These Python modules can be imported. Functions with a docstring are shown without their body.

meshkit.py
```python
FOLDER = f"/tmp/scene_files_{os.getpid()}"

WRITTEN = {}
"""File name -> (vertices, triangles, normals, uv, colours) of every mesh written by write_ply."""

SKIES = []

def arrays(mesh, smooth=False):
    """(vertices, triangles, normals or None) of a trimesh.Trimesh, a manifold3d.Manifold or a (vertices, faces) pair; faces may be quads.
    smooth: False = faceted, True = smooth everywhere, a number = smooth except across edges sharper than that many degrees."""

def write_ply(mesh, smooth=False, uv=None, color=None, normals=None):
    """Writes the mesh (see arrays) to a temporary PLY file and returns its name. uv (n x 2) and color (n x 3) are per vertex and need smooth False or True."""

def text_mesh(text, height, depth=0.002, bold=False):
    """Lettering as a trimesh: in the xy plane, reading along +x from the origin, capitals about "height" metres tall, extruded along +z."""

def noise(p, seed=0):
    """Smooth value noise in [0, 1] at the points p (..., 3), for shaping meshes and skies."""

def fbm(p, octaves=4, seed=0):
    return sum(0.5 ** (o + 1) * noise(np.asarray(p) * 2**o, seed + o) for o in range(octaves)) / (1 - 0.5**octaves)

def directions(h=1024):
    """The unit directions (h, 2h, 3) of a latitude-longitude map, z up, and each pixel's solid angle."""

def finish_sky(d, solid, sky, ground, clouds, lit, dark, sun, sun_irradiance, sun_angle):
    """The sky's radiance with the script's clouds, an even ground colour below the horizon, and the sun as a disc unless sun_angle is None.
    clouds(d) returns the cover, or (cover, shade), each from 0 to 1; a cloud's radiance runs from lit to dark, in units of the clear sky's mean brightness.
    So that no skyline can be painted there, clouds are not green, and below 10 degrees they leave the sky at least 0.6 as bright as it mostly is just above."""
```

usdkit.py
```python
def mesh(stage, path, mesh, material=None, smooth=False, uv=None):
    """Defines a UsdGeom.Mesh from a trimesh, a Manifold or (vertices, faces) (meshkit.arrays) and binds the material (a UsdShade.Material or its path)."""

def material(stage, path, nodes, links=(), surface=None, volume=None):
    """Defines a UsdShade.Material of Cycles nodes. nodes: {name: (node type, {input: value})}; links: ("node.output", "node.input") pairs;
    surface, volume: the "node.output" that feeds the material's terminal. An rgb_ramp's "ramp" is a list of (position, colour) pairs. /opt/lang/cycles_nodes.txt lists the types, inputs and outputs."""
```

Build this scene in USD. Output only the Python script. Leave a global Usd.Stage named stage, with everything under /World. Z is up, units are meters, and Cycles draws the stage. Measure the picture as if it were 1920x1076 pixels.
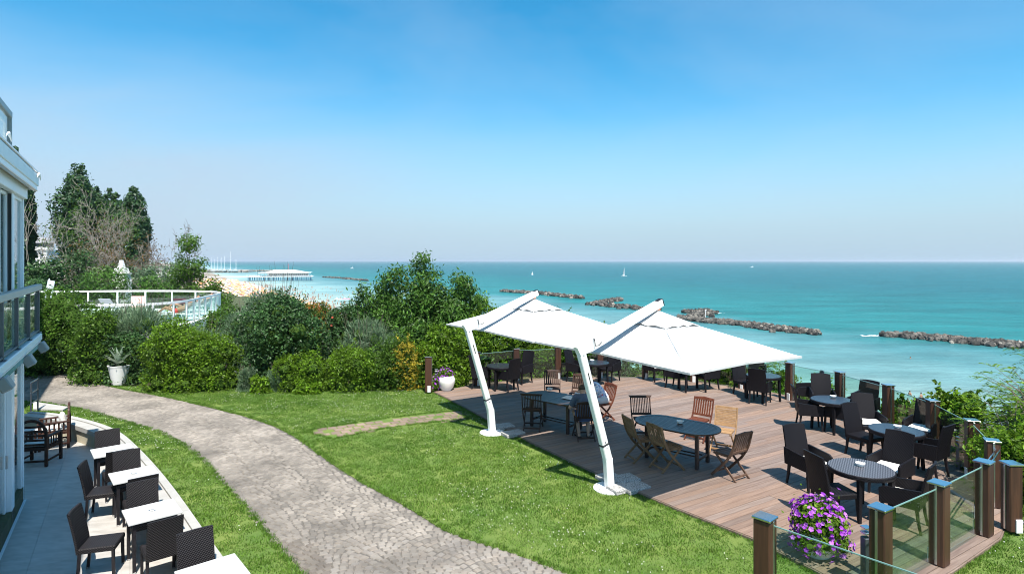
import math
import numpy as np
import trimesh
import manifold3d as m3
import shapely.geometry as sg
from shapely import affinity
from pxr import Usd, UsdGeom, UsdLux, UsdShade, Gf, Sdf, Vt
import usdkit
import meshkit

# ---------------------------------------------------------------- stage, camera, sky, sun
stage = Usd.Stage.CreateInMemory()
UsdGeom.SetStageUpAxis(stage, "Z")
UsdGeom.SetStageMetersPerUnit(stage, 1.0)
W = UsdGeom.Xform.Define(stage, "/World")
stage.SetDefaultPrim(W.GetPrim())
UsdGeom.Scope.Define(stage, "/World/Looks")

EYE = 4.1                     # height of the eye above the deck
FPX = 1100.0                  # focal length in pixels of the 1920 px wide photograph
cam = UsdGeom.Camera.Define(stage, "/World/camera")
cam.AddTranslateOp().Set(Gf.Vec3d(0, 0, EYE))
cam.AddRotateXYZOp().Set(Gf.Vec3f(90, 0, 0))
cam.CreateHorizontalApertureAttr(36.0)
cam.CreateVerticalApertureAttr(36.0 * 573 / 1024)
cam.CreateFocalLengthAttr(36.0 * FPX / 1920)
cam.CreateVerticalApertureOffsetAttr(-49.0 / 1920 * 36.0)
cam.CreateClippingRangeAttr(Gf.Vec2f(0.05, 100000.0))
cam.CreateExposureAttr(1.02)

SUN = np.array([0.17, -0.518, 1.0])
SUN /= np.linalg.norm(SUN)
SKY_STRENGTH = 0.10
SUN_POWER = 1.12
usdkit.material(stage, "/World/Looks/sky", {
    "tc": ("texture_coordinate", {}),
    "sky": ("sky_texture", {"sky_type": "single_scattering", "sun_disc": False, "sun_elevation": math.asin(SUN[2]),
                            "sun_rotation": math.atan2(SUN[0], SUN[1]), "altitude": 20.0, "air_density": 1.0, "aerosol_density": 0.6, "ozone_density": 2.5}),
    "map": ("mapping", {"mapping_type": "point", "scale": (1.0, 1.0, 3.2)}),
    "noise": ("noise_texture", {"scale": 1.3, "detail": 5.0, "roughness": 0.55, "distortion": 0.4}),
    "cover": ("map_range", {"from_min": 0.45, "from_max": 0.85, "to_min": 0.0, "to_max": 0.30, "clamp": True}),
    "cloud": ("mix_color", {"b": (3.0, 3.75, 4.7), "use_clamp": False}),
    "hs": ("hsv", {"hue": 0.482, "saturation": 1.42, "value": 1.0, "fac": 1.0}),
    "sep": ("separate_xyz", {}), "up": ("map_range", {"range_type": "smoothstep", "from_min": 0.0, "from_max": 0.26, "to_min": 0.93, "to_max": 0.0, "clamp": True}),
    "low": ("mix_color", {"b": (2.2, 3.15, 3.95), "use_clamp": False}),
    "vx": ("map_range", {"range_type": "smoothstep", "from_min": 0.15, "from_max": -0.75, "to_min": 0.0, "to_max": 0.92, "clamp": True}),
    "vz": ("map_range", {"range_type": "smoothstep", "from_min": 0.34, "from_max": 0.12, "to_min": 0.0, "to_max": 1.0, "clamp": True}),
    "vn": ("map_range", {"from_min": 0.30, "from_max": 0.60, "to_min": 0.45, "to_max": 1.0, "clamp": True}),
    "v1": ("math", {"math_type": "multiply"}), "v2": ("math", {"math_type": "multiply"}), "veil": ("mix_color", {"b": (2.75, 3.4, 4.15), "use_clamp": False}),
    "bg": ("background_shader", {"strength": SKY_STRENGTH}),
}, [("tc.generated", "map.vector"), ("map.vector", "noise.vector"), ("noise.fac", "cover.value"), ("cover.result", "cloud.fac"),
    ("tc.generated", "sep.vector"), ("sep.z", "up.value"), ("up.result", "low.fac"), ("sky.color", "hs.color"), ("hs.color", "low.a"), ("low.result", "cloud.a"), ("sep.x", "vx.value"), ("sep.z", "vz.value"), ("noise.fac", "vn.value"), ("vx.result", "v1.value1"), ("vz.result", "v1.value2"), ("v1.value", "v2.value1"), ("vn.result", "v2.value2"), ("v2.value", "veil.fac"), ("cloud.result", "veil.a"), ("veil.result", "bg.color")], surface="bg.background")
dome = UsdLux.DomeLight.Define(stage, "/World/sky")
dome.CreateIntensityAttr(1.0)
UsdShade.MaterialBindingAPI.Apply(dome.GetPrim()).Bind(UsdShade.Material.Get(stage, "/World/Looks/sky"))
dome.GetPrim().SetCustomDataByKey("kind", "structure")

sun = UsdLux.DistantLight.Define(stage, "/World/sun")
sun.CreateIntensityAttr(SUN_POWER)
sun.CreateAngleAttr(0.5)
sun.CreateNormalizeAttr(True)
sun.CreateColorAttr(Gf.Vec3f(1.0, 0.955, 0.88))
_x = np.cross([0, 1, 0], SUN); _x /= np.linalg.norm(_x); _y = np.cross(SUN, _x)
sun.AddTransformOp().Set(Gf.Matrix4d(*_x, 0, *_y, 0, *SUN, 0, 0, 0, 0, 1))


# ---------------------------------------------------------------- helpers
RNG = np.random.default_rng(7)
USED = {}
SEA_Z = -15.9
LAWN_Z = -0.05


def spot(px, py, z=0.0):
    """The place on the level z that lies on the sight line through a pixel of the photograph."""
    k = EYE - z
    return np.array([(px - 960) * k / (py - 489), FPX * k / (py - 489), z])


def free(parent, name):
    key = f"{parent}/{name}"
    n = USED.get(key, 0)
    USED[key] = n + 1
    return key if n == 0 else f"{key}_{n:03d}"


def tag(prim, label=None, cat=None, group=None, kind=None):
    for k, v in (("label", label), ("category", cat), ("group", group), ("kind", kind)):
        if v:
            prim.SetCustomDataByKey(k, v)
    return prim


def thing(name, label=None, cat=None, loc=(0, 0, 0), rotz=0.0, group=None, kind=None, scale=None):
    x = UsdGeom.Xform.Define(stage, free("/World", name))
    x.AddTranslateOp().Set(Gf.Vec3d(*map(float, loc)))
    x.AddRotateZOp().Set(float(rotz))
    if scale is not None:
        x.AddScaleOp().Set(Gf.Vec3f(*map(float, np.broadcast_to(scale, 3))))
    return tag(x.GetPrim(), label, cat, group, kind)


def copy(src, label=None, loc=(0, 0, 0), rotz=0.0, group=None, cat=None, scale=None, name=None):
    data = src.GetCustomData()
    t = thing(name or "_".join(p for p in src.GetName().split("_") if not p.isdigit()), label or data.get("label"), cat or data.get("category"), loc, rotz, group or data.get("group"), None, scale)
    t.GetReferences().AddInternalReference(src.GetPath())
    t.SetInstanceable(True)
    return t


def add_tone(um, mesh):
    """Every leaf, blade or stone of a joined mesh carries its own random tone (read by its material)."""
    n = getattr(mesh, "metadata", {}).get("every")
    tones = getattr(mesh, "metadata", {}).get("tones")
    if tones is not None:
        UsdGeom.PrimvarsAPI(um).CreatePrimvar("tone", Sdf.ValueTypeNames.FloatArray, "vertex").Set(Vt.FloatArray.FromNumpy(np.repeat(tones, n).astype(np.float32)))
    elif n:
        k = len(mesh.vertices) // n
        UsdGeom.PrimvarsAPI(um).CreatePrimvar("tone", Sdf.ValueTypeNames.FloatArray, "vertex").Set(Vt.FloatArray.FromNumpy(np.repeat(np.random.default_rng(k).random(k), n).astype(np.float32)))


def every(mesh, n):
    mesh.metadata["every"] = n
    return mesh


def part(parent, name, mesh, mat, smooth=False, label=None, kind=None):
    path = str(parent.GetPath()) if not isinstance(parent, str) else parent
    um = usdkit.mesh(stage, free(path, name), mesh, f"/World/Looks/{mat}", smooth=smooth)
    add_tone(um, mesh)
    p = um.GetPrim()
    return tag(p, label, None, None, kind)


def solid(name, mesh, mat, label, cat, group=None, smooth=False):
    return tag(part("/World", name, mesh, mat, smooth), label, cat, group)


def structure(name, mesh, mat, smooth=False):
    return part("/World", name, mesh, mat, smooth, kind="structure")


_BOX = {}


def box(sx, sy, sz, at=(0, 0, 0), r=None, rot=None):
    """A box with chamfered edges, centred at 'at'; rot is a 3x3 matrix."""
    r = min(sx, sy, sz) * 0.12 if r is None else r
    key = (round(sx, 4), round(sy, 4), round(sz, 4), round(r, 4))
    if key not in _BOX:
        if r <= 0:
            m = trimesh.creation.box([sx, sy, sz])
        else:
            h = np.array([sx, sy, sz]) / 2
            pts = []
            for s in np.ndindex(2, 2, 2):
                c = h * (np.array(s) * 2 - 1)
                for a in range(3):
                    q = c - np.sign(c) * r
                    q[a] = c[a]
                    pts.append(q)
            m = trimesh.convex.convex_hull(np.array(pts))
        _BOX[key] = (np.array(m.vertices), np.array(m.faces))
    v, f = _BOX[key]
    if rot is not None:
        v = v @ np.asarray(rot).T
    return trimesh.Trimesh(v + np.asarray(at, float), f, process=False)


def rotz(a):
    c, s = math.cos(math.radians(a)), math.sin(math.radians(a))
    return np.array([[c, -s, 0], [s, c, 0], [0, 0, 1.0]])


def rotx(a):
    c, s = math.cos(math.radians(a)), math.sin(math.radians(a))
    return np.array([[1.0, 0, 0], [0, c, -s], [0, s, c]])


def roty(a):
    c, s = math.cos(math.radians(a)), math.sin(math.radians(a))
    return np.array([[c, 0, s], [0, 1.0, 0], [-s, 0, c]])


def beam(p0, p1, w, h, side=(0, 1, 0), r=None):
    """A bar of section w (along 'side') by h from p0 to p1."""
    p0, p1 = np.asarray(p0, float), np.asarray(p1, float)
    d = p1 - p0
    L = np.linalg.norm(d)
    d = d / L
    s = np.asarray(side, float) - d * np.dot(side, d)
    if np.linalg.norm(s) < 1e-6:
        s = np.cross(d, [0.3, 0.5, 0.8])
    s /= np.linalg.norm(s)
    return box(L, w, h, (p0 + p1) / 2, r, np.stack([d, s, np.cross(d, s)], 1))


def tube(points, radii, sides=8, caps=True):
    p = np.asarray(points, float)
    n = len(p)
    radii = np.broadcast_to(radii, (n,))
    t = np.gradient(p, axis=0)
    t /= np.linalg.norm(t, axis=1, keepdims=True) + 1e-12
    a = np.cross(t, np.where(np.abs(t[:, 2:]) < 0.9, [0, 0, 1.0], [1.0, 0, 0]))
    a /= np.linalg.norm(a, axis=1, keepdims=True) + 1e-12
    b = np.cross(t, a)
    ang = np.arange(sides) * 2 * np.pi / sides
    v = (p[:, None] + radii[:, None, None] * (np.cos(ang)[None, :, None] * a[:, None] + np.sin(ang)[None, :, None] * b[:, None])).reshape(-1, 3)
    f = []
    for i in range(n - 1):
        for j in range(sides):
            k = (j + 1) % sides
            f += [[i * sides + j, i * sides + k, (i + 1) * sides + k], [i * sides + j, (i + 1) * sides + k, (i + 1) * sides + j]]
    if caps:
        v = np.vstack([v, p[0], p[-1]])
        for j in range(sides):
            k = (j + 1) % sides
            f += [[n * sides, k, j], [n * sides + 1, (n - 1) * sides + j, (n - 1) * sides + k]]
    return trimesh.Trimesh(v, f, process=False)


def lathe(profile, sides=24):
    """profile: (radius, z) pairs, bottom to top."""
    ang = np.arange(sides) * 2 * np.pi / sides
    v = np.array([[r * math.cos(a), r * math.sin(a), z] for r, z in profile for a in ang])
    f = []
    for i in range(len(profile) - 1):
        for j in range(sides):
            k = (j + 1) % sides
            f += [[i * sides + j, i * sides + k, (i + 1) * sides + k], [i * sides + j, (i + 1) * sides + k, (i + 1) * sides + j]]
    return trimesh.Trimesh(v, f, process=False)


def join(*ms):
    flat = []
    for m in ms:
        flat += list(m) if isinstance(m, (list, tuple)) else [m]
    vs, fs, n = [], [], 0
    for m in flat:
        vs.append(np.asarray(m.vertices)); fs.append(np.asarray(m.faces) + n); n += len(m.vertices)
    return trimesh.Trimesh(np.vstack(vs), np.vstack(fs), process=False)


def prism(poly, z0, z1):
    """A shapely polygon as a slab from z0 to z1."""
    polys = [g for g in getattr(poly, "geoms", [poly]) if g.area > 1e-5 and g.geom_type == "Polygon"]
    ms = []
    for g in polys:
        m = trimesh.creation.extrude_polygon(g, z1 - z0, engine="earcut")
        m.apply_translation([0, 0, z0])
        ms.append(m)
    return join(ms)


def moved(m, t=(0, 0, 0), rot=None):
    v = np.asarray(m.vertices)
    if rot is not None:
        v = v @ np.asarray(rot).T
    return trimesh.Trimesh(v + np.asarray(t, float), m.faces, process=False)


# ---------------------------------------------------------------- materials
def mat(name, c1, c2=None, scale=5.0, rough=0.6, bump=0.0, bscale=None, metal=0.0, spec=0.5, stretch=(1, 1, 1), world=False, vary=0.0, island=False, detail=5.0, lo=0.3, hi=0.7, bdist=0.01, coat=0.0):
    c2 = c2 or c1
    nodes = {
        "tc": ("geometry", {}) if world else ("texture_coordinate", {}),
        "map": ("mapping", {"mapping_type": "point", "scale": stretch}),
        "n": ("noise_texture", {"scale": scale, "detail": detail, "roughness": 0.6}),
        "r": ("rgb_ramp", {"ramp": [(lo, c1), (hi, c2)]}),
        "p": ("principled_bsdf", {"roughness": rough, "metallic": metal, "specular_ior_level": spec, "coat_weight": coat}),
    }
    links = [("tc.position" if world else "tc.object", "map.vector"), ("map.vector", "n.vector"), ("n.fac", "r.fac")]
    out = "r.color"
    if vary:
        nodes["oi"] = ("attribute", {"attribute": "tone"}) if island else ("object_info", {})
        nodes["mr"] = ("map_range", {"from_min": 0.0, "from_max": 1.0, "to_min": 1 - vary, "to_max": 1 + vary})
        nodes["cc"] = ("combine_color", {"color_type": "rgb"})
        nodes["mx"] = ("mix_color", {"blend_type": "multiply", "fac": 1.0, "use_clamp": False})
        links += [("oi.fac" if island else "oi.random", "mr.value"), ("mr.result", "cc.r"), ("mr.result", "cc.g"), ("mr.result", "cc.b"), (out, "mx.a"), ("cc.color", "mx.b")]
        out = "mx.result"
    links.append((out, "p.base_color"))
    if bump:
        nodes["bn"] = ("noise_texture", {"scale": bscale or scale * 4, "detail": 4.0})
        nodes["b"] = ("bump", {"strength": bump, "distance": bdist})
        links += [("map.vector", "bn.vector"), ("bn.fac", "b.height"), ("b.normal", "p.normal")]
    usdkit.material(stage, f"/World/Looks/{name}", nodes, links, surface="p.BSDF")
    return name


def leaf_mat(name, ramp, trans=0.45, rough=0.45, spec=0.35):
    usdkit.material(stage, f"/World/Looks/{name}", {
        "g": ("geometry", {}), "at": ("attribute", {"attribute": "tone"}), "r": ("rgb_ramp", {"ramp": ramp}),
        "n": ("noise_texture", {"scale": 1.3, "detail": 2.0}), "mr": ("map_range", {"from_min": 0.3, "from_max": 0.7, "to_min": 0.75, "to_max": 1.25}),
        "cc": ("combine_color", {"color_type": "rgb"}), "mx": ("mix_color", {"blend_type": "multiply", "fac": 1.0, "use_clamp": False}),
        "p": ("principled_bsdf", {"roughness": rough, "specular_ior_level": spec}), "t": ("translucent_bsdf", {}), "m": ("mix_closure", {"fac": trans}),
    }, [("at.fac", "r.fac"), ("g.position", "n.vector"), ("n.fac", "mr.value"), ("mr.result", "cc.r"), ("mr.result", "cc.g"), ("mr.result", "cc.b"),
        ("r.color", "mx.a"), ("cc.color", "mx.b"), ("mx.result", "p.base_color"), ("mx.result", "t.color"), ("p.BSDF", "m.closure1"), ("t.BSDF", "m.closure2")], surface="m.closure")
    return name


def ramp3(a, b, c, extra=None):
    r = [(0.0, a), (0.5, b), (0.93, c)]
    if extra:
        r += [(0.955, c), (0.96, extra), (1.0, extra)]
    return r


leaf_mat("leaf_bright", ramp3((0.0633, 0.1155, 0.0066), (0.115, 0.21, 0.012), (0.1955, 0.357, 0.0204)))
leaf_mat("leaf_mid", ramp3((0.0385, 0.0798, 0.0077), (0.07, 0.145, 0.014), (0.119, 0.2465, 0.0238)))
leaf_mat("leaf_dark", ramp3((0.0198, 0.0468, 0.0121), (0.036, 0.085, 0.022), (0.0612, 0.1445, 0.0374)), trans=0.2)
leaf_mat("leaf_poplar", ramp3((0.018, 0.045, 0.018), (0.034, 0.08, 0.03), (0.06, 0.13, 0.045)), trans=0.2)
leaf_mat("leaf_tree", ramp3((0.033, 0.0743, 0.0099), (0.06, 0.135, 0.018), (0.102, 0.2295, 0.0306)), trans=0.3)
leaf_mat("leaf_feather", ramp3((0.085, 0.145, 0.075), (0.135, 0.215, 0.115), (0.20, 0.29, 0.16)), trans=0.3)
leaf_mat("leaf_yellow", ramp3((0.252, 0.198, 0.018), (0.42, 0.33, 0.03), (0.546, 0.429, 0.039)))
leaf_mat("leaf_orange", [(0, (0.05, 0.10, 0.015)), (0.55, (0.12, 0.17, 0.025)), (0.72, (0.30, 0.26, 0.04)), (0.86, (0.50, 0.18, 0.04)), (1, (0.5, 0.12, 0.05))])
leaf_mat("leaf_rust", ramp3((0.09, 0.07, 0.02), (0.14, 0.10, 0.03), (0.22, 0.12, 0.04)))
leaf_mat("leaf_agave", [(0, (0.42, 0.50, 0.38)), (1, (0.52, 0.58, 0.46))], trans=0.15)
leaf_mat("petal", [(0, (0.24, 0.03, 0.42)), (0.5, (0.40, 0.09, 0.56)), (1, (0.56, 0.22, 0.68))], trans=0.3, spec=0.15)
leaf_mat("petal_rose", [(0, (0.7, 0.12, 0.06)), (1, (0.75, 0.2, 0.12))], trans=0.3)
leaf_mat("petal_white", [(0, (0.75, 0.75, 0.7)), (1, (0.8, 0.8, 0.75))], trans=0.2)
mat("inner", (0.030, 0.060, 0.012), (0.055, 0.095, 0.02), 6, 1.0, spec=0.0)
mat("bark", (0.09, 0.07, 0.055), (0.16, 0.13, 0.10), 9, 0.85, 0.5)
mat("bare_twig", (0.20, 0.175, 0.145), (0.32, 0.29, 0.25), 6, 0.85)

# grass blades: patches of drier and fresher turf in world space, single blades vary
usdkit.material(stage, "/World/Looks/grass", {
    "g": ("geometry", {}), "at": ("attribute", {"attribute": "tone"}), "n": ("noise_texture", {"scale": 0.55, "detail": 5.0, "roughness": 0.62}),
    "r": ("rgb_ramp", {"ramp": [(0.30, (0.055, 0.125, 0.011)), (0.48, (0.082, 0.168, 0.017)), (0.64, (0.112, 0.195, 0.024)), (0.78, (0.150, 0.195, 0.040))]}),
    "mr": ("map_range", {"from_min": 0.0, "from_max": 1.0, "to_min": 0.35, "to_max": 1.75}), "cc": ("combine_color", {"color_type": "rgb"}),
    "mx": ("mix_color", {"blend_type": "multiply", "fac": 1.0, "use_clamp": False}),
    "p": ("principled_bsdf", {"roughness": 0.5, "specular_ior_level": 0.3}), "t": ("translucent_bsdf", {}), "m": ("mix_closure", {"fac": 0.3}),
}, [("g.position", "n.vector"), ("n.fac", "r.fac"), ("at.fac", "mr.value"), ("mr.result", "cc.r"), ("mr.result", "cc.g"), ("mr.result", "cc.b"), ("r.color", "mx.a"), ("cc.color", "mx.b"),
    ("mx.result", "p.base_color"), ("mx.result", "t.color"), ("p.BSDF", "m.closure1"), ("t.BSDF", "m.closure2")], surface="m.closure")
mat("turf", (0.07, 0.14, 0.018), (0.16, 0.21, 0.04), 1.2, 0.95, 0.8, 60, world=True, bdist=0.03)
mat("soil", (0.07, 0.06, 0.035), (0.10, 0.10, 0.04), 1.5, 0.95, 0.6, 25, world=True, bdist=0.03)
mat("hillside", (0.035, 0.055, 0.018), (0.09, 0.10, 0.04), 0.35, 0.95, 0.6, 6, world=True, bdist=0.2)
mat("sand", (0.23, 0.19, 0.145), (0.29, 0.245, 0.19), 0.4, 0.95, 0.4, 6, world=True, bdist=0.05)
mat("mortar", (0.10, 0.09, 0.078), (0.15, 0.135, 0.118), 2.0, 0.95, 0.6, 80, world=True)
# cobbles: every stone its own tone, broad dusty and dirty zones over them
def stone_mat(name, c, vary, island):
    mat(name, tuple(x * 0.66 for x in c), tuple(x * 1.18 for x in c), 0.9, 0.85, 0.5, 45, world=True, vary=vary, island=island, detail=6, lo=0.34, hi=0.6, bdist=0.006)
stone_mat("cobble", (0.212, 0.186, 0.158), 0.26, True)
for _i, _c in enumerate(((0.228, 0.201, 0.172), (0.215, 0.19, 0.162), (0.21, 0.18, 0.15), (0.195, 0.17, 0.146), (0.185, 0.162, 0.137), (0.222, 0.197, 0.172), (0.14, 0.118, 0.098), (0.16, 0.137, 0.113))):
    stone_mat(f"cobble_tone_{_i}", _c, 0, False)
stone_mat("paver", (0.195, 0.142, 0.105), 0.2, False)
mat("concrete", (0.33, 0.318, 0.295), (0.40, 0.388, 0.362), 2.5, 0.8, 0.2, 60, world=True)
mat("stucco_beige", (0.40, 0.36, 0.26), (0.47, 0.42, 0.31), 2.5, 0.9, 0.2, 60, world=True)
mat("marble", (0.34, 0.318, 0.29), (0.49, 0.465, 0.435), 3.5, 0.45, 0.05, 30, world=True, vary=0.05, stretch=(1, 2.5, 1), detail=8)
mat("joint", (0.24, 0.23, 0.21), rough=0.9)
mat("granite", (0.16, 0.155, 0.15), (0.50, 0.485, 0.46), 55, 0.75, 0.3, 90, lo=0.42, hi=0.58)
mat("plank_a", (0.150, 0.100, 0.077), (0.238, 0.174, 0.141), 3.0, 0.62, 0.35, 14, stretch=(0.6, 9, 9), vary=0.16, bdist=0.004)
mat("plank_b", (0.165, 0.116, 0.093), (0.252, 0.192, 0.160), 2.6, 0.65, 0.35, 14, stretch=(0.6, 9, 9), vary=0.16, bdist=0.004)
mat("plank_c", (0.178, 0.114, 0.083), (0.266, 0.182, 0.136), 3.2, 0.6, 0.35, 14, stretch=(0.6, 9, 9), vary=0.16, bdist=0.004)
mat("deck_under", (0.03, 0.024, 0.02), rough=0.9)
mat("post_wood", (0.032, 0.014, 0.009), (0.085, 0.036, 0.02), 2.2, 0.45, 0.3, 12, stretch=(8, 8, 0.5), vary=0.25, bdist=0.004)
mat("chrome", (0.72, 0.73, 0.74), rough=0.18, metal=1.0)
mat("steel", (0.55, 0.56, 0.57), (0.62, 0.62, 0.63), 4, 0.3, metal=1.0)
mat("dark_metal", (0.10, 0.11, 0.125), rough=0.4, metal=0.6)
mat("black", (0.012, 0.012, 0.013), rough=0.5)
mat("white_paint", (0.74, 0.75, 0.74), (0.80, 0.80, 0.79), 1.5, 0.35, spec=0.5)
mat("white_frame", (0.72, 0.75, 0.77), (0.77, 0.79, 0.80), 1.5, 0.35)
mat("cream_frame", (0.74, 0.70, 0.58), rough=0.45)
mat("grey_green", (0.22, 0.25, 0.25), rough=0.4)
mat("rail_beige", (0.36, 0.34, 0.30), rough=0.4)
mat("white_ceramic", (0.78, 0.77, 0.73), (0.82, 0.81, 0.77), 3, 0.22, coat=0.4)
mat("white_matte", (0.74, 0.74, 0.73), (0.79, 0.79, 0.78), 3, 0.55)
mat("laminate", (0.52, 0.515, 0.50), (0.57, 0.565, 0.55), 14, 0.4)
mat("cushion", (0.66, 0.63, 0.58), (0.76, 0.74, 0.70), 6, 0.9, 0.3, 40)
mat("white_wall", (0.70, 0.69, 0.66), (0.78, 0.77, 0.75), 0.7, 0.85, world=True)
mat("roof_brown", (0.09, 0.06, 0.05), rough=0.8)
mat("roof_grey", (0.28, 0.28, 0.29), rough=0.8)
mat("interior", (0.42, 0.41, 0.39), (0.5, 0.49, 0.47), 2, 0.8)
mat("curtain", (0.55, 0.56, 0.56), (0.66, 0.67, 0.67), 3, 0.9, stretch=(6, 6, 0.3))
mat("window_dark", (0.03, 0.05, 0.07), rough=0.15)
mat("rock", (0.03, 0.028, 0.024), (0.15, 0.135, 0.115), 0.5, 0.9, 0.7, 3, world=True, bdist=0.15, lo=0.4, hi=0.62)
mat("rock_dark", (0.02, 0.019, 0.017), (0.065, 0.06, 0.05), 0.8, 0.85, 0.7, 3, world=True, vary=0.45, bdist=0.15)
mat("rock_pale", (0.12, 0.11, 0.09), (0.27, 0.245, 0.205), 0.8, 0.9, 0.7, 3, world=True, vary=0.35, bdist=0.15)
mat("skin", (0.50, 0.30, 0.21), (0.58, 0.36, 0.26), 8, 0.55)
mat("skin_tan", (0.32, 0.17, 0.10), (0.40, 0.22, 0.14), 8, 0.55)
mat("hair_brown", (0.035, 0.02, 0.012), (0.07, 0.04, 0.025), 60, 0.6)
mat("hair_black", (0.008, 0.007, 0.007), (0.02, 0.017, 0.015), 60, 0.5)
mat("tee_blue", (0.075, 0.10, 0.155), (0.10, 0.13, 0.19), 9, 0.9, 0.3, 30)
mat("shorts_blue", (0.06, 0.10, 0.22), (0.08, 0.13, 0.28), 9, 0.9)
mat("leather", (0.04, 0.03, 0.02), rough=0.7)
mat("paper", (0.78, 0.77, 0.73), (0.70, 0.70, 0.69), 45, 0.8)
mat("towel_pink", (0.72, 0.42, 0.37), (0.78, 0.50, 0.44), 9, 0.95)
mat("sling_grey", (0.30, 0.32, 0.33), rough=0.8)
mat("sling_maroon", (0.10, 0.03, 0.035), rough=0.8)
mat("cloth_orange", (0.62, 0.24, 0.09), (0.66, 0.28, 0.12), 2, 0.85)
mat("cloth_yellow", (0.62, 0.46, 0.20), (0.66, 0.50, 0.24), 2, 0.85)
mat("cloth_white", (0.60, 0.585, 0.57), rough=0.85)
mat("cloth_red", (0.6, 0.05, 0.05), rough=0.85)
mat("cloth_blue", (0.05, 0.22, 0.55), rough=0.85)
mat("cloth_pink", (0.70, 0.30, 0.38), rough=0.85)
mat("cloth_black", (0.02, 0.02, 0.022), rough=0.85)
mat("pool_blue", (0.05, 0.38, 0.52), (0.08, 0.45, 0.58), 2, 0.05)
mat("pier_blue", (0.05, 0.16, 0.25), rough=0.7)
mat("copper", (0.5, 0.22, 0.13), rough=0.5)


def wood(name, a, b, vary=0.15):
    mat(name, a, b, 6, 0.55, 0.25, 22, spec=0.3, stretch=(2, 2, 2), vary=vary, bdist=0.003)
wood("teak_dark", (0.030, 0.016, 0.012), (0.065, 0.035, 0.025))
wood("teak_red", (0.085, 0.024, 0.013), (0.15, 0.048, 0.025))
wood("teak_brown", (0.17, 0.092, 0.045), (0.28, 0.165, 0.085))
wood("teak_grey", (0.085, 0.048, 0.032), (0.15, 0.09, 0.062))
mat("teak_table", (0.035, 0.020, 0.016), (0.075, 0.045, 0.036), 6, 0.36, 0.25, 22, spec=0.5, stretch=(2, 2, 2), bdist=0.003)
wood("teak_light", (0.25, 0.145, 0.070), (0.35, 0.215, 0.110))

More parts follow.
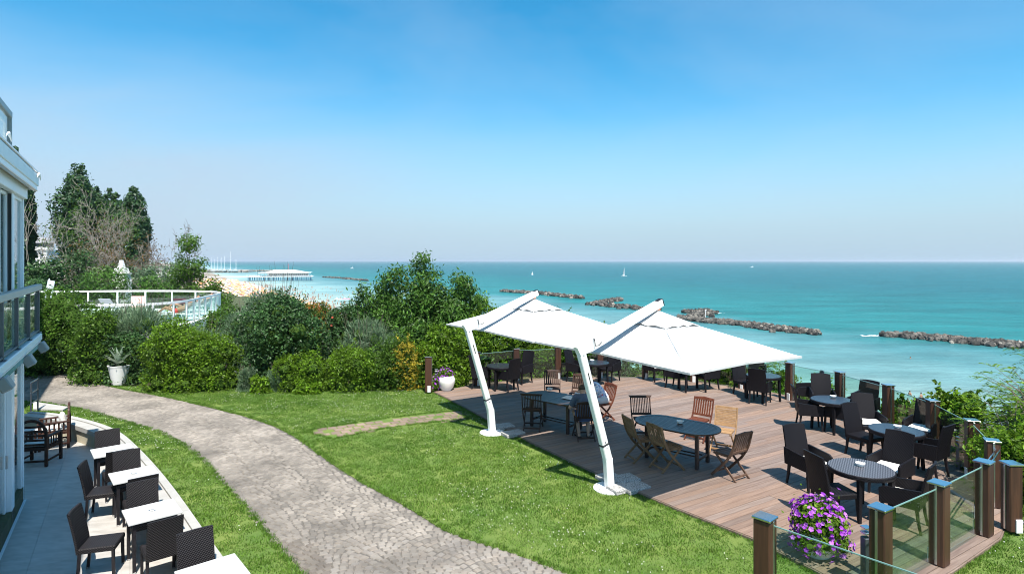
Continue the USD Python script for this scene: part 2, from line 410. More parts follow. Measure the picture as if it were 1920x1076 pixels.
# wicker: two crossed wave patterns make the over-and-under of the flat strands
def wicker(name, lo, hi, sc=26.0, rough=0.42):
    usdkit.material(stage, f"/World/Looks/{name}", {
        "tc": ("texture_coordinate", {}), "sep": ("separate_xyz", {}),
        "s": ("math", {"math_type": "add"}), "cmb": ("combine_xyz", {}),
        "w1": ("wave_texture", {"wave_type": "bands", "bands_direction": "x", "profile": "sine", "scale": sc, "distortion": 0.6, "detail": 1.0, "detail_scale": 4.0}),
        "w2": ("wave_texture", {"wave_type": "bands", "bands_direction": "z", "profile": "sine", "scale": sc * 1.15, "distortion": 0.6, "detail": 1.0, "detail_scale": 4.0}),
        "a": ("math", {"math_type": "multiply"}), "inv1": ("math", {"math_type": "subtract", "value1": 1.0}), "inv2": ("math", {"math_type": "subtract", "value1": 1.0}),
        "b": ("math", {"math_type": "multiply"}), "mx": ("math", {"math_type": "maximum"}),
        "r": ("rgb_ramp", {"ramp": [(0.25, lo), (0.8, hi)]}),
        "bp": ("bump", {"strength": 0.6, "distance": 0.006}), "p": ("principled_bsdf", {"roughness": rough, "specular_ior_level": 0.14}),
    }, [("tc.object", "sep.vector"), ("sep.x", "s.value1"), ("sep.y", "s.value2"), ("s.value", "cmb.x"), ("sep.z", "cmb.z"), ("cmb.vector", "w1.vector"), ("cmb.vector", "w2.vector"),
        ("w1.fac", "a.value1"), ("w2.fac", "a.value2"), ("w1.fac", "inv1.value2"), ("w2.fac", "inv2.value2"), ("inv1.value", "b.value1"), ("inv2.value", "b.value2"),
        ("a.value", "mx.value1"), ("b.value", "mx.value2"), ("mx.value", "r.fac"), ("r.color", "p.base_color"), ("mx.value", "bp.height"), ("bp.normal", "p.normal")], surface="p.BSDF")
wicker("wicker", (0.003, 0.003, 0.004), (0.020, 0.018, 0.022), 12.0, rough=0.5)
wicker("wicker_brown", (0.002, 0.002, 0.002), (0.045, 0.040, 0.043), 9.0, rough=0.5)
mat("wicker_leg", (0.010, 0.009, 0.011), (0.02, 0.018, 0.021), 30, 0.5, spec=0.2)
mat("table_sheet", (0.016, 0.018, 0.026), (0.03, 0.032, 0.042), 40, 0.22, 0.2, 60)

# white canopy cloth lets some light through
usdkit.material(stage, "/World/Looks/canopy", {
    "tc": ("texture_coordinate", {}), "n": ("noise_texture", {"scale": 3.0, "detail": 4.0}), "b": ("bump", {"strength": 0.5, "distance": 0.05}),
    "d": ("diffuse_bsdf", {"color": (0.58, 0.58, 0.575)}), "t": ("translucent_bsdf", {"color": (0.42, 0.42, 0.41)}), "m": ("mix_closure", {"fac": 0.18}),
}, [("tc.object", "n.vector"), ("n.fac", "b.height"), ("b.normal", "d.normal"), ("d.BSDF", "m.closure1"), ("t.BSDF", "m.closure2")], surface="m.closure")


def pane_mat(name, tint, refl=(1, 1, 1)):
    usdkit.material(stage, f"/World/Looks/{name}", {
        "t": ("transparent_bsdf", {"color": tint}), "g": ("glossy_bsdf", {"color": refl, "roughness": 0.01}), "lw": ("layer_weight", {"blend": 0.5}),
        "pw": ("math", {"math_type": "power", "value2": 4.0}), "f": ("math", {"math_type": "multiply_add", "value2": 0.8, "value3": 0.035}), "m": ("mix_closure", {}),
    }, [("lw.facing", "pw.value1"), ("pw.value", "f.value1"), ("f.value", "m.fac"), ("t.BSDF", "m.closure1"), ("g.BSDF", "m.closure2")], surface="m.closure")
pane_mat("pane_green", (0.80, 0.90, 0.85))
pane_mat("pane_clear", (0.90, 0.94, 0.93))
pane_mat("pane_window", (0.72, 0.80, 0.80))
mat("glass_edge", (0.16, 0.28, 0.25), rough=0.1)

# floral shirt: blue, pink and dark blots on pale cloth
usdkit.material(stage, "/World/Looks/floral", {
    "tc": ("texture_coordinate", {}), "v": ("voronoi_texture", {"scale": 22.0}), "s": ("separate_color", {}),
    "r": ("rgb_ramp", {"interpolate": False, "ramp": [(0.0, (0.72, 0.74, 0.80)), (0.42, (0.30, 0.42, 0.66)), (0.60, (0.72, 0.74, 0.80)), (0.72, (0.62, 0.16, 0.22)), (0.80, (0.10, 0.16, 0.34)), (0.9, (0.72, 0.75, 0.82))]}),
    "p": ("principled_bsdf", {"roughness": 0.85}),
}, [("tc.object", "v.vector"), ("v.color", "s.color"), ("s.r", "r.fac"), ("r.color", "p.base_color")], surface="p.BSDF")

# the sea: sandy shallows near the shore, turquoise out to the breakwaters, teal beyond; depth runs with the distance from the shore
usdkit.material(stage, "/World/Looks/sea", {
    "g": ("geometry", {}), "sep": ("separate_xyz", {}), "mx": ("math", {"math_type": "multiply", "value2": 0.87}), "sy": ("math", {"math_type": "multiply_add", "value2": 0.5}),
    "n0": ("noise_texture", {"scale": 0.018, "detail": 4.0, "roughness": 0.55}), "n0m": ("map_range", {"from_min": 0.3, "from_max": 0.7, "to_min": -22.0, "to_max": 22.0}), "sadd": ("math", {"math_type": "add"}),
    "mr": ("map_range", {"from_min": 55.0, "from_max": 455.0, "to_min": 0.0, "to_max": 1.0, "clamp": True}),
    "r": ("rgb_ramp", {"ramp": [(0.0, (0.34, 0.40, 0.34)), (0.05, (0.24, 0.37, 0.35)), (0.14, (0.14, 0.275, 0.28)), (0.24, (0.06, 0.185, 0.20)), (0.30, (0.010, 0.148, 0.148)), (0.6, (0.005, 0.120, 0.125)), (1.0, (0.004, 0.096, 0.110))]}),
    "map": ("mapping", {"mapping_type": "point", "scale": (0.35, 1.0, 1.0), "rotation": (0, 0, 0.3)}),
    "n1": ("noise_texture", {"scale": 0.55, "detail": 7.0, "roughness": 0.62}),
    "n2": ("noise_texture", {"scale": 0.06, "detail": 9.0, "roughness": 0.72}), "n2m": ("map_range", {"from_min": 0.36, "from_max": 0.64, "to_min": 0.74, "to_max": 1.26}),
    "cc": ("combine_color", {"color_type": "rgb"}), "mul": ("mix_color", {"blend_type": "multiply", "fac": 1.0, "use_clamp": False}),
    "b": ("bump", {"strength": 1.0, "distance": 0.9}),
    "p": ("principled_bsdf", {"roughness": 0.3, "ior": 1.33, "specular_ior_level": 0.12}),
}, [("g.position", "sep.vector"), ("sep.x", "mx.value1"), ("sep.y", "sy.value1"), ("mx.value", "sy.value3"), ("g.position", "n0.vector"), ("n0.fac", "n0m.value"), ("sy.value", "sadd.value1"), ("n0m.result", "sadd.value2"),
    ("sadd.value", "mr.value"), ("mr.result", "r.fac"), ("g.position", "map.vector"), ("map.vector", "n1.vector"), ("map.vector", "n2.vector"), ("n2.fac", "n2m.value"), ("n2m.result", "cc.r"), ("n2m.result", "cc.g"), ("n2m.result", "cc.b"),
    ("r.color", "mul.a"), ("cc.color", "mul.b"), ("mul.result", "p.base_color"), ("n1.fac", "b.height"), ("b.normal", "p.normal")], surface="p.BSDF")


# ================================================================ setting: sea, land, beach
def grid_mesh(xs, ys, zf):
    X, Y = np.meshgrid(xs, ys)
    Z = zf(X, Y)
    v = np.stack([X, Y, Z], -1).reshape(-1, 3)
    nx, ny = len(xs), len(ys)
    i = (np.arange(ny - 1)[:, None] * nx + np.arange(nx - 1)[None]).ravel()
    f = np.vstack([np.stack([i, i + 1, i + nx + 1], 1), np.stack([i, i + nx + 1, i + nx], 1)])
    return trimesh.Trimesh(v, f, process=False)


structure("sea", grid_mesh(np.array([-40000, -3000, -400, 0, 400, 3000, 40000.0]), np.array([-2000, 0, 200, 600, 3000, 12000, 60000.0]), lambda X, Y: np.full_like(X, SEA_Z)), "sea")


def land(X, Y):
    s = 0.87 * X + 0.5 * Y
    edge = np.interp(Y, [0, 22, 30, 60, 110, 200], [13.5, 15.5, 14.5, 8, 0, -8])
    foot = np.interp(Y, [0, 60, 110, 200], [47, 46, 36, 16])
    t = np.clip((s - edge) / (foot - edge), 0, 1)
    z = -0.5 - 13.86 * (t * t * (3 - 2 * t))
    z = np.where(s > foot, -14.36 - (s - foot) * (2.2 / (66 - foot)), z)
    n = meshkit.fbm(np.stack([X * 0.25, Y * 0.25, X * 0], -1), 4, 3) - 0.5
    return np.maximum(z + n * 1.3 * (t > 0.02) * (t < 1), SEA_Z - 2.0)


structure("hillside", grid_mesh(np.concatenate([np.arange(-420, -60, 8.0), np.arange(-60, 80, 2.0)]), np.concatenate([np.arange(-30, 60, 2.0), np.arange(60, 160, 5.0)]), land), "hillside", True)
structure("beach", grid_mesh(np.concatenate([np.arange(-620, -60, 10.0), np.arange(-60, 40, 4.0)]), np.arange(95, 960, 9.0), lambda X, Y: land(X, Y) + 0.05), "sand", True)

# ---------------------------------------------------------------- lawn, path
path_outer = [(-40, 744), (60, 690), (150, 697), (180, 716), (240, 731), (300, 742), (350, 753), (440, 775), (520, 801), (570, 830), (640, 880), (700, 915), (780, 960), (850, 1000), (950, 1032), (1050, 1070), (1110, 1095), (1250, 1150)]
path_inner = [(-60, 800), (60, 752), (130, 762), (220, 785), (290, 806), (340, 830), (390, 870), (430, 915), (480, 970), (530, 1030), (575, 1082), (640, 1160), (700, 1230)]


def smooth_line(pts, n=90):
    from scipy.interpolate import CubicSpline
    p = np.asarray(pts, float)
    d = np.concatenate([[0], np.cumsum(np.linalg.norm(np.diff(p, axis=0), axis=1))])
    t = np.linspace(0, d[-1], n)
    return np.stack([np.interp(t, d, p[:, i]) for i in (0, 1)], 1) if len(p) < 4 else np.stack([CubicSpline(d, p[:, i])(t) for i in (0, 1)], 1)


po = smooth_line([spot(x, y, LAWN_Z)[:2] for x, y in path_outer[1:]], 110)
pi_ = smooth_line([spot(x, y, LAWN_Z)[:2] for x, y in path_inner[1:]], 110)
far_left = np.array([[-34, 24.6], [-34, 17.0]])
path_poly = sg.Polygon(np.vstack([[far_left[0]], po, pi_[::-1], [far_left[1]]])).buffer(0)

# the sunken terrace, its parapet (outer line) and the facade line
TERR_Z = -0.35
coping_px = [(60, 771), (125, 778), (165, 787), (200, 798), (228, 812), (250, 830), (280, 860), (330, 920), (380, 990), (430, 1060), (480, 1130), (540, 1220)]
coping_out = smooth_line([spot(x, y, 0.08)[:2] for x, y in coping_px], 60)
FA = np.array([-9.13, 10.98])                     # far corner of the glass building
FD = np.array([0.546, -0.838])                    # along its facade towards the eye
FN = np.array([0.838, 0.546])                     # out of the facade
facade = np.array([FA, FA + FD * 9.5])
terrace_poly = sg.Polygon(np.vstack([coping_out, [facade[1] + FN * 0.0], [facade[0]], [FA - FN * 3.0], [FA - FD * 4.5 - FN * 3.0]])).buffer(0)

building_poly = sg.Polygon([FA, FA + FD * 9.5, FA + FD * 9.5 - FN * 9, FA - FN * 9])
deck_line = [(-2.45, 18.45), (-1.25, 19.45), (0.1, 20.3), (1.6, 20.75), (3.1, 20.9), (4.7, 20.75), (6.25, 20.2), (7.5, 19.25), (8.5, 17.75), (9.05, 16.05), (9.33, 14.3), (9.28, 12.6), (8.92, 11.0), (8.3, 9.75),
             (7.25, 8.72), (5.95, 7.86), (4.65, 7.05), (4.42, 7.0), (4.05, 7.8), (3.55, 8.75), (2.75, 9.75), (1.97, 10.84), (1.2, 12.05), (0.48, 13.23), (-0.65, 15.25), (-1.6, 17.0)]
deck_poly = sg.Polygon(deck_line)
garden = sg.Polygon([(-36, 27), (-36, 2), (13.0, 2), (10.6, 8.0), (10.3, 16), (9.6, 18.6), (7.0, 21.2), (3, 22.2), (-1, 22), (-4, 27)])
lawn_poly = garden.intersection(sg.Polygon([(-36, 27), (-36, 0), (20, 0), (8.6, 8.9), (9, 22), (-3.0, 18.9), (-16.4, 19.6), (-17.4, 21.4), (-36, 27)])).difference(path_poly).difference(terrace_poly).difference(building_poly).buffer(0)
brick_path_poly = sg.Polygon([spot(x, y, LAWN_Z)[:2] for x, y in [(574, 808), (640, 797), (720, 785), (800, 775), (866, 770), (872, 785), (800, 792), (760, 797), (700, 806), (625, 822)]])


def sheet(poly, z, step=None):
    return prism(poly, z - 0.3, z)


structure("garden_ground", prism(garden.difference(terrace_poly), -0.6, -0.10), "soil")
lawn = thing("lawn", kind="structure")
part(lawn, "turf", prism(lawn_poly, -0.095, LAWN_Z), "turf")


def blades(n, half, h0, h1, rng, w=0.006, lean=0.5):
    p = np.column_stack([rng.uniform(-half, half, n), rng.uniform(-half, half, n), np.zeros(n)])
    a = rng.uniform(0, 2 * np.pi, n)
    h = rng.uniform(h0, h1, n)
    d = np.column_stack([np.cos(a), np.sin(a), np.zeros(n)])
    t = rng.uniform(0, 2 * np.pi, n)
    l = np.column_stack([np.cos(t), np.sin(t), np.zeros(n)]) * (h * rng.uniform(0.1, lean, n))[:, None]
    ww = w * rng.uniform(0.7, 1.4, n)[:, None]
    v = np.stack([p - d * ww / 2, p + d * ww / 2, p + l + np.column_stack([0 * h, 0 * h, h])], 1).reshape(-1, 3)
    return every(trimesh.Trimesh(v, np.arange(3 * n).reshape(-1, 3), process=False), 3)


def instancer(parent, name, protos, pos, idx, yaw, scale, kind="stuff"):
    """protos: list of (mesh, material)."""
    path = free(str(parent.GetPath()), name)
    pi = UsdGeom.PointInstancer.Define(stage, path)
    UsdGeom.Scope.Define(stage, path + "/kinds")
    rel = pi.CreatePrototypesRel()
    for i, (m, mt) in enumerate(protos):
        q = usdkit.mesh(stage, f"{path}/kinds/tuft_{i + 1:03d}", m, f"/World/Looks/{mt}")
        add_tone(q, m)
        rel.AddTarget(q.GetPath())
    n = len(pos)
    pi.CreatePositionsAttr(Vt.Vec3fArray.FromNumpy(np.asarray(pos, np.float32)))
    pi.CreateProtoIndicesAttr(Vt.IntArray.FromNumpy(np.asarray(idx, np.int32)))
    pi.CreateOrientationsAttr(Vt.QuathArray([Gf.Quath(float(math.cos(a / 2)), 0, 0, float(math.sin(a / 2))) for a in yaw]))
    pi.CreateScalesAttr(Vt.Vec3fArray.FromNumpy(np.asarray(scale, np.float32)))
    return tag(pi.GetPrim(), kind=kind)


def inside(poly, pts):
    import shapely
    return shapely.contains_xy(poly, pts[:, 0], pts[:, 1])


def grass():
    rng = np.random.default_rng(11)
    big = [(blades(210, 0.16, 0.014, 0.034, rng, w=0.010, lean=1.1), "grass") for _ in range(4)]
    flowers = []
    for k in range(3):
        p = np.column_stack([rng.uniform(-0.15, 0.15, 3), rng.uniform(-0.15, 0.15, 3), rng.uniform(0.02, 0.035, 3)])
        m = [moved(trimesh.creation.icosphere(0, 0.008), q) for q in p]
        flowers.append((join(m), "petal_white"))
    small = [(blades(26, 0.05, 0.015, 0.055, rng, w=0.008, lean=1.2), "grass") for _ in range(3)]
    keep = lawn_poly.difference(deck_poly.buffer(0.02)).difference(brick_path_poly.buffer(0.0))
    near = keep.intersection(sg.Polygon([(-22, 27), (-22, 12), (-7, 4.5), (10, 4.5), (10, 25)]))
    x0, y0, x1, y1 = near.bounds
    gx, gy = np.meshgrid(np.arange(x0, x1, 0.235), np.arange(y0, y1, 0.235))
    g = np.column_stack([gx.ravel(), gy.ravel()]) + rng.uniform(-0.08, 0.08, (gx.size, 2))
    g = g[inside(near.buffer(-0.13), g)]
    idx = rng.integers(0, 4, len(g))
    fl = rng.random(len(g)) < np.clip(meshkit.fbm(np.column_stack([g * 0.6, g[:, :1] * 0]), 3, 5) * 2.2 - 0.85, 0.04, 0.6)
    gf = g[fl]
    pos = np.vstack([np.column_stack([g, np.full(len(g), LAWN_Z)]), np.column_stack([gf, np.full(len(gf), LAWN_Z)])])
    idx = np.concatenate([idx, 4 + rng.integers(0, 3, len(gf))])
    n = len(pos)
    s = rng.uniform(0.85, 1.15, n)
    hz = s * np.concatenate([0.7 + 0.7 * meshkit.fbm(np.column_stack([g * 0.9, g[:, :1] * 0]), 3, 9), np.ones(len(gf))])
    instancer(lawn, "grass", big + flowers, pos, idx, rng.uniform(0, 6.28, n), np.column_stack([s, s, hz]))
    # ragged edge along path, deck, parapet and pavers
    edge = []
    for ring in [near.exterior] + list(near.interiors) if near.geom_type == "Polygon" else [r for q in near.geoms for r in [q.exterior] + list(q.interiors)]:
        L = ring.length
        for d in np.arange(0, L, 0.035):
            q = ring.interpolate(d)
            edge.append((q.x, q.y))
    edge = np.array(edge)
    edge = np.vstack([edge + rng.normal(0, 0.055, edge.shape) for _ in range(2)])
    edge = edge[inside(near.buffer(0.015), edge)]
    n = len(edge)
    s = rng.uniform(0.7, 1.25, n)
    instancer(lawn, "edge_grass", small, np.column_stack([edge, np.full(n, LAWN_Z)]), rng.integers(0, 3, n), rng.uniform(0, 6.28, n), np.column_stack([s, s, s]))


grass()

# cobbled path: rows of small stones across the way
path = thing("cobbled_path", kind="structure")
part(path, "bed", prism(path_poly, -0.35, LAWN_Z - 0.013), "mortar")


def stones(cx, cy, ang, sx, sy, z, rng, lift=0.006, deep=0.05):
    """Stones with bevelled, slightly tilted tops: vertices (n, 12, 3) and the faces of one stone."""
    n = len(cx)
    u = np.column_stack([np.cos(ang), np.sin(ang)])
    v = np.column_stack([-u[:, 1], u[:, 0]])
    corner = np.array([(-1, -1), (1, -1), (1, 1), (-1, 1)], float)
    zt = z + rng.uniform(-lift, lift * 0.4, n)
    tilt = rng.normal(0, 0.02, (n, 2))
    layers = []
    for inset, dz in ((0.0, -deep), (0.0, -0.014), (0.011, 0.0)):
        hx = sx / 2 - inset
        hy = sy / 2 - inset
        jit = rng.uniform(-0.09, 0.09, (n, 4, 2)) if not layers else jit0
        jit0 = jit
        lx = corner[None, :, 0] * hx[:, None] + jit[:, :, 0] * sx[:, None]
        ly = corner[None, :, 1] * hy[:, None] + jit[:, :, 1] * sy[:, None]
        P = np.stack([cx[:, None] + lx * u[:, None, 0] + ly * v[:, None, 0], cy[:, None] + lx * u[:, None, 1] + ly * v[:, None, 1], zt[:, None] + dz + lx * tilt[:, None, 0] + ly * tilt[:, None, 1]], -1)
        layers.append(P)
    V = np.concatenate(layers, 1)
    F = []
    for a in (0, 4):
        for j in range(4):
            k = (j + 1) % 4
            F += [[a + j, a + k, a + 4 + k], [a + j, a + 4 + k, a + 4 + j]]
    F += [[8, 9, 10], [8, 10, 11]]
    return V, np.array(F)


def many(V, F):
    n, m = V.shape[:2]
    return every(trimesh.Trimesh(V.reshape(-1, 3), (F[None] + (np.arange(n) * m)[:, None, None]).reshape(-1, 3), process=False), m)


def cobbles():
    rng = np.random.default_rng(5)
    A, B = smooth_line(po, 600), smooth_line(pi_, 600)
    tc = np.linspace(0, 1, 600)
    mid = (A + B) / 2
    s = np.concatenate([[0], np.cumsum(np.linalg.norm(np.diff(mid, axis=0), axis=1))])
    cx, cy, an, sx, sy, tt = [], [], [], [], [], []
    row = 0.0
    while row < s[-1]:
        wrow = rng.uniform(0.088, 0.112)
        a = np.array([np.interp(row, s, A[:, 0]), np.interp(row, s, A[:, 1])])
        b = np.array([np.interp(row, s, B[:, 0]), np.interp(row, s, B[:, 1])])
        width = np.linalg.norm(b - a)
        d = (b - a) / width
        nrm = np.array([d[1], -d[0]])
        ang = math.atan2(d[1], d[0])
        x = rng.uniform(0, 0.08)
        while x < width - 0.03:
            w = rng.uniform(0.085, 0.135)
            t = (x + w / 2) / width
            bow = 0.16 * (1 - (2 * ((t * 3) % 1) - 1) ** 2)        # three shallow fans across the way
            slope = -0.16 * 4 * (2 * ((t * 3) % 1) - 1) * 3 / width
            c = a + d * (x + w / 2) + nrm * bow
            cx.append(c[0]); cy.append(c[1]); an.append(ang - math.atan(slope) * 0.85); sx.append(w - 0.010); sy.append(wrow - 0.010); tt.append(t)
            x += w
        row += wrow
    cx, cy, an, sx, sy, tt = map(np.array, (cx, cy, an, sx, sy, tt))
    ok = inside(path_poly.buffer(0.03), np.column_stack([cx, cy])) & (cy > 4.0)
    cx, cy, an, sx, sy, tt = (q[ok] for q in (cx, cy, an, sx, sy, tt))
    dirt = np.clip((tt - 0.80) / 0.16 + (meshkit.fbm(np.column_stack([cx, cy, cx * 0]) * 1.1, 3, 2) - 0.5) * 2.2, 0, 1)
    tone = np.clip(rng.uniform(0.15, 1.0, len(cx)) * (1 - 0.85 * dirt) + 0.0, 0, 1)
    V, F = stones(cx, cy, an, sx, sy, LAWN_Z + 0.004, rng)
    px, py = 960 + FPX * cx / cy, 489 + FPX * 4.15 / cy
    seen = (px > 0) & (px < 1920) & (py < 1076)
    order = np.argsort(np.where(seen, cy, 1e9))
    near = order[:300]
    for i in near:
        part(path, "cobble", trimesh.Trimesh(V[i], F, process=False), f"cobble_tone_{rng.integers(0, 6) if dirt[i] < 0.45 else 6 + rng.integers(0, 2)}")
    rest = many(V[order[300:]], F)
    rest.metadata["tones"] = tone[order[300:]]
    part(path, "cobblestones", rest, "cobble", kind="stuff")


cobbles()

# the strip of square pavers set in the lawn
pavers = thing("paver_walk", kind="structure")
part(pavers, "bed", prism(brick_path_poly, -0.2, LAWN_Z - 0.006), "turf")


def paver_strip():
    rng = np.random.default_rng(3)
    a, b = spot(590, 814, LAWN_Z)[:2], spot(868, 778, LAWN_Z)[:2]
    d = (b - a) / np.linalg.norm(b - a)
    n = np.array([-d[1], d[0]])
    L = np.linalg.norm(b - a)
    rows = 4
    for r in range(rows):
        x = 0.12 * (r % 2) + (0.45 if r == 0 else 0.0)
        while x < L + 0.1:
            c = a + d * (x + 0.115) + n * ((r - 1.5) * 0.235)
            if inside(brick_path_poly.buffer(0.06), c[None])[0] and rng.random() > 0.05:
                V, F = stones(np.array([c[0]]), np.array([c[1]]), np.array([math.atan2(d[1], d[0]) + rng.normal(0, 0.03)]), np.array([0.215]), np.array([0.205]), LAWN_Z + 0.010, rng, 0.008)
                part(pavers, "paver", trimesh.Trimesh(V[0], F, process=False), "paver")
            x += 0.235


paver_strip()

# ---------------------------------------------------------------- the timber deck
DECK_ROT = 31.5
deck = thing("deck", rotz=DECK_ROT, kind="structure")
dl = affinity.rotate(deck_poly, -DECK_ROT, origin=(0, 0))
part(deck, "underside", prism(dl.buffer(-0.03), -0.30, -0.034), "deck_under")


def planks():
    rng = np.random.default_rng(21)
    x0, y0, x1, y1 = dl.bounds
    y = y0
    row = 0
    while y < y1:
        x = x0 - rng.uniform(0, 3.6)
        while x < x1:
            L = rng.choice([3.2, 4.0, 4.0, 4.8])
            q = dl.intersection(sg.box(x + 0.002, y, x + L - 0.002, y + 0.134))
            for g in getattr(q, "geoms", [q]):
                if g.geom_type == "Polygon" and g.area > 0.004:
                    part(deck, "plank", prism(g.simplify(0.002), -0.03, rng.uniform(-0.002, 0.001)), ("plank_a", "plank_b", "plank_c")[rng.integers(0, 3)])
            x += L
        y += 0.141
        row += 1
    ring = dl.exterior
    edge = dl.difference(dl.buffer(-0.028))
    part(deck, "edge_board", prism(dl.buffer(0.02).difference(dl.buffer(0.001)), -0.17, -0.012), "plank_a")


planks()

# ---------------------------------------------------------------- the sunken terrace and its parapet
terrace = thing("terrace_floor", kind="structure")
part(terrace, "bed", prism(terrace_poly, TERR_Z - 0.2, TERR_Z - 0.02), "joint")


def slabs():
    ang = math.degrees(math.atan2(FD[1], FD[0]))
    loc = affinity.rotate(terrace_poly, -ang, origin=(0, 0))
    x0, y0, x1, y1 = loc.bounds
    i = 0
    for y in np.arange(y0 - 0.3, y1, 0.62):
        for x in np.arange(x0 - (0.45 if i % 2 else 0), x1, 0.92):
            q = loc.intersection(sg.box(x, y, x + 0.917, y + 0.617))
            if q.area > 0.01:
                part(terrace, "floor_slab", prism(affinity.rotate(q, ang, origin=(0, 0)), TERR_Z - 0.02, TERR_Z), "marble")
        i += 1


slabs()
co_in = np.array(sg.LineString(coping_out).parallel_offset(0.36, "right").coords) if sg.LineString(coping_out).parallel_offset(0.36, "right").distance(sg.Point(FA)) < sg.LineString(coping_out).distance(sg.Point(FA)) else np.array(sg.LineString(coping_out).parallel_offset(0.36, "left").coords)
parapet = thing("parapet_wall", "low curved beige wall with pale stone coping between terrace and grass", "wall")


def build_parapet():
    line = sg.LineString(coping_out)
    side = "right" if line.parallel_offset(0.3, "right").distance(sg.Point(FA + FN)) < line.parallel_offset(0.3, "left").distance(sg.Point(FA + FN)) else "left"

    def band(a, b):
        def off(d):
            if d == 0:
                return np.array(line.coords)
            p = np.array(line.parallel_offset(abs(d), side if d > 0 else ("left" if side == "right" else "right")).coords)
            return p if np.linalg.norm(p[0] - coping_out[0]) < np.linalg.norm(p[-1] - coping_out[0]) else p[::-1]
        return sg.Polygon(np.vstack([off(a), off(b)[::-1]])).buffer(0)
    part(parapet, "wall_face", prism(band(0.02, 0.33), -0.6, -0.045), "stucco_beige")
    L = line.length
    cuts = np.arange(0, L, 1.25)
    from shapely.ops import substring
    for i, d in enumerate(cuts):
        seg = substring(line, d + 0.003, min(d + 1.247, L))
        if seg.length < 0.2:
            continue

        def piece(a, b):
            c = np.array(seg.coords)
            t = np.gradient(c, axis=0)
            t /= np.linalg.norm(t, axis=1, keepdims=True)
            n = np.column_stack([t[:, 1], -t[:, 0]]) * (1 if side == "right" else -1)
            return sg.Polygon(np.vstack([c + n * a, (c + n * b)[::-1]])).buffer(0)
        part(parapet, "coping_stone", join(prism(piece(0.0, 0.125), -0.045, 0.085), prism(piece(0.132, 0.375), -0.045, 0.062)), "concrete")


build_parapet()
step = thing("entrance_step", "pale stone step slab at the head of the terrace stair", "step")
sc = spot(100, 757, -0.03)
part(step, "slab", prism(sg.Polygon([spot(x, y, 0.0)[:2] for x, y in [(62, 752), (128, 762), (118, 768), (62, 766)]]), -0.2, 0.0), "concrete")
part(step, "riser", prism(sg.Polygon([spot(x, y, 0.0)[:2] for x, y in [(40, 762), (112, 769), (110, 775), (40, 775)]]), -0.35, -0.16), "concrete")


# ================================================================ umbrellas
CAN_ROT = 32.5
HC, HP, HE, HA = 2.41, 3.126, 2.56, 3.265
LONG, SHORT = 2.05, 1.46


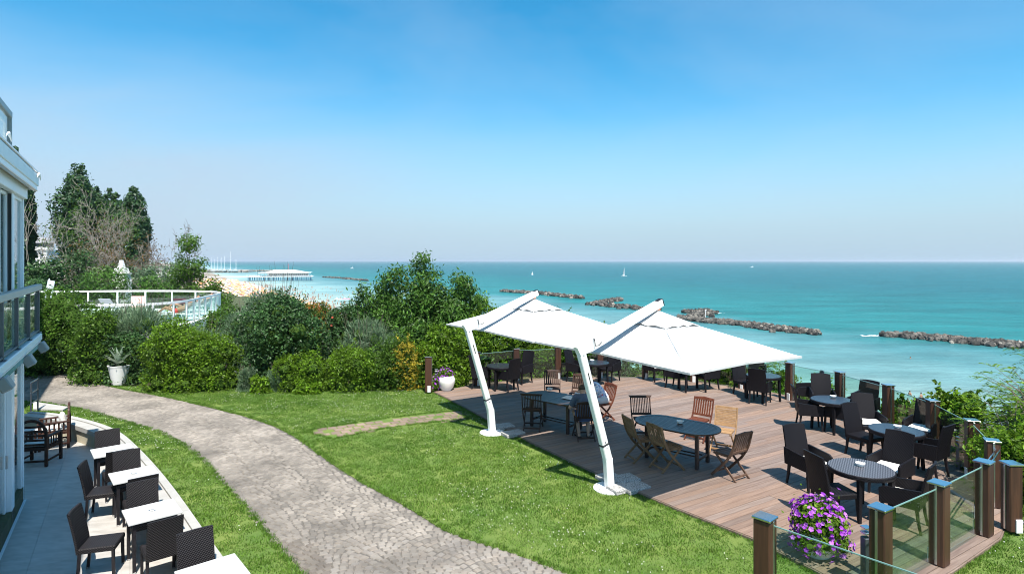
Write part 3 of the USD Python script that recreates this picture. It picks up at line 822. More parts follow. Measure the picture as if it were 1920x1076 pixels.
def umbrella(loc, label):
    """Side-post parasol, origin on the ground under the canopy's centre, arm along +x."""
    t = thing("cantilever_umbrella", label, "umbrella", loc, CAN_ROT, "large white cantilever umbrellas over the deck")
    zb = LAWN_Z
    nu, nv = 28, 36
    u = np.linspace(-1, 1, nu + 1)
    v = np.linspace(-1, 1, nv + 1)
    U, V = np.meshgrid(u, v)

    def height(U, V):
        r = np.maximum(np.abs(U), np.abs(V))
        corner = np.minimum(np.abs(U), np.abs(V)) / np.maximum(r, 1e-6)
        sag = -0.07 * r * (1 - r) * 4 * 0.5
        z = HP - (HP - HC) * (r ** 0.97) + sag + 0.045 * r * (1 - corner) * (1 - corner) * 0.6
        return z
    # the cloth: eight fields between ribs, edges drawn in between the corners
    pull = 1 - 0.018 * (1 - np.abs(V) ** 2)
    pull2 = 1 - 0.018 * (1 - np.abs(U) ** 2)
    Xc, Yc = U * SHORT * np.where(np.abs(U) > np.abs(V), pull, 1), V * LONG * np.where(np.abs(V) > np.abs(U), pull2, 1)
    Z = height(U, V)
    pts = np.stack([Xc, Yc, Z], -1).reshape(-1, 3)
    n = nu + 1
    i = (np.arange(nv)[:, None] * n + np.arange(nu)[None]).ravel()
    f = np.vstack([np.stack([i, i + 1, i + n + 1], 1), np.stack([i, i + n + 1, i + n], 1)])
    cloth = trimesh.Trimesh(pts, f, process=False)
    c = part(t, "canopy", cloth, "canopy", 40)
    ring = [(k, -1.0) for k in u] + [(1.0, k) for k in v[1:]] + [(k, 1.0) for k in u[::-1][1:]] + [(-1.0, k) for k in v[::-1][1:]]
    q = np.array(ring)
    qx = q[:, 0] * SHORT * np.where(np.abs(q[:, 0]) > np.abs(q[:, 1]), 1 - 0.018 * (1 - q[:, 1] ** 2), 1)
    qy = q[:, 1] * LONG * np.where(np.abs(q[:, 1]) > np.abs(q[:, 0]), 1 - 0.018 * (1 - q[:, 0] ** 2), 1)
    top = np.column_stack([qx, qy, height(q[:, 0], q[:, 1])])
    bot = top - [0, 0, 0.035]
    m = len(q)
    k = np.arange(m - 1)
    part(c, "hem", trimesh.Trimesh(np.vstack([top, bot]), np.vstack([np.stack([k, k + 1, k + 1 + m], 1), np.stack([k, k + 1 + m, k + m], 1)]), process=False), "canopy")
    # the vent cap with its scalloped, lifted rim
    rr = np.linspace(0, 0.31, 9)
    aa = np.linspace(0, 2 * np.pi, 65)
    R, A = np.meshgrid(rr, aa)
    sq = 1 / np.maximum(np.abs(np.cos(A)), np.abs(np.sin(A)))
    UU, VV = R * sq * np.cos(A), R * sq * np.sin(A)
    ZZ = height(UU, VV) + 0.022 + (R / 0.31) ** 3 * (0.008 + 0.016 * np.cos(A * 12))
    g = np.stack([UU * SHORT, VV * LONG, ZZ], -1).reshape(-1, 3)
    i = (np.arange(64)[:, None] * 9 + np.arange(8)[None]).ravel()
    part(c, "vent_cap", trimesh.Trimesh(g, np.vstack([np.stack([i, i + 1, i + 10], 1), np.stack([i, i + 10, i + 9], 1)]), process=False), "canopy", True)
    # ribs, hub
    for uu, vv in ((1, 1), (1, -1), (-1, 1), (-1, -1), (1, 0), (-1, 0), (0, 1), (0, -1)):
        e = np.array([uu * SHORT * 0.985, vv * LONG * 0.985, float(height(np.array(uu * 0.985), np.array(vv * 0.985))) - 0.03])
        part(t, "rib", beam((0, 0, HP - 0.06), e, 0.022, 0.03, side=np.cross(e - [0, 0, HP], [0, 0, 1])), "white_paint")
    part(t, "hub", join(lathe([(0.0, HP - 0.30), (0.05, HP - 0.30), (0.05, HP - 0.04), (0.03, HP), (0.025, HA - 0.02), (0.0, HA - 0.02)], 12)), "white_paint", 30)
    part(t, "hub_ring", moved(lathe([(0.026, -0.03), (0.06, -0.02), (0.05, 0.01), (0.026, 0.03)], 12), (0, 0, HP + 0.045)), "copper", 30)
    # mast: foot disc, socket, hinge, leaning mast, elbow, arm
    xb, xk, xe = -1.229, -1.258, -1.919
    part(t, "foot_plate", moved(lathe([(0.0, 0.0), (0.30, 0.0), (0.30, 0.018), (0.285, 0.03), (0.0, 0.034)], 40), (xb, 0, zb)), "white_paint", 30)
    for a in range(6):
        part(t, "foot_bolt", moved(lathe([(0.0, 0.0), (0.016, 0.0), (0.016, 0.02), (0.0, 0.024)], 8), (xb + 0.23 * math.cos(a * 1.047), 0.23 * math.sin(a * 1.047), zb + 0.03)), "steel")
    base = np.array([xb, 0, zb + 0.03])
    knee = np.array([xk - 0.02, 0, 0.50])
    elbow = np.array([xe, 0, HE])
    k2 = knee + (elbow - knee) * 0.13
    part(t, "socket", join(beam(base, knee + [0, 0, 0.03], 0.13, 0.16, r=0.018), *[beam(base + [s * 0.05, 0, 0], base + [s * 0.22, 0, 0], 0.02, 0.05, r=0.003) for s in (-1, 1)]), "white_paint")
    part(t, "lower_mast", beam(knee - (elbow - knee) * 0.01, k2, 0.122, 0.15, r=0.016), "white_paint")
    d = (elbow - k2) / np.linalg.norm(elbow - k2)
    part(t, "hinge_band", beam(k2, k2 + d * 0.022, 0.128, 0.158, r=0.004), "black")
    part(t, "mast", beam(k2 + d * 0.02, elbow + d * 0.02, 0.115, 0.14, r=0.014), "white_paint")
    part(t, "mast_slot", join(*[beam(k2 + d * 1.20 + [0, s * 0.0578, 0], k2 + d * 1.42 + [0, s * 0.0578, 0], 0.003, 0.022, r=0) for s in (-1, 1)]), "black")
    for s in (-1, 1):
        for q in (0.10, 0.22, 1.75):
            p = k2 + d * (q - 0.15 if q < 1 else q) + np.array([0, s * 0.0625, 0])
            part(t, "bolt", moved(box(0.02, 0.008, 0.02, r=0.003), p), "dark_metal")
    for q in (0.14, 0.34):
        part(t, "clamp_knob", moved(lathe([(0, -0.07), (0.028, -0.07), (0.032, -0.04), (0.012, -0.035), (0.012, 0.0)], 10), base + [-0.08, 0, q], roty(-90) @ rotx(0)), "dark_metal", 30)
    arm_end = np.array([0.09, 0, HA + 0.02])
    ad = (arm_end - elbow) / np.linalg.norm(arm_end - elbow)
    dep = 0.20
    o = np.array([-0.03, 0, -0.02])
    up = np.cross(ad, [0, 1, 0]); up = up if up[2] > 0 else -up
    prof = [elbow + o - up * 0.10 - ad * 0.03, elbow + o + up * 0.07 - ad * 0.06, arm_end + up * 0.07, arm_end - up * 0.06, elbow + ad * 0.75 - up * 0.09, elbow + ad * 0.16 - up * 0.13]
    pv = np.array([[p[0], s * 0.06, p[2]] for s in (-1, 1) for p in prof])
    part(t, "arm", trimesh.convex.convex_hull(pv), "white_paint")
    part(t, "arm_end_cap", beam(arm_end + up * 0.005, arm_end + ad * 0.03 + up * 0.005, 0.125, 0.135, r=0.006), "black")
    part(t, "arm_end_strap", beam(arm_end + up * 0.075 - ad * 0.10, arm_end + up * 0.075 + ad * 0.02, 0.10, 0.012, r=0.003), "black")
    hk = elbow + ad * 0.27 + up * 0.0
    part(t, "crank_handle", tube([hk + [0, -0.06, 0.06], hk + [0, -0.085, 0.07], hk + [0.02, -0.095, -0.06], hk + [0.10, -0.10, -0.05], hk + [0.16, -0.10, 0.0]], 0.009, 6), "black")
    # cord bobbles on the long rib
    for vv in (0.28, ):
        part(c, "cloth_knob", moved(trimesh.creation.icosphere(1, 0.025), (SHORT * 0.34, 0, HP - 0.20)), "canopy")
    return t


U1C, U2C = (0.557, 14.832), (2.816, 11.357)
umbrella((*U1C, 0), "white square cantilever umbrella farther from the camera, over the table with the two people")
umbrella((*U2C, 0), "white square cantilever umbrella nearest the camera, over the empty oval table")


def slab(px, py, rot, label, s=(0.50, 0.36)):
    p = spot(px, py, LAWN_Z)
    t = thing("ballast_slab", label, "stone slab", (p[0], p[1], LAWN_Z), rot, "granite slabs beside the umbrella feet")
    b = box(s[0], s[1], 0.085, (0, 0, 0.042), 0.012).subdivide().subdivide()
    n = (meshkit.fbm(b.vertices * 24 + px, 3) - 0.5) * 0.016
    b.vertices = b.vertices + b.vertex_normals * n[:, None]
    part(t, "stone", b, "granite")


slab(944, 803, 25, "rough grey granite slab, farther of two by the far umbrella's white foot")
slab(962, 816, 28, "rough grey granite slab, nearer of two by the far umbrella's white foot")
slab(1171, 903, 25, "rough grey granite slab, farther of two right of the near umbrella's foot")
slab(1189, 918, 30, "rough grey granite slab, nearest of all, right of the near umbrella's foot")
slab(1141, 899, 28, "pale granite slab directly behind the near umbrella's white foot", (0.40, 0.34))
slab(1163, 920, 28, "pale granite slab directly right of the near umbrella's white foot plate", (0.42, 0.30))


# ================================================================ furniture
def curved_back(w0, w1, z0, z1, lean, bow, thick, n=8, m=6, crown=0.015):
    """A woven backrest: bowed sideways, leaning back, slightly crowned top; front faces +y, z up."""
    def surf(off):
        P = []
        for j in range(m + 1):
            t = j / m
            w = (w0 * (1 - t) + w1 * t) / 2
            for i in range(n + 1):
                s = i / n * 2 - 1
                z = z0 + (z1 - z0) * t + crown * t * (1 - s * s)
                y = -lean * t ** 1.25 - bow * (1 - s * s) * (0.4 + 0.6 * t) - off
                P.append((s * w, y, z))
        return np.array(P)
    a, b = surf(0), surf(thick)
    k = n + 1
    q = lambda r, c: r * k + c
    F = []
    N = len(a)
    for r in range(m):
        for c in range(n):
            F += [[q(r, c), q(r, c + 1), q(r + 1, c + 1)], [q(r, c), q(r + 1, c + 1), q(r + 1, c)]]
            F += [[N + q(r, c), N + q(r + 1, c + 1), N + q(r, c + 1)], [N + q(r, c), N + q(r + 1, c), N + q(r + 1, c + 1)]]
    rim = [q(0, c) for c in range(n + 1)] + [q(r, n) for r in range(1, m + 1)] + [q(m, c) for c in range(n - 1, -1, -1)] + [q(r, 0) for r in range(m - 1, 0, -1)]
    for i in range(len(rim)):
        u, v = rim[i], rim[(i + 1) % len(rim)]
        F += [[u, N + u, N + v], [u, N + v, v]]
    m_ = trimesh.Trimesh(np.vstack([a, b]), np.array(F), process=False)
    return m_


def leg(x, y, z1, dx=0.0, dy=0.0, w0=0.045, w1=0.032):
    v = []
    for z, w, ox, oy in ((0, w1, dx, dy), (z1 * 0.5, (w0 + w1) / 2, dx * 0.35, dy * 0.35), (z1, w0, 0, 0)):
        for a, b in ((-1, -1), (1, -1), (1, 1), (-1, 1)):
            v.append((x + ox + a * w / 2, y + oy + b * w / 2, z))
    f = []
    for k in (0, 4):
        for j in range(4):
            n = (j + 1) % 4
            f += [[k + j, k + n, k + 4 + n], [k + j, k + 4 + n, k + 4 + j]]
    f += [[8, 9, 10], [8, 10, 11], [0, 2, 1], [0, 3, 2]]
    return trimesh.Trimesh(np.array(v, float), np.array(f), process=False)


def make_wicker_chair(name, label, arms, loc, rz, group):
    """Woven dining chair facing +y, origin on the floor under the seat."""
    t = thing(name, label, "armchair" if arms else "chair", loc, rz, group)
    wv = "wicker"
    part(t, "seat", box(0.50, 0.50, 0.085, (0, 0.01, 0.405), 0.014), wv)
    part(t, "backrest", curved_back(0.50, 0.47, 0.37, 1.03, 0.13, 0.028, 0.032), wv, 35).GetPath()
    for p in t.GetChildren():
        if p.GetName() == "backrest":
            UsdGeom.Xformable(p).AddTranslateOp().Set(Gf.Vec3d(0, -0.232, 0))
    for sx in (-1, 1):
        part(t, "leg", leg(sx * 0.222, 0.225, 0.37, sx * 0.006, 0.02), "wicker_leg")
        part(t, "leg", leg(sx * 0.222, -0.225, 0.37, sx * 0.006, -0.055), "wicker_leg")
    if arms:
        for sx in (-1, 1):
            v = np.array([(sx * x, y, z) for x in (0.252, 0.288) for y, z in ((-0.275, 0.37), (0.255, 0.37), (0.262, 0.585), (0.20, 0.625), (-0.295, 0.665))])
            part(t, "arm", trimesh.convex.convex_hull(v), wv)
    return t


PROTO = {}


def wicker_chair(px, py, face, label, arms=True, z=0.0, group="dark wicker chairs around the round tables", jit=0.0):
    """face: the place the chair looks at."""
    p = spot(px, py, z)
    a = math.degrees(math.atan2(face[1] - p[1], face[0] - p[0])) - 90 + jit
    key = ("wicker", arms)
    name = "wicker_armchair" if arms else "wicker_chair"
    if key not in PROTO:
        PROTO[key] = make_wicker_chair(name, label, arms, p, a, group)
        return PROTO[key]
    return copy(PROTO[key], label, p, a, group, "armchair" if arms else "chair", name=name)


def make_round_table(label, loc, rz, group, top="table_sheet"):
    t = thing("round_table", label, "table", loc, rz, group)
    part(t, "tabletop", lathe([(0.0, 0.66), (0.455, 0.66), (0.485, 0.668), (0.492, 0.70), (0.487, 0.728), (0.47, 0.736)], 48), "wicker", 30)
    part(t, "top_sheet", lathe([(0.472, 0.7365), (0.470, 0.7405), (0.0, 0.7405)], 48), top)
    for sx in (-1, 1):
        for sy in (-1, 1):
            part(t, "leg", leg(sx * 0.30, sy * 0.30, 0.665, sx * 0.02, sy * 0.02, 0.062, 0.045), "wicker")
    return t


def round_table(px, py, label, rz=20, woven=False):
    p = spot(px, py, 0.74)
    loc = (p[0], p[1], 0.0)
    key = ("table", woven)
    if key not in PROTO:
        PROTO[key] = make_round_table(label, loc, rz, "round dark wicker tables on the deck", "wicker_top" if woven else "table_sheet")
        return np.array(loc)
    copy(PROTO[key], label, loc, rz)
    return np.array(loc)


usdkit.material(stage, "/World/Looks/wicker_top", {
    "tc": ("texture_coordinate", {}), "ck": ("checker_texture", {"scale": 42.0, "color1": (0.012, 0.012, 0.015), "color2": (0.16, 0.16, 0.18)}),
    "w": ("wave_texture", {"wave_type": "bands", "bands_direction": "x", "scale": 21.0}), "bp": ("bump", {"strength": 0.5, "distance": 0.004}), "p": ("principled_bsdf", {"roughness": 0.35}),
}, [("tc.object", "ck.vector"), ("tc.object", "w.vector"), ("ck.color", "p.base_color"), ("w.fac", "bp.height"), ("bp.normal", "p.normal")], surface="p.BSDF")

R1 = round_table(940, 685, "round wicker table farthest left on the deck, by the hedge")
R2 = round_table(1115, 679, "round wicker table at the back rail, behind the near umbrella's mast")
R3 = round_table(1297, 688, "round wicker table at the back rail, mostly hidden under the near umbrella", 5)
R4 = round_table(1431, 703, "round wicker table at the back rail right of the umbrella canopy")
R5 = round_table(1561, 749, "round wicker table with five chairs beside the right glass rail")
R6 = round_table(1680, 805, "round wicker table second nearest the camera, right side of deck")
R7 = round_table(1614, 876, "round table with pale woven top nearest the camera, above the purple flowers", 12, woven=True)

CH = [
    (903, 727, R1, "wicker armchair facing right, half hidden behind the far umbrella's mast", True),
    (938, 708, R1, "wicker armchair against the hedge on the far side of the leftmost round table", True),
    (951, 731, R1, "wicker armchair with its back to us before the leftmost round table", True),
    (978, 718, R1, "wicker armchair facing left at the right of the leftmost round table", True),
    (1058, 701, R2, "wicker armchair facing right beside the brown post at the back rail", True),
    (1082, 715, R2, "wicker armchair just left of the near umbrella's mast, back to us", True),
    (1132, 699, R2, "wicker armchair at the far right of the table behind the mast", True),
    (1143, 714, R2, "wicker armchair facing left, right of the table behind the mast", True),
    (1227, 713, R3, "wicker armchair with white seat cushion under the canopy's left edge", True),
    (1269, 727, R3, "wicker armchair with its back to us below the canopy's lowest corner", True),
    (1326, 729, R3, "wicker armchair facing left at the table hidden by the near canopy", True),
    (1398, 741, R4, "armless wicker chair facing right at the table right of the canopy", False),
    (1419, 722, R4, "wicker armchair against the rail behind the table right of the canopy", True),
    (1425, 755, R4, "wicker armchair with its back to us before the table right of the canopy", True),
    (1518, 803, R5, "wicker armchair facing right at the left of the five-chair table", True),
    (1543, 778, R5, "wicker armchair with woven back on the far side of the five-chair table", True),
    (1573, 809, R5, "wicker armchair with its back to us at the five-chair table", True),
    (1617, 793, R5, "wicker armchair at the right of the five-chair table against the sea", True),
    (1622, 855, R6, "armless wicker chair with its back to us left of the second nearest table", False),
    (1630, 830, R6, "wicker armchair on the far left side of the second nearest table", True),
    (1728, 842, R6, "wicker armchair with white cushion at the rail beyond the second nearest table", True),
    (1737, 889, R6, "wicker armchair facing left, nearest the corner bollard lamp", True),
    (1516, 912, R7, "wicker armchair facing right, alone at the left of the pale woven table", True),
    (1565, 968, R7, "armless wicker chair right behind the purple flowers, back to us", False),
    (1668, 925, R7, "wicker armchair between the pale woven table and the second nearest table", True),
    (1693, 983, R7, "wicker armchair seen through the front glass panel", True),
]
chair_at = []
for k, (x, y, tb, lab, arms) in enumerate(CH):
    wicker_chair(x, y, tb, lab, arms, jit=float(RNG.uniform(-7, 7)))
    chair_at.append(spot(x, y))
p = spot(1513, 764)
wicker_chair(1513, 764, p + [-1, 0.35, 0], "wicker armchair turned away to the left behind the five-chair table")


def seat_cushion(k, label, s=0.44):
    x, y, tb = CH[k][0], CH[k][1], CH[k][2]
    p = spot(x, y)
    a = math.degrees(math.atan2(tb[1] - p[1], tb[0] - p[0])) - 90
    q = p + np.array([0, 0, 0.4475])
    t = thing("seat_cushion", label, "cushion", q, a, "white seat cushions on the wicker chairs")
    b = box(s, s, 0.05, (0, 0.01, 0.025), 0.018).subdivide().subdivide()
    part(t, "cover", b, "cushion", 50)


seat_cushion(8, "white cushion on the armchair under the canopy's left edge")
seat_cushion(19, "white cushion on the armchair far left of the second nearest table")
seat_cushion(20, "white cushion on the rail-side armchair beyond the second nearest table")
seat_cushion(22, "white cushion on the lone armchair left of the pale woven table")
seat_cushion(24, "white cushion on the armchair between the two nearest round tables")
seat_cushion(25, "white cushion on the armchair seen through the front glass panel")


def ashtray(loc, label):
    key = "ashtray"
    if key not in PROTO:
        t = thing("ashtray", label, "ashtray", loc, 0, "white ashtrays on the tables")
        part(t, "bowl", lathe([(0.0, 0.0), (0.045, 0.0), (0.065, 0.022), (0.072, 0.05), (0.066, 0.052), (0.056, 0.025), (0.0, 0.012)], 20), "white_ceramic", 40)
        for a in (0, 120, 240):
            part(t, "rest_notch", box(0.014, 0.02, 0.014, (0.068 * math.cos(math.radians(a)), 0.068 * math.sin(math.radians(a)), 0.05), 0.003, rotz(a)), "white_ceramic")
        PROTO[key] = t
        return
    copy(PROTO[key], label, loc)


for (x, y, lab) in ((1613, 873, "white ashtray on the pale woven round table"), (1683, 802, "white ashtray on the second nearest round table"), (1562, 745, "white ashtray on the five-chair round table"), (1110, 677, "white ashtray on the round table behind the mast")):
    p = spot(x, y, 0.741)
    ashtray((p[0], p[1], 0.741), lab)


# ---------------------------------------------------------------- oval slatted tables
def oval_table(cx, cy, rz, label, loc_len=1.78, wid=1.0, m="teak_table"):
    t = thing("oval_table", label, "table", (cx, cy, 0), rz, "oval dark wooden tables under the umbrellas")
    a, b = loc_len / 2, wid / 2
    core = sg.LineString([(-(a - b), 0), (a - b, 0)]).buffer(b, 24)
    outer = affinity.scale(core, 1.0, 1.0)
    inner = outer.buffer(-0.085)
    part(t, "rim", prism(outer.difference(inner), 0.712, 0.74), m)
    part(t, "centre_bar", prism(sg.box(-0.045, -b + 0.087, 0.045, b - 0.087), 0.712, 0.7385), m)
    for s in (-1, 1):
        for k in range(-4, 5):
            y = k * 0.0915
            q = inner.buffer(-0.003).intersection(sg.box(0.049, y - 0.041, a, y + 0.041) if s > 0 else sg.box(-a, y - 0.041, -0.049, y + 0.041))
            if q.area > 0.002:
                part(t, "top_slat", prism(q, 0.715, 0.7365), m)
    part(t, "underframe", join(*[box(1.12, 0.03, 0.06, (0, y, 0.68)) for y in (-0.30, 0.30)], *[box(0.03, 0.57, 0.06, (x, 0, 0.68)) for x in (-0.52, 0.52)]), m)
    for sx in (-1, 1):
        for sy in (-1, 1):
            part(t, "leg", box(0.07, 0.07, 0.71, (sx * 0.54, sy * 0.27, 0.355), 0.008), m)
    for sx in (-1, 1):
        part(t, "stretcher", box(0.035, 0.47, 0.06, (sx * 0.54, 0, 0.17)), m)
    for sy in (-1, 1):
        part(t, "stretcher", box(1.05, 0.05, 0.03, (0, sy * 0.09, 0.19)), m)
    return t


O1 = np.array([1.08, 14.45]); O2 = np.array([3.40, 12.10])
oval_table(*O1, -40, "dark oval slatted table under the far umbrella, papers and ashtray on it")
oval_table(*O2, -40, "dark oval slatted table under the near umbrella, six empty chairs round it")
p = spot(1275, 793, 0.741); ashtray(p, "white ashtray on the empty oval table")
p = spot(1031, 731, 0.741); ashtray(p, "white ashtray on the oval table with the papers")


# ---------------------------------------------------------------- folding wooden chairs
def folding_chair(px, py, face, label, m, style, z=0.0, jit=0.0, group="wooden folding chairs around the oval tables"):
    """Faces +y. Long posts run from the back's top down to the front feet, short legs from the seat's front to the rear feet."""
    p = spot(px, py, z)
    a = math.degrees(math.atan2(face[1] - p[1], face[0] - p[0])) - 90 + jit
    t = thing("folding_chair", label, "folding chair", p, a, group)
    w = 0.225

    def post(s):
        pts = [np.array([s * w, y, zz]) for y, zz in ((0.24, 0.0), (-0.10, 0.35), (-0.20, 0.50), (-0.26, 0.64), (-0.325, 0.90))]
        return join(*[beam(pts[i], pts[i + 1] + (pts[i + 1] - pts[i]) * 0.02, 0.024, 0.048, side=(1, 0, 0), r=0.004) for i in range(4)])
    for s in (-1, 1):
        part(t, "back_post", post(s), m)
        part(t, "short_leg", beam((s * (w - 0.03), 0.17, 0.435), (s * (w - 0.03), -0.29, 0.0), 0.022, 0.045, side=(1, 0, 0), r=0.004), m)
    bl = lambda tt: np.array([0, -0.20 - 0.125 * tt, 0.50 + 0.40 * tt])
    if style == "flared":
        v = np.array([(sx * x, bl(tt)[1] + dy, bl(tt)[2]) for sx in (-1, 1) for tt, x in ((0.93, 0.235), (1.06, 0.275)) for dy in (-0.018, 0.016)])
        part(t, "top_rail", trimesh.convex.convex_hull(v), m)
    else:
        v = np.array([(x, bl(tt)[1] + dy - 0.012 * (1 - (x / w) ** 2), bl(tt)[2] + (0.025 * (1 - (x / w) ** 2) if tt > 0.95 and style == "vertical" else 0)) for x in (-0.214, 0, 0.214) for tt in (0.88, 1.0) for dy in (-0.013, 0.013)])
        part(t, "top_rail", trimesh.convex.convex_hull(v), m)
    part(t, "lower_rail", beam(bl(0.06) + [-0.212, 0, 0], bl(0.06) + [0.212, 0, 0], 0.022, 0.05, side=(0, 1, 0.25)), m)
    if style == "horizontal":
        for k in range(9):
            c = bl(0.16 + 0.082 * k)
            part(t, "back_slat", beam(c + [-0.212, 0, 0], c + [0.212, 0, 0], 0.014, 0.03, side=(0, 1, 0.25), r=0.003), m)
    else:
        n = 7 if style == "vertical" else 10
        for k in range(n):
            x = (k - (n - 1) / 2) * (0.39 / n)
            part(t, "back_slat", beam(bl(0.08) + [x, 0, 0], bl(0.94) + [x, -0.004, 0], 0.39 / n * (0.66 if style == "vertical" else 0.48), 0.013, side=(1, 0, 0), r=0.003), m)
    for k in range(6):
        y = -0.13 + k * 0.066
        part(t, "seat_slat", box(0.40, 0.057, 0.018, (0, y, 0.448 + 0.012 * abs(k - 2.5) / 2.5), 0.004), m)
    for s in (-1, 1):
        part(t, "seat_rail", beam((s * 0.185, -0.17, 0.43), (s * 0.185, 0.225, 0.425), 0.022, 0.034, side=(1, 0, 0), r=0.004), m)
    part(t, "stretcher", box(0.40, 0.022, 0.038, (0, -0.235, 0.07), 0.004), m)
    part(t, "stretcher", box(0.43, 0.022, 0.034, (0, 0.165, 0.085), 0.004), m)
    return t, p, a


W1, W2 = O1, O2
folding_chair(999, 803, (0.75, 16.0), "dark wooden chair with flared top rail at the left end of the occupied oval table", "teak_dark", "flared")
folding_chair(1036, 757, (W1[0], W1[1]), "dark slatted folding chair on the far side of the occupied oval table", "teak_dark", "vertical")
folding_chair(1084, 766, (W1[0], W1[1]), "dark slatted folding chair beyond the reading man, at the table's far right", "teak_dark", "vertical")
MAN_CHAIR = folding_chair(1095, 821, (1.45, 16.0), "dark slatted folding chair with the man in blue sitting on it", "teak_dark", "vertical")
WOM_CHAIR = folding_chair(1127, 787, (W1[0] - 0.3, W1[1] - 0.15), "reddish slatted folding chair under the person in the floral shirt", "teak_red", "vertical")
folding_chair(1206, 822, (W2[0], W2[1]), "grey-brown folding chair with flared top rail at the empty oval table", "teak_dark", "flared", jit=-14)
folding_chair(1203, 861, (3.15, 12.25), "brown folding chair left of the empty oval table, leftmost of two alike", "teak_brown", "horizontal")
folding_chair(1251, 878, (3.62, 11.85), "brown folding chair near side of the empty oval table, with wide seat shown", "teak_brown", "vertical")
folding_chair(1309, 823, (W2[0], W2[1]), "red-brown slatted folding chair on the far side of the empty oval table", "teak_red", "vertical", jit=-10)
folding_chair(1356, 846, (3.75, 11.7), "pale yellow wooden folding chair with horizontal back slats", "teak_light", "horizontal", jit=8)
folding_chair(1368, 892, (3.6, 11.9), "dark brown folding chair at the right end of the empty oval table", "teak_grey", "vertical", jit=-6)


# ---------------------------------------------------------------- the lower terrace's furniture
def side_chair(loc, rz, label):
    key = "terrace_chair"
    if key not in PROTO:
        t = thing("wicker_side_chair", label, "chair", loc, rz, "armless wicker chairs on the lower terrace")
        part(t, "seat", box(0.44, 0.45, 0.075, (0, 0.01, 0.415), 0.012), "wicker_brown")
        part(t, "backrest", moved(curved_back(0.44, 0.43, 0.38, 0.95, 0.11, 0.012, 0.03, crown=0.004), (0, -0.205, 0)), "wicker_brown", 35)
        for sx in (-1, 1):
            for sy, dy in ((0.205, 0.01), (-0.20, -0.03)):
                part(t, "leg", leg(sx * 0.198, sy, 0.385, 0, dy, 0.036, 0.034), "wicker_leg")
                part(t, "leg_cap", box(0.036, 0.036, 0.018, (sx * 0.198, sy + dy, 0.009), 0.004), "steel")
        PROTO[key] = t
        return t
    return copy(PROTO[key], label, loc, rz)


TROW = np.array([0.655, -0.755])                  # along the row of tables, towards the eye
TANG = math.degrees(math.atan2(TROW[1], TROW[0]))
TT = {}
for nm, px, py, lab in (("a", 212, 843, "white square table farthest along the parapet"), ("b", 251, 888, "white square table second along the parapet, two chairs behind it"),
                        ("c", 285, 957, "white square table third along the parapet, ashtray in its middle"), ("d", 398, 1072, "white table nearest the camera, cut by the picture's bottom")):
    p = spot(px, py, TERR_Z + 0.74)
    TT[nm] = p[:2]
    t = thing("square_table", lab + " on the lower terrace", "table", (p[0], p[1], TERR_Z), TANG, "white square tables on the lower terrace")
    part(t, "tabletop", box(0.64, 0.68, 0.028, (0, 0, 0.726), 0.005), "laminate")
    part(t, "apron", join(box(0.5, 0.025, 0.06, (0, 0.26, 0.68)), box(0.5, 0.025, 0.06, (0, -0.26, 0.68)), box(0.025, 0.5, 0.06, (0.25, 0, 0.68)), box(0.025, 0.5, 0.06, (-0.25, 0, 0.68))), "wicker_leg")
    for sx in (-1, 1):
        for sy in (-1, 1):
            part(t, "leg", leg(sx * 0.25, sy * 0.26, 0.712, 0, 0, 0.045, 0.042), "wicker_leg")
            part(t, "leg_cap", box(0.044, 0.044, 0.02, (sx * 0.25, sy * 0.26, 0.01), 0.004), "steel")
    if nm != "d":
        a = thing("ring_holder", f"small silver ring holder on the white table {dict(a='farthest along', b='second along', c='third along')[nm]} the parapet", "holder", (p[0], p[1], TERR_Z + 0.7405), TANG + 40, "small silver holders on the white tables")
        part(a, "ring", tube([(0.05 * math.cos(k), 0.022 * math.sin(k), 0.006) for k in np.linspace(0, 6.283, 17)], 0.005, 6, False), "steel")
        part(a, "dish", lathe([(0.0, 0.0), (0.03, 0.0), (0.035, 0.004), (0.0, 0.004)], 12), "white_ceramic")


def terrace_chair(xy, toward, label):
    a = math.degrees(math.atan2(toward[1], toward[0])) - 90
    side_chair((xy[0], xy[1], TERR_Z), a, label)


ACR = np.array([TROW[1], -TROW[0]]) * -1          # across the row, towards the parapet
terrace_chair(TT["a"] - TROW * 0.52, TROW, "wicker chair behind the farthest white table, farthest of its row")
terrace_chair(TT["a"] + TROW * 0.58, -TROW, "wicker chair with its back to us before the farthest white table")
terrace_chair(TT["b"] - TROW * 0.50, TROW, "wicker chair facing us behind the second white table")
terrace_chair(TT["b"] + TROW * 0.60, -TROW, "wicker chair with its back to us before the second white table")
terrace_chair(TT["c"] - TROW * 0.50, TROW, "wicker chair facing us behind the third white table")
terrace_chair(TT["c"] + TROW * 0.66, -TROW, "wicker chair with its back to us before the third white table")
terrace_chair(TT["d"] - TROW * 0.52, TROW, "wicker chair facing us behind the nearest white table")
p = spot(196, 966, TERR_Z); terrace_chair(p[:2], -np.array([TROW[1], -TROW[0]]) if False else np.array([0.93, 0.35]), "wicker chair seen from the side, farther of two set out on the terrace")
p = spot(190, 1072, TERR_Z); terrace_chair(p[:2], np.array([0.95, 0.30]), "wicker chair seen from the side, nearer of two set out on the terrace")


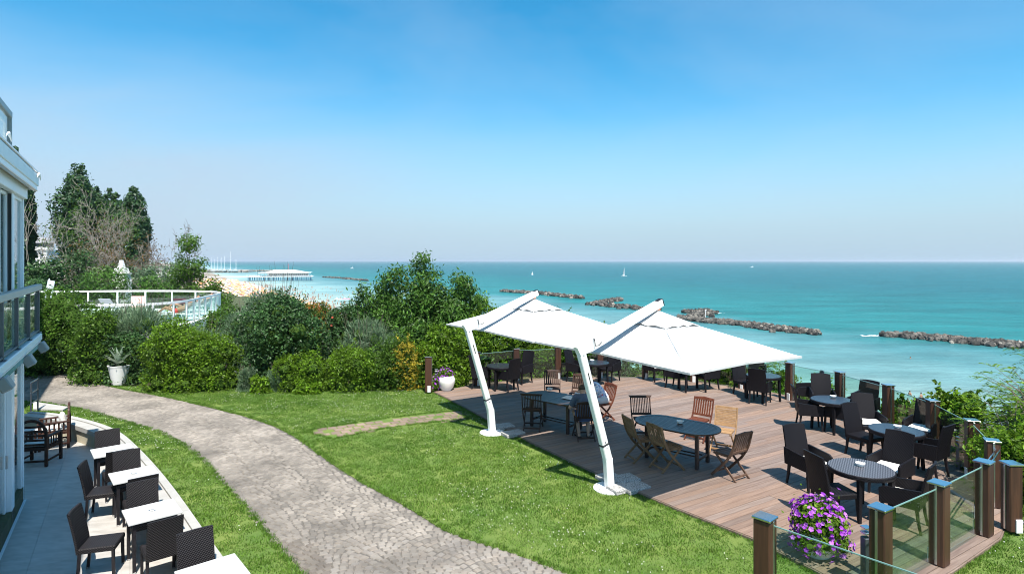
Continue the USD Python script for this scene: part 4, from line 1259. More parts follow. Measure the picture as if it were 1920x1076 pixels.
def arched_armchair(px, py, rz, label, pillow=False):
    p = spot(px, py, TERR_Z)
    t = thing("arched_armchair", label, "armchair", p, rz, "dark wooden armchairs with arched backs")
    m = "teak_red_dark"
    for sx in (-1, 1):
        part(t, "front_leg", box(0.055, 0.055, 0.62, (sx * 0.29, 0.27, 0.31)), m)
        part(t, "rear_leg", box(0.055, 0.055, 0.70, (sx * 0.29, -0.27, 0.35)), m)
        part(t, "armrest", box(0.075, 0.62, 0.03, (sx * 0.29, 0.01, 0.635)), m)
        part(t, "side_rail", box(0.03, 0.5, 0.06, (sx * 0.29, 0, 0.38)), m)
        part(t, "side_rail", box(0.03, 0.5, 0.04, (sx * 0.29, 0, 0.12)), m)
        for k in range(5):
            part(t, "side_slat", box(0.016, 0.035, 0.22, (sx * 0.29, -0.18 + k * 0.09, 0.52)), m)
    arch = [(0.29 * math.cos(k), -0.27, 0.70 + 0.30 * math.sin(k)) for k in np.linspace(0, math.pi, 13)]
    part(t, "arched_rail", join(*[beam(arch[i], np.array(arch[i + 1]), 0.04, 0.06, side=(0, 1, 0), r=0.004) for i in range(12)]), m)
    for k in range(5):
        z = 0.48 + k * 0.095
        hw = 0.28 if z < 0.72 else 0.28 * math.sqrt(max(0, 1 - ((z - 0.70) / 0.30) ** 2))
        part(t, "back_slat", box(2 * hw, 0.018, 0.045, (0, -0.27, z)), m)
    part(t, "front_rail", box(0.53, 0.03, 0.06, (0, 0.27, 0.38)), m)
    part(t, "rear_rail", box(0.53, 0.03, 0.06, (0, -0.27, 0.38)), m)
    part(t, "rear_rail", box(0.53, 0.03, 0.04, (0, -0.27, 0.12)), m)
    for k in range(6):
        part(t, "seat_slat", box(0.53, 0.07, 0.018, (0, -0.21 + k * 0.084, 0.41)), m)
    return t, p


wood("teak_red_dark", (0.030, 0.011, 0.007), (0.060, 0.024, 0.014))
ac1, p1 = arched_armchair(103, 837, 125, "dark wooden armchair with arched back against the parapet, white pillow on it")
ac2, p2 = arched_armchair(73, 868, 10, "dark wooden armchair with slatted arched back nearest the glass door")


def soft(sx, sy, sz):
    b = box(sx, sy, sz, r=min(sx, sy, sz) * 0.3).subdivide().subdivide()
    v = b.vertices
    e = (np.abs(v[:, 0]) / (sx / 2)) ** 2 * 0.5 + (np.abs(v[:, 1]) / (sy / 2)) ** 2 * 0.5
    v[:, 2] *= 1 - 0.45 * np.clip(e, 0, 1)
    b.vertices = v
    return b


def lay(name, base, rz, off, mesh, rot, label, cat, m="cushion"):
    o = rotz(rz) @ np.asarray(off, float)
    t = thing(name, label, cat, (base[0] + o[0], base[1] + o[1], base[2] + o[2]), rz)
    part(t, "cover", moved(mesh, rot=rot), m, 60)


lay("seat_pad", p1, 125, (0, 0.0, 0.452), soft(0.50, 0.48, 0.06), None, "white seat pad on the arched armchair by the parapet", "cushion")
lay("pillow", p1, 125, (0.0, -0.16, 0.62), soft(0.42, 0.34, 0.14), rotx(75), "white pillow leaning in the arched armchair by the parapet", "pillow")
lay("seat_pad", p2, 10, (0, 0.0, 0.452), soft(0.50, 0.48, 0.06), None, "white seat pad on the arched armchair nearest the glass door", "cushion")
p = spot(58, 806, TERR_Z + 0.5)
t = thing("low_table", "low white-topped table between the arched wooden armchairs", "table", (p[0], p[1], TERR_Z), 20)
part(t, "tabletop", box(0.34, 0.34, 0.03, (0, 0, 0.485)), "laminate")
part(t, "frame", join(*[box(0.04, 0.04, 0.47, (x * 0.13, y * 0.13, 0.235)) for x in (-1, 1) for y in (-1, 1)]), "teak_red_dark")
t = thing("stair_handrail", "steel tube handrail at the terrace's small stair", "handrail", spot(58, 776, 0.0), 115)
for x in (0.0, 0.6):
    part(t, "upright", tube([(x, 0, -0.3), (x, 0, 0.84)], 0.02, 8), "dark_metal", 40)
for z in (0.35, 0.7, 1.05):
    part(t, "rail", tube([(-0.02, 0, z * 0.8), (0.62, 0, z * 0.8)], 0.016, 8), "steel", 40)


# ================================================================ the glass building on the left
BANG = math.degrees(math.atan2(FD[1], FD[0]))
bld = thing("glass_building", "white framed glass restaurant building with balcony rail at the left edge", "building", (FA[0], FA[1], 0), BANG)
# local: x along the facade towards the eye, y out of the facade, z up
wf = "white_frame"
part(bld, "corner_column", box(0.10, 0.10, 2.98, (0.05, -0.05, 1.14), 0.008), wf)
part(bld, "column", box(0.26, 0.14, 2.98, (1.22, -0.07, 1.14), 0.01), wf)
for k, x in enumerate((3.4, 5.6, 7.8)):
    part(bld, "column", box(0.16, 0.12, 2.98, (x, -0.06, 1.14), 0.01), wf)
gp = part(bld, "fixed_pane", box(0.97, 0.012, 2.75, (0.60, -0.05, 1.10), 0.0), "pane_window")
part(gp, "frame", join(box(0.98, 0.06, 0.07, (0.60, -0.05, -0.315)), box(0.98, 0.06, 0.07, (0.60, -0.05, 2.50)), box(0.05, 0.06, 2.74, (0.13, -0.05, 1.09)), box(0.05, 0.06, 2.74, (1.06, -0.05, 1.09))), wf)
x = 1.36
for k in range(3):
    d = part(bld, "sliding_door", box(1.95, 0.012, 2.68, (x + 1.0, -0.10 - 0.05 * (k % 2), 1.05), 0.0), "pane_window")
    yy = -0.10 - 0.05 * (k % 2)
    part(d, "frame", join(box(0.07, 0.045, 2.72, (x + 0.04, yy, 1.05)), box(0.07, 0.045, 2.72, (x + 1.97, yy, 1.05)), box(1.9, 0.045, 0.07, (x + 1.0, yy, -0.28)), box(1.9, 0.045, 0.07, (x + 1.0, yy, 2.38))), wf)
    part(d, "handle", box(0.02, 0.03, 0.22, (x + 0.05, yy + 0.035, 0.75), 0.005), "steel")
    x += 2.0
for y in (-0.02, -0.075, -0.13):
    part(bld, "sill_track", box(8.0, 0.022, 0.03, (5.35, y, TERR_Z + 0.016), 0.004), "steel")
part(bld, "sill", box(9.4, 0.20, 0.02, (4.75, -0.06, TERR_Z + 0.001 - 0.008), 0.003), wf)
part(bld, "interior_floor", prism(sg.box(0.1, -8.8, 9.5, -0.17), TERR_Z - 0.12, TERR_Z + 0.004), "marble")
part(bld, "interior_wall", box(9.2, 0.15, 8.6, (4.8, -5.2, 3.5), 0.01), "interior")
part(bld, "interior_wall", box(0.12, 2.6, 2.8, (6.0, -3.6, 1.05), 0.01), "interior")
for x in (1.8, 2.6):
    zc = np.linspace(0, 1, 28)
    fold = np.array([(x + 0.7 * s, -0.42 + 0.05 * math.sin(s * 40), 0) for s in zc])
    lo_, hi_ = fold + [0, 0, 2.62], fold + [0, 0, 5.25]
    k = np.arange(27)
    part(bld, "curtain", trimesh.Trimesh(np.vstack([lo_, hi_]), np.vstack([np.stack([k, k + 1, k + 29], 1), np.stack([k, k + 29, k + 28], 1)]), process=False), "curtain", True)
t_ = part(bld, "balcony_slab", box(10.0, 1.22, 0.13, (4.95, -0.35, 2.665), 0.015), "white_paint")
part(bld, "upper_floor", box(9.3, 7.6, 0.22, (4.85, -4.85, 2.62), 0.0), "white_matte")
part(bld, "balcony_soffit", box(9.6, 0.30, 0.10, (4.8, 0.10, 2.54), 0.01), "glass_edge")
part(bld, "canopy_rail", box(9.5, 0.06, 0.16, (4.75, 0.02, 2.44), 0.012), "white_frame")
# balcony rail: flat handrail, dark uprights, green glass
rail = part(bld, "balcony_handrail", box(10.0, 0.11, 0.11, (4.78, 0.19, 3.60), 0.012), "rail_beige")
for k in range(8):
    x = -0.12 + 1.27 * k
    pp = part(bld, "baluster", box(0.045, 0.05, 0.93, (x, 0.19, 3.10), 0.006), "dark_metal")
    part(pp, "base_plate", box(0.13, 0.11, 0.014, (x, 0.19, 2.738), 0.004), "dark_metal")
    if k < 7:
        part(bld, "balcony_glass", box(1.19, 0.012, 0.74, (x + 0.635, 0.17, 3.13), 0.0), "pane_green")
part(bld, "balcony_end_glass", box(0.012, 0.55, 0.74, (-0.12, -0.14, 3.13), 0.0), "pane_green")
part(bld, "bottom_rail", box(9.0, 0.04, 0.03, (4.4, 0.19, 2.775), 0.006), "dark_metal")
# floodlights hung under the slab edge
for x in (0.30, 2.05, 4.2):
    fl = part(bld, "floodlight", box(0.24, 0.13, 0.18, (x, 0.30, 2.50), 0.015, rotx(28)), "grey_green")
    part(fl, "bracket", tube([(x - 0.1, 0.23, 2.60), (x - 0.1, 0.30, 2.46), (x - 0.12, 0.33, 2.40)], 0.012, 6), "white_paint")
# upper storey
part(bld, "corner_column", box(0.10, 0.10, 2.75, (0.05, -0.05, 4.10), 0.008), wf)
part(bld, "column", box(0.22, 0.12, 2.75, (1.20, -0.06, 4.10), 0.01), wf)
part(bld, "column", box(0.16, 0.12, 2.75, (3.6, -0.06, 4.10), 0.01), wf)
up = part(bld, "upper_pane", box(0.98, 0.012, 2.5, (0.60, -0.05, 4.0), 0.0), "pane_window")
part(up, "frame", join(box(0.98, 0.06, 0.06, (0.60, -0.05, 2.78)), box(0.98, 0.06, 0.06, (0.60, -0.05, 5.22)), box(0.05, 0.05, 2.5, (0.13, -0.05, 4.0)), box(0.05, 0.05, 2.5, (1.05, -0.05, 4.0))), wf)
up = part(bld, "upper_pane", box(2.15, 0.012, 2.5, (2.42, -0.09, 4.0), 0.0), "pane_window")
part(up, "frame", join(box(2.2, 0.05, 0.06, (2.42, -0.09, 2.78)), box(2.2, 0.05, 0.06, (2.42, -0.09, 5.22)), box(0.06, 0.05, 2.5, (1.36, -0.09, 4.0)), box(0.05, 0.05, 2.5, (1.95, -0.09, 4.0))), wf)
part(bld, "gap_seal", box(0.03, 0.04, 2.45, (1.345, -0.03, 4.0), 0.0), "black")
part(bld, "end_wall", box(0.04, 5.0, 2.6, (0.03, -2.65, 4.05), 0.0), "pane_window")
part(bld, "end_wall", box(0.04, 5.0, 2.7, (0.03, -2.65, 1.05), 0.0), "pane_window")
for y in (-1.4, -2.8, -4.2):
    part(bld, "end_mullion", box(0.07, 0.07, 5.6, (0.02, y, 2.5), 0.006), wf)
part(bld, "lintel", box(9.5, 0.10, 0.22, (4.75, 0.0, 5.36), 0.01), wf)
fa = part(bld, "roof_fascia", box(10.0, 0.06, 0.32, (4.90, 0.15, 5.60), 0.012), "white_frame")
part(fa, "edge_trim", box(10.02, 0.075, 0.05, (4.90, 0.158, 5.785), 0.01), "steel")
part(fa, "drip_edge", box(10.02, 0.07, 0.03, (4.90, 0.152, 5.435), 0.008), "steel")
part(bld, "soffit", box(9.9, 0.24, 0.03, (4.90, 0.01, 5.485), 0.0), "rail_beige")
part(bld, "roof", box(9.8, 5.4, 0.20, (4.75, -2.5, 5.62), 0.01), "white_matte")
part(bld, "fascia_end", box(0.06, 3.2, 0.32, (-0.07, -1.47, 5.60), 0.012), "white_frame")
# glass screen of the roof terrace
sc_ = part(bld, "roof_screen", box(8.0, 0.012, 0.62, (5.50, -0.02, 6.15), 0.0), "pane_window")
part(bld, "screen_top_rail", box(8.06, 0.08, 0.11, (5.48, -0.02, 6.52), 0.012), "grey_green")
part(bld, "screen_post", box(0.06, 0.07, 0.75, (1.48, -0.02, 6.12), 0.008), "grey_green")
part(bld, "screen_frame", join(box(0.09, 0.04, 0.66, (1.62, -0.05, 6.12)), box(2.0, 0.04, 0.09, (2.66, -0.05, 6.38))), "cream_frame")


def wing_ornament(x, y, z):
    pts = []
    for s in np.linspace(-1, 1, 17):
        pts.append((x + s * 0.24, y + 0.0, z + 0.035 * (1 - abs(s)) - 0.05 * s * s + 0.02 * math.cos(s * 9) * 0.3))
    r = [0.004 + 0.020 * (1 - abs(s)) ** 0.7 for s in np.linspace(-1, 1, 17)]
    part(bld, "wing_ornament", tube(pts, r, 8), "white_paint", 40)


wing_ornament(0.02, 0.22, 5.70)
wing_ornament(2.42, 0.10, 6.02)
part(bld, "rear_hall", prism(sg.box(-2.7, -9.0, -0.25, -1.05), -0.6, 6.25), "white_wall")
rear = part(bld, "rear_wing", prism(sg.box(-9.8, -9.0, -2.705, -2.0), -0.6, 10.0), "white_wall")

# ================================================================ glass balustrade round the deck
# local builder: a fence is ONE thing whose posts (with cap, strip, bracket) and panes are its parts


def fence(name, label, pts, pane=True, first_pane=0, last_post=True, h=1.10, z=0.0, sunk=0.0):
    t = thing(name, label, "balustrade")
    pts = [np.array(p, float) for p in pts]
    for i, p in enumerate(pts):
        a = pts[max(i - 1, 0)]
        b = pts[min(i + 1, len(pts) - 1)]
        ang = math.degrees(math.atan2(b[1] - a[1], b[0] - a[0]))
        R = rotz(ang)
        c = np.array([p[0], p[1], z])
        body = join(*[moved(box(0.20, 0.085, h - 0.02, (0, s * 0.055, (h - 0.02) / 2), 0.012), c, R) for s in (-1, 1)])
        q = part(t, "post", moved(box(0.20, 0.19, h - 0.02, (0, 0, (h - 0.02) / 2), 0.014), c, R), "post_wood")
        part(q, "cap", moved(box(0.225, 0.215, 0.03, (0, 0, h - 0.004), 0.006), c, R), "chrome")
        for s in (-1, 1):
            part(q, "glass_channel", moved(box(0.014, 0.03, h - 0.04, (s * 0.104, 0, h / 2), 0.003), c, R), "steel")
        part(q, "foot_bracket", moved(box(0.10, 0.02, 0.20, (0.03, -0.105, 0.10), 0.004), c, R), "white_paint")
        if pane and i < len(pts) - 1:
            d = (b - p) / np.linalg.norm(b - p)
            L = np.linalg.norm(b - p) - 0.22
            m = (p + b) / 2
            R2 = rotz(math.degrees(math.atan2(d[1], d[0])))
            g = part(t, "glass_pane", moved(box(L, 0.012, 0.92, (0, 0, 0.56), 0.0), (m[0], m[1], z), R2), "pane_green")
            part(g, "top_edge", moved(box(L, 0.013, 0.012, (0, 0, 1.027), 0.0), (m[0], m[1], z), R2), "glass_edge")
    return t


fence("glass_balustrade", "glass rail with brown posts round the back and right of the deck", [(-1.18, 19.35), (0.13, 20.12), (1.6, 20.5), (3.1, 20.65), (4.65, 20.5), (6.18, 19.95), (7.42, 18.9), (8.22, 17.35), (8.87, 15.87), (9.12, 14.22), (9.06, 12.64), (8.68, 11.07), (8.04, 9.82)])
fence("glass_balustrade", "front run of glass rail with three brown posts above the sunlit lawn", [(7.08, 8.80), (5.79, 7.95), (4.50, 7.16)])
fence("glass_balustrade", "glass rail running down to the picture's lower right from its lone brown post", [(2.97, 6.89), (4.42, 5.25)], z=0.0)
fence("fence_post", "lone brown post with chrome cap at the deck's far left corner", [(-2.62, 18.42), ], pane=False).SetCustomDataByKey("category", "post")
fence("fence_post", "weathered brown post behind the gap in the front rail", [(7.62, 8.95), ], pane=False, h=1.02).SetCustomDataByKey("category", "post")
t = thing("stair_rail", "thin twin steel rails sloping between two posts at the deck's corner", "handrail")
for dz in (0.0, 0.07):
    part(t, "rail", tube([(8.02 + dz, 9.72, 0.98), (7.12 + dz, 8.90, 0.92)], 0.012, 8), "chrome", 40)


def bollard(px, py, label, z=0.0):
    p = spot(px, py, z)
    if "bollard" not in PROTO:
        t = thing("bollard_lamp", label, "bollard lamp", p, 10, "short bollard lamps along the deck")
        part(t, "body", box(0.10, 0.10, 0.50, (0, 0, 0.25), 0.008), "dark_metal")
        part(t, "lens", box(0.085, 0.085, 0.05, (0, 0, 0.525), 0.004), "pane_clear")
        part(t, "ring", box(0.10, 0.10, 0.02, (0, 0, 0.56), 0.004), "steel")
        part(t, "lens", box(0.085, 0.085, 0.05, (0, 0, 0.595), 0.004), "pane_clear")
        part(t, "cap", box(0.105, 0.105, 0.02, (0, 0, 0.63), 0.005), "chrome")
        PROTO["bollard"] = t
        return
    copy(PROTO["bollard"], label, p, 10)


bollard(1624, 1078, "bollard lamp beside the front post, right of the purple flowers")
bollard(1800, 879, "bollard lamp at the deck's right corner beside two brown posts")
bollard(1476, 746, "bollard lamp at the back rail right of the near umbrella's tip")
bollard(818, 729, "bollard lamp by the lone post and the far flower pot")


# ================================================================ plants
def unit(v):
    return v / (np.linalg.norm(v, axis=-1, keepdims=True) + 1e-12)


def leaf_mesh(pos, nrm, length, width, rng, axis=None, fold=0.22, vary=0.35):
    n = len(pos)
    nrm = unit(nrm)
    t = np.cross(nrm, rng.normal(size=(n, 3))) if axis is None else axis
    t = unit(t - nrm * np.sum(t * nrm, 1, keepdims=True)) if axis is None else unit(axis)
    b = unit(np.cross(nrm, t))
    s = rng.uniform(1 - vary, 1 + vary, n)[:, None]
    L, Wd = length * s, width * s
    v = np.stack([pos - t * L / 2, pos + b * Wd / 2 + nrm * fold * Wd, pos + t * L / 2, pos - b * Wd / 2 + nrm * fold * Wd], 1).reshape(-1, 3)
    i = np.arange(n) * 4
    f = np.vstack([np.stack([i, i + 1, i + 2], 1), np.stack([i, i + 2, i + 3], 1)])
    return every(trimesh.Trimesh(v, f, process=False), 4)


def blob_points(clumps, n, rng, inner=0.82, up=0.25, keep_inner=0.72):
    c = np.asarray(clumps, float)
    pr = c[:, 3] ** 2
    k = rng.choice(len(c), n, p=pr / pr.sum())
    d = rng.normal(size=(n, 3))
    d[:, 2] += up * np.abs(rng.normal(size=n))
    d = unit(d)
    r = rng.uniform(inner, 1.06, n) * (0.80 + 0.45 * meshkit.fbm((c[k, :3] + d * c[k, 3:4]) * 2.6, 3, 8))
    r = np.where(rng.random(n) < 0.09, r * rng.uniform(1.1, 1.55, n), r)
    p = c[k, :3] + d * (r * c[k, 3])[:, None]
    dist = np.linalg.norm(p[:, None, :] - c[None, :, :3], axis=2) / c[None, :, 3]
    dist[np.arange(n), k] = 9
    ok = (dist.min(1) > keep_inner * 0.92)
    return p[ok], d[ok]


def ellipsoid_clumps(cx, cy, z0, wx, wy, h, m, rng, rad=0.42, lumpy=0.25):
    out = [(cx, cy, z0 + h * 0.45, min(wx, wy, h) * 0.40)]
    for k in range(10):
        a = k * 0.628 + rng.uniform(0, 0.5)
        r = rad * min(wx, wy, h) / 2 * rng.uniform(0.8, 1.1)
        out.append((cx + math.cos(a) * (wx / 2 - r * 0.8) * 0.92, cy + math.sin(a) * (wy / 2 - r * 0.8) * 0.92, z0 + r * rng.uniform(0.5, 1.0), r))
    for _ in range(m):
        d = unit(rng.normal(size=3))
        d[2] = abs(d[2]) * (1 if rng.random() < 0.75 else -0.6)
        q = rng.uniform(0.45, 0.78) + rng.normal() * 0.03
        r = rad * min(wx, wy, h) / 2 * rng.uniform(1 - lumpy, 1 + lumpy)
        out.append((cx + d[0] * q * wx / 2, cy + d[1] * q * wy / 2, max(z0 + r * 0.6, z0 + h * 0.5 + d[2] * q * h / 2), r))
    return out


def core_mesh(clumps, k=0.66):
    ms = []
    for c in clumps:
        m = trimesh.creation.icosphere(1, c[3] * k)
        ms.append(moved(m, c[:3]))
    return join(ms)


def shrub(name, label, cx, cy, w, dpt, h, n, leaf, material, seed, m=16, z0=None, group=None, cat="shrub", rad=0.46, keep=0.74, extra=None, core=True, up=0.25, stems=0):
    rng = np.random.default_rng(seed)
    z0 = -0.1 if z0 is None else z0
    h *= 1.12
    n = int(n * 1.6)
    cl = ellipsoid_clumps(0, 0, 0, w, dpt, h, m, rng, rad)
    p, d = blob_points(cl, n, rng, up=up, keep_inner=keep)
    p = p[p[:, 2] > 0.02]; d = d[: len(p)]
    t = thing(name, label, cat, (cx, cy, z0), 0, group)
    ns, per = (46 if h > 0.8 else 10), 12
    o, e = blob_points(cl, ns * 4, rng, inner=0.95, up=0.9, keep_inner=0.9)
    o, e = o[:ns], e[:ns]
    e = unit(e + rng.normal(size=e.shape) * 0.35 + [0, 0, 0.55])
    Ls = rng.uniform(0.14, 0.42, len(o)) * min(1.0, h / 1.8)
    f = np.tile(np.linspace(0.0, 1.0, per), len(o))
    oo, ee, LL = np.repeat(o, per, 0), np.repeat(e, per, 0), np.repeat(Ls, per)
    q = oo + ee * (LL * f)[:, None] + rng.normal(size=oo.shape) * 0.022
    p = np.vstack([p, q]); d = np.vstack([d, ee * 0.4 + rng.normal(size=ee.shape) * 0.8])
    part(t, "foliage", leaf_mesh(p, d + rng.normal(size=d.shape) * 0.55 + [0, 0, 0.35], leaf[0], leaf[1], rng), material)
    if core:
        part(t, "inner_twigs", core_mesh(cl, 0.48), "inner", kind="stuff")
    for q in range(max(1, stems)):
        x, y = rng.uniform(-w * 0.15, w * 0.15), rng.uniform(-dpt * 0.1, dpt * 0.1)
        part(t, "stem", tube([(x, y, -0.1), (x * 1.3 + 0.03, y, h * 0.3), (x * 2 + 0.05, y, h * 0.6)], [0.03, 0.022, 0.012], 6), "bark")
    if extra is not None:
        mt, cnt, size = extra
        q, e = blob_points(cl, cnt, rng, inner=0.98, up=0.5, keep_inner=0.9)
        part(t, "blossoms", leaf_mesh(q + e * 0.03, e + [0, 0, 0.5], size, size, rng), mt)
    return t


def feathery(name, label, cx, cy, w, dpt, h, n, seed, z0=-0.1, cat="shrub", spikes=True, mat_="leaf_feather"):
    """Tamarisk-like: long thin sprays that fan upwards and outwards."""
    rng = np.random.default_rng(seed)
    cl = ellipsoid_clumps(0, 0, 0, w, dpt, h * 0.9, 14, rng, 0.5)
    p, d = blob_points(cl, n, rng, inner=0.55, up=0.5, keep_inner=0.6)
    ax = unit(d * 0.7 + np.array([0, 0, 0.8]) + rng.normal(size=d.shape) * 0.45)
    t = thing(name, label, cat, (cx, cy, z0))
    part(t, "foliage", leaf_mesh(p, np.cross(ax, rng.normal(size=ax.shape)), 0.20, 0.020, rng, axis=ax, fold=0.0), mat_)
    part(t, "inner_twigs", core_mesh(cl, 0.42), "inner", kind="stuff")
    ms = []
    for k in range(26 if spikes else 8):
        a = rng.uniform(0, 6.28)
        r = rng.uniform(0, 0.4)
        b = np.array([math.cos(a) * r * w * 0.4, math.sin(a) * r * dpt * 0.4, 0.0])
        e = b + np.array([math.cos(a) * w * 0.18, math.sin(a) * dpt * 0.18, h * rng.uniform(0.85, 1.12)])
        ms.append(tube([b, (b + e) / 2 + rng.normal(size=3) * 0.05, e], [0.014, 0.009, 0.003], 4))
    part(t, "twigs", join(ms), "bark", kind="stuff")
    return t


def base(px, py, z=-0.1):
    return spot(px, py, z)[:2]


# hedge along the far side of the lawn, left to right
HG = "hedge shrubs along the far edge of the lawn"
shrub("laurel_shrub", "large mixed green laurel at the hedge's left end behind the building corner", -16.5, 21.7, 4.3, 2.6, 2.85, 17000, (0.085, 0.042), "leaf_mid", 1, m=22)
shrub("laurel_shrub", "yellow-green shrub left of the agave pot at the path's edge", -14.15, 20.15, 1.7, 1.6, 2.35, 9000, (0.075, 0.04), "leaf_mid", 2, m=18, extra=("leaf_bright", 900, 0.07))
feathery("tamarisk_bush", "blue-green feathery bush above the agave pot", -13.5, 21.2, 3.4, 2.2, 2.9, 19000, 3)
shrub("euonymus_hedge", "bright lime-green rounded hedge right of the agave pot", -10.75, 18.95, 2.2, 1.5, 1.95, 13000, (0.075, 0.045), "leaf_bright", 4, m=30, rad=0.5)
shrub("euonymus_hedge", "bright green hedge bulging right beside the dark ivy bush", -9.75, 19.15, 1.9, 1.5, 1.8, 10000, (0.075, 0.045), "leaf_bright", 5, m=26, rad=0.5, extra=("petal_white", 4, 0.10))
feathery("tamarisk_bush", "small feathery bush between the bright hedges and the pool rail", -11.0, 21.0, 2.6, 1.6, 2.1, 10000, 6, spikes=False)
shrub("ivy_bush", "dark green ivy-covered bush at the middle of the hedge", -7.75, 19.9, 2.95, 2.3, 2.55, 19000, (0.085, 0.07), "leaf_dark", 7, m=34, rad=0.5)
feathery("tamarisk_bush", "tall feathery grey-green bush rising behind the dark ivy bush", -8.9, 22.2, 2.5, 1.8, 3.75, 18000, 8)
shrub("flowering_shrub", "yellow-orange flowering shrub beside the tall feathery bush", -7.55, 22.6, 1.3, 1.2, 3.0, 5200, (0.08, 0.045), "leaf_orange", 9, m=14)
shrub("rose_shrub", "dark shrub with a few red blossoms before the beach", -5.9, 21.7, 2.3, 1.8, 2.55, 11000, (0.08, 0.05), "leaf_dark", 10, m=24, extra=("petal_rose", 26, 0.10))
shrub("laurel_shrub", "small dark shrub standing up against the beach", -6.05, 22.3, 1.0, 0.9, 2.9, 3600, (0.09, 0.05), "leaf_mid", 11, m=10)
feathery("tamarisk_bush", "wide feathery grey-green bush left of the big leafy tree", -5.15, 20.7, 2.9, 1.7, 2.25, 14000, 12)
shrub("low_hedge", "low bright green hedge before the ivy bush", -6.75, 18.85, 1.9, 1.1, 1.05, 8000, (0.07, 0.04), "leaf_bright", 13, m=22, rad=0.55)
shrub("low_hedge", "low bright green hedge in the middle of the lawn's far edge", -5.15, 18.9, 1.9, 1.2, 1.15, 8500, (0.07, 0.04), "leaf_bright", 14, m=22, rad=0.55)
shrub("low_hedge", "low green hedge under the big leafy tree", -3.85, 19.2, 1.7, 1.3, 1.45, 8000, (0.075, 0.042), "leaf_mid", 15, m=20, rad=0.55)
shrub("yellow_shrub", "small yellow-leaved shrub left of the lone brown post", -3.42, 18.95, 0.6, 0.6, 1.45, 1500, (0.075, 0.04), "leaf_yellow", 16, m=16, core=False, rad=0.75)
shrub("laurel_shrub", "glossy laurel behind the far flower pot and lone post", -2.35, 19.7, 1.9, 1.4, 1.75, 8500, (0.12, 0.05), "leaf_bright", 17, m=20)
feathery("fennel_clump", "small blue-green feathery weed at the hedge's foot", -8.45, 18.75, 0.65, 0.5, 0.85, 3000, 18, spikes=False, cat="weed")
feathery("fennel_clump", "small feathery weed right of the first at the hedge's foot", -7.55, 18.7, 0.55, 0.5, 0.95, 2600, 19, spikes=False, cat="weed")
shrub("leafy_weed", "tuft of broad yellow-green leaves at the hedge's foot", -7.9, 18.5, 0.7, 0.5, 0.45, 700, (0.14, 0.06), "leaf_bright", 20, m=8, cat="weed", core=False)
shrub("leafy_weed", "low tuft of yellowish leaves before the low hedge", -6.4, 18.35, 0.9, 0.45, 0.38, 800, (0.13, 0.05), "leaf_bright", 22, m=8, cat="weed", core=False)
shrub("ground_ivy", "dark ivy patch on the ground at the path's far end", -17.4, 21.6, 2.2, 1.2, 0.55, 3200, (0.09, 0.07), "leaf_dark", 23, m=16, cat="ground cover")

# hedge behind the deck's back rail
shrub("laurel_hedge", "light green bushy hedge behind the leftmost round table", -0.75, 21.1, 2.5, 1.7, 2.25, 14000, (0.10, 0.045), "leaf_bright", 24, m=30)
shrub("laurel_hedge", "pale green bush behind the far umbrella, above the back rail", 0.75, 22.3, 2.6, 2.0, 2.2, 12000, (0.085, 0.05), "leaf_mid", 25, m=26, extra=("leaf_bright", 2500, 0.08))
shrub("laurel_hedge", "ivy-like green hedge just behind the back rail glass", 1.55, 21.5, 2.4, 1.1, 1.35, 10000, (0.075, 0.05), "leaf_bright", 26, m=24)
shrub("laurel_hedge", "green bush beyond the back rail under the canopies", 2.9, 22.6, 2.2, 1.8, 1.75, 9000, (0.085, 0.05), "leaf_mid", 27, m=22, z0=-0.4)
shrub("wild_shrub", "small wild shrub at the back rail where the sea shows through", 4.3, 21.6, 0.9, 0.8, 0.95, 1500, (0.07, 0.035), "leaf_mid", 28, m=8, z0=-0.5, core=False)
feathery("wild_grass", "pale feathery weed behind the back rail", 4.05, 21.4, 0.8, 0.5, 1.1, 900, 29, z0=-0.3, spikes=False, cat="weed")


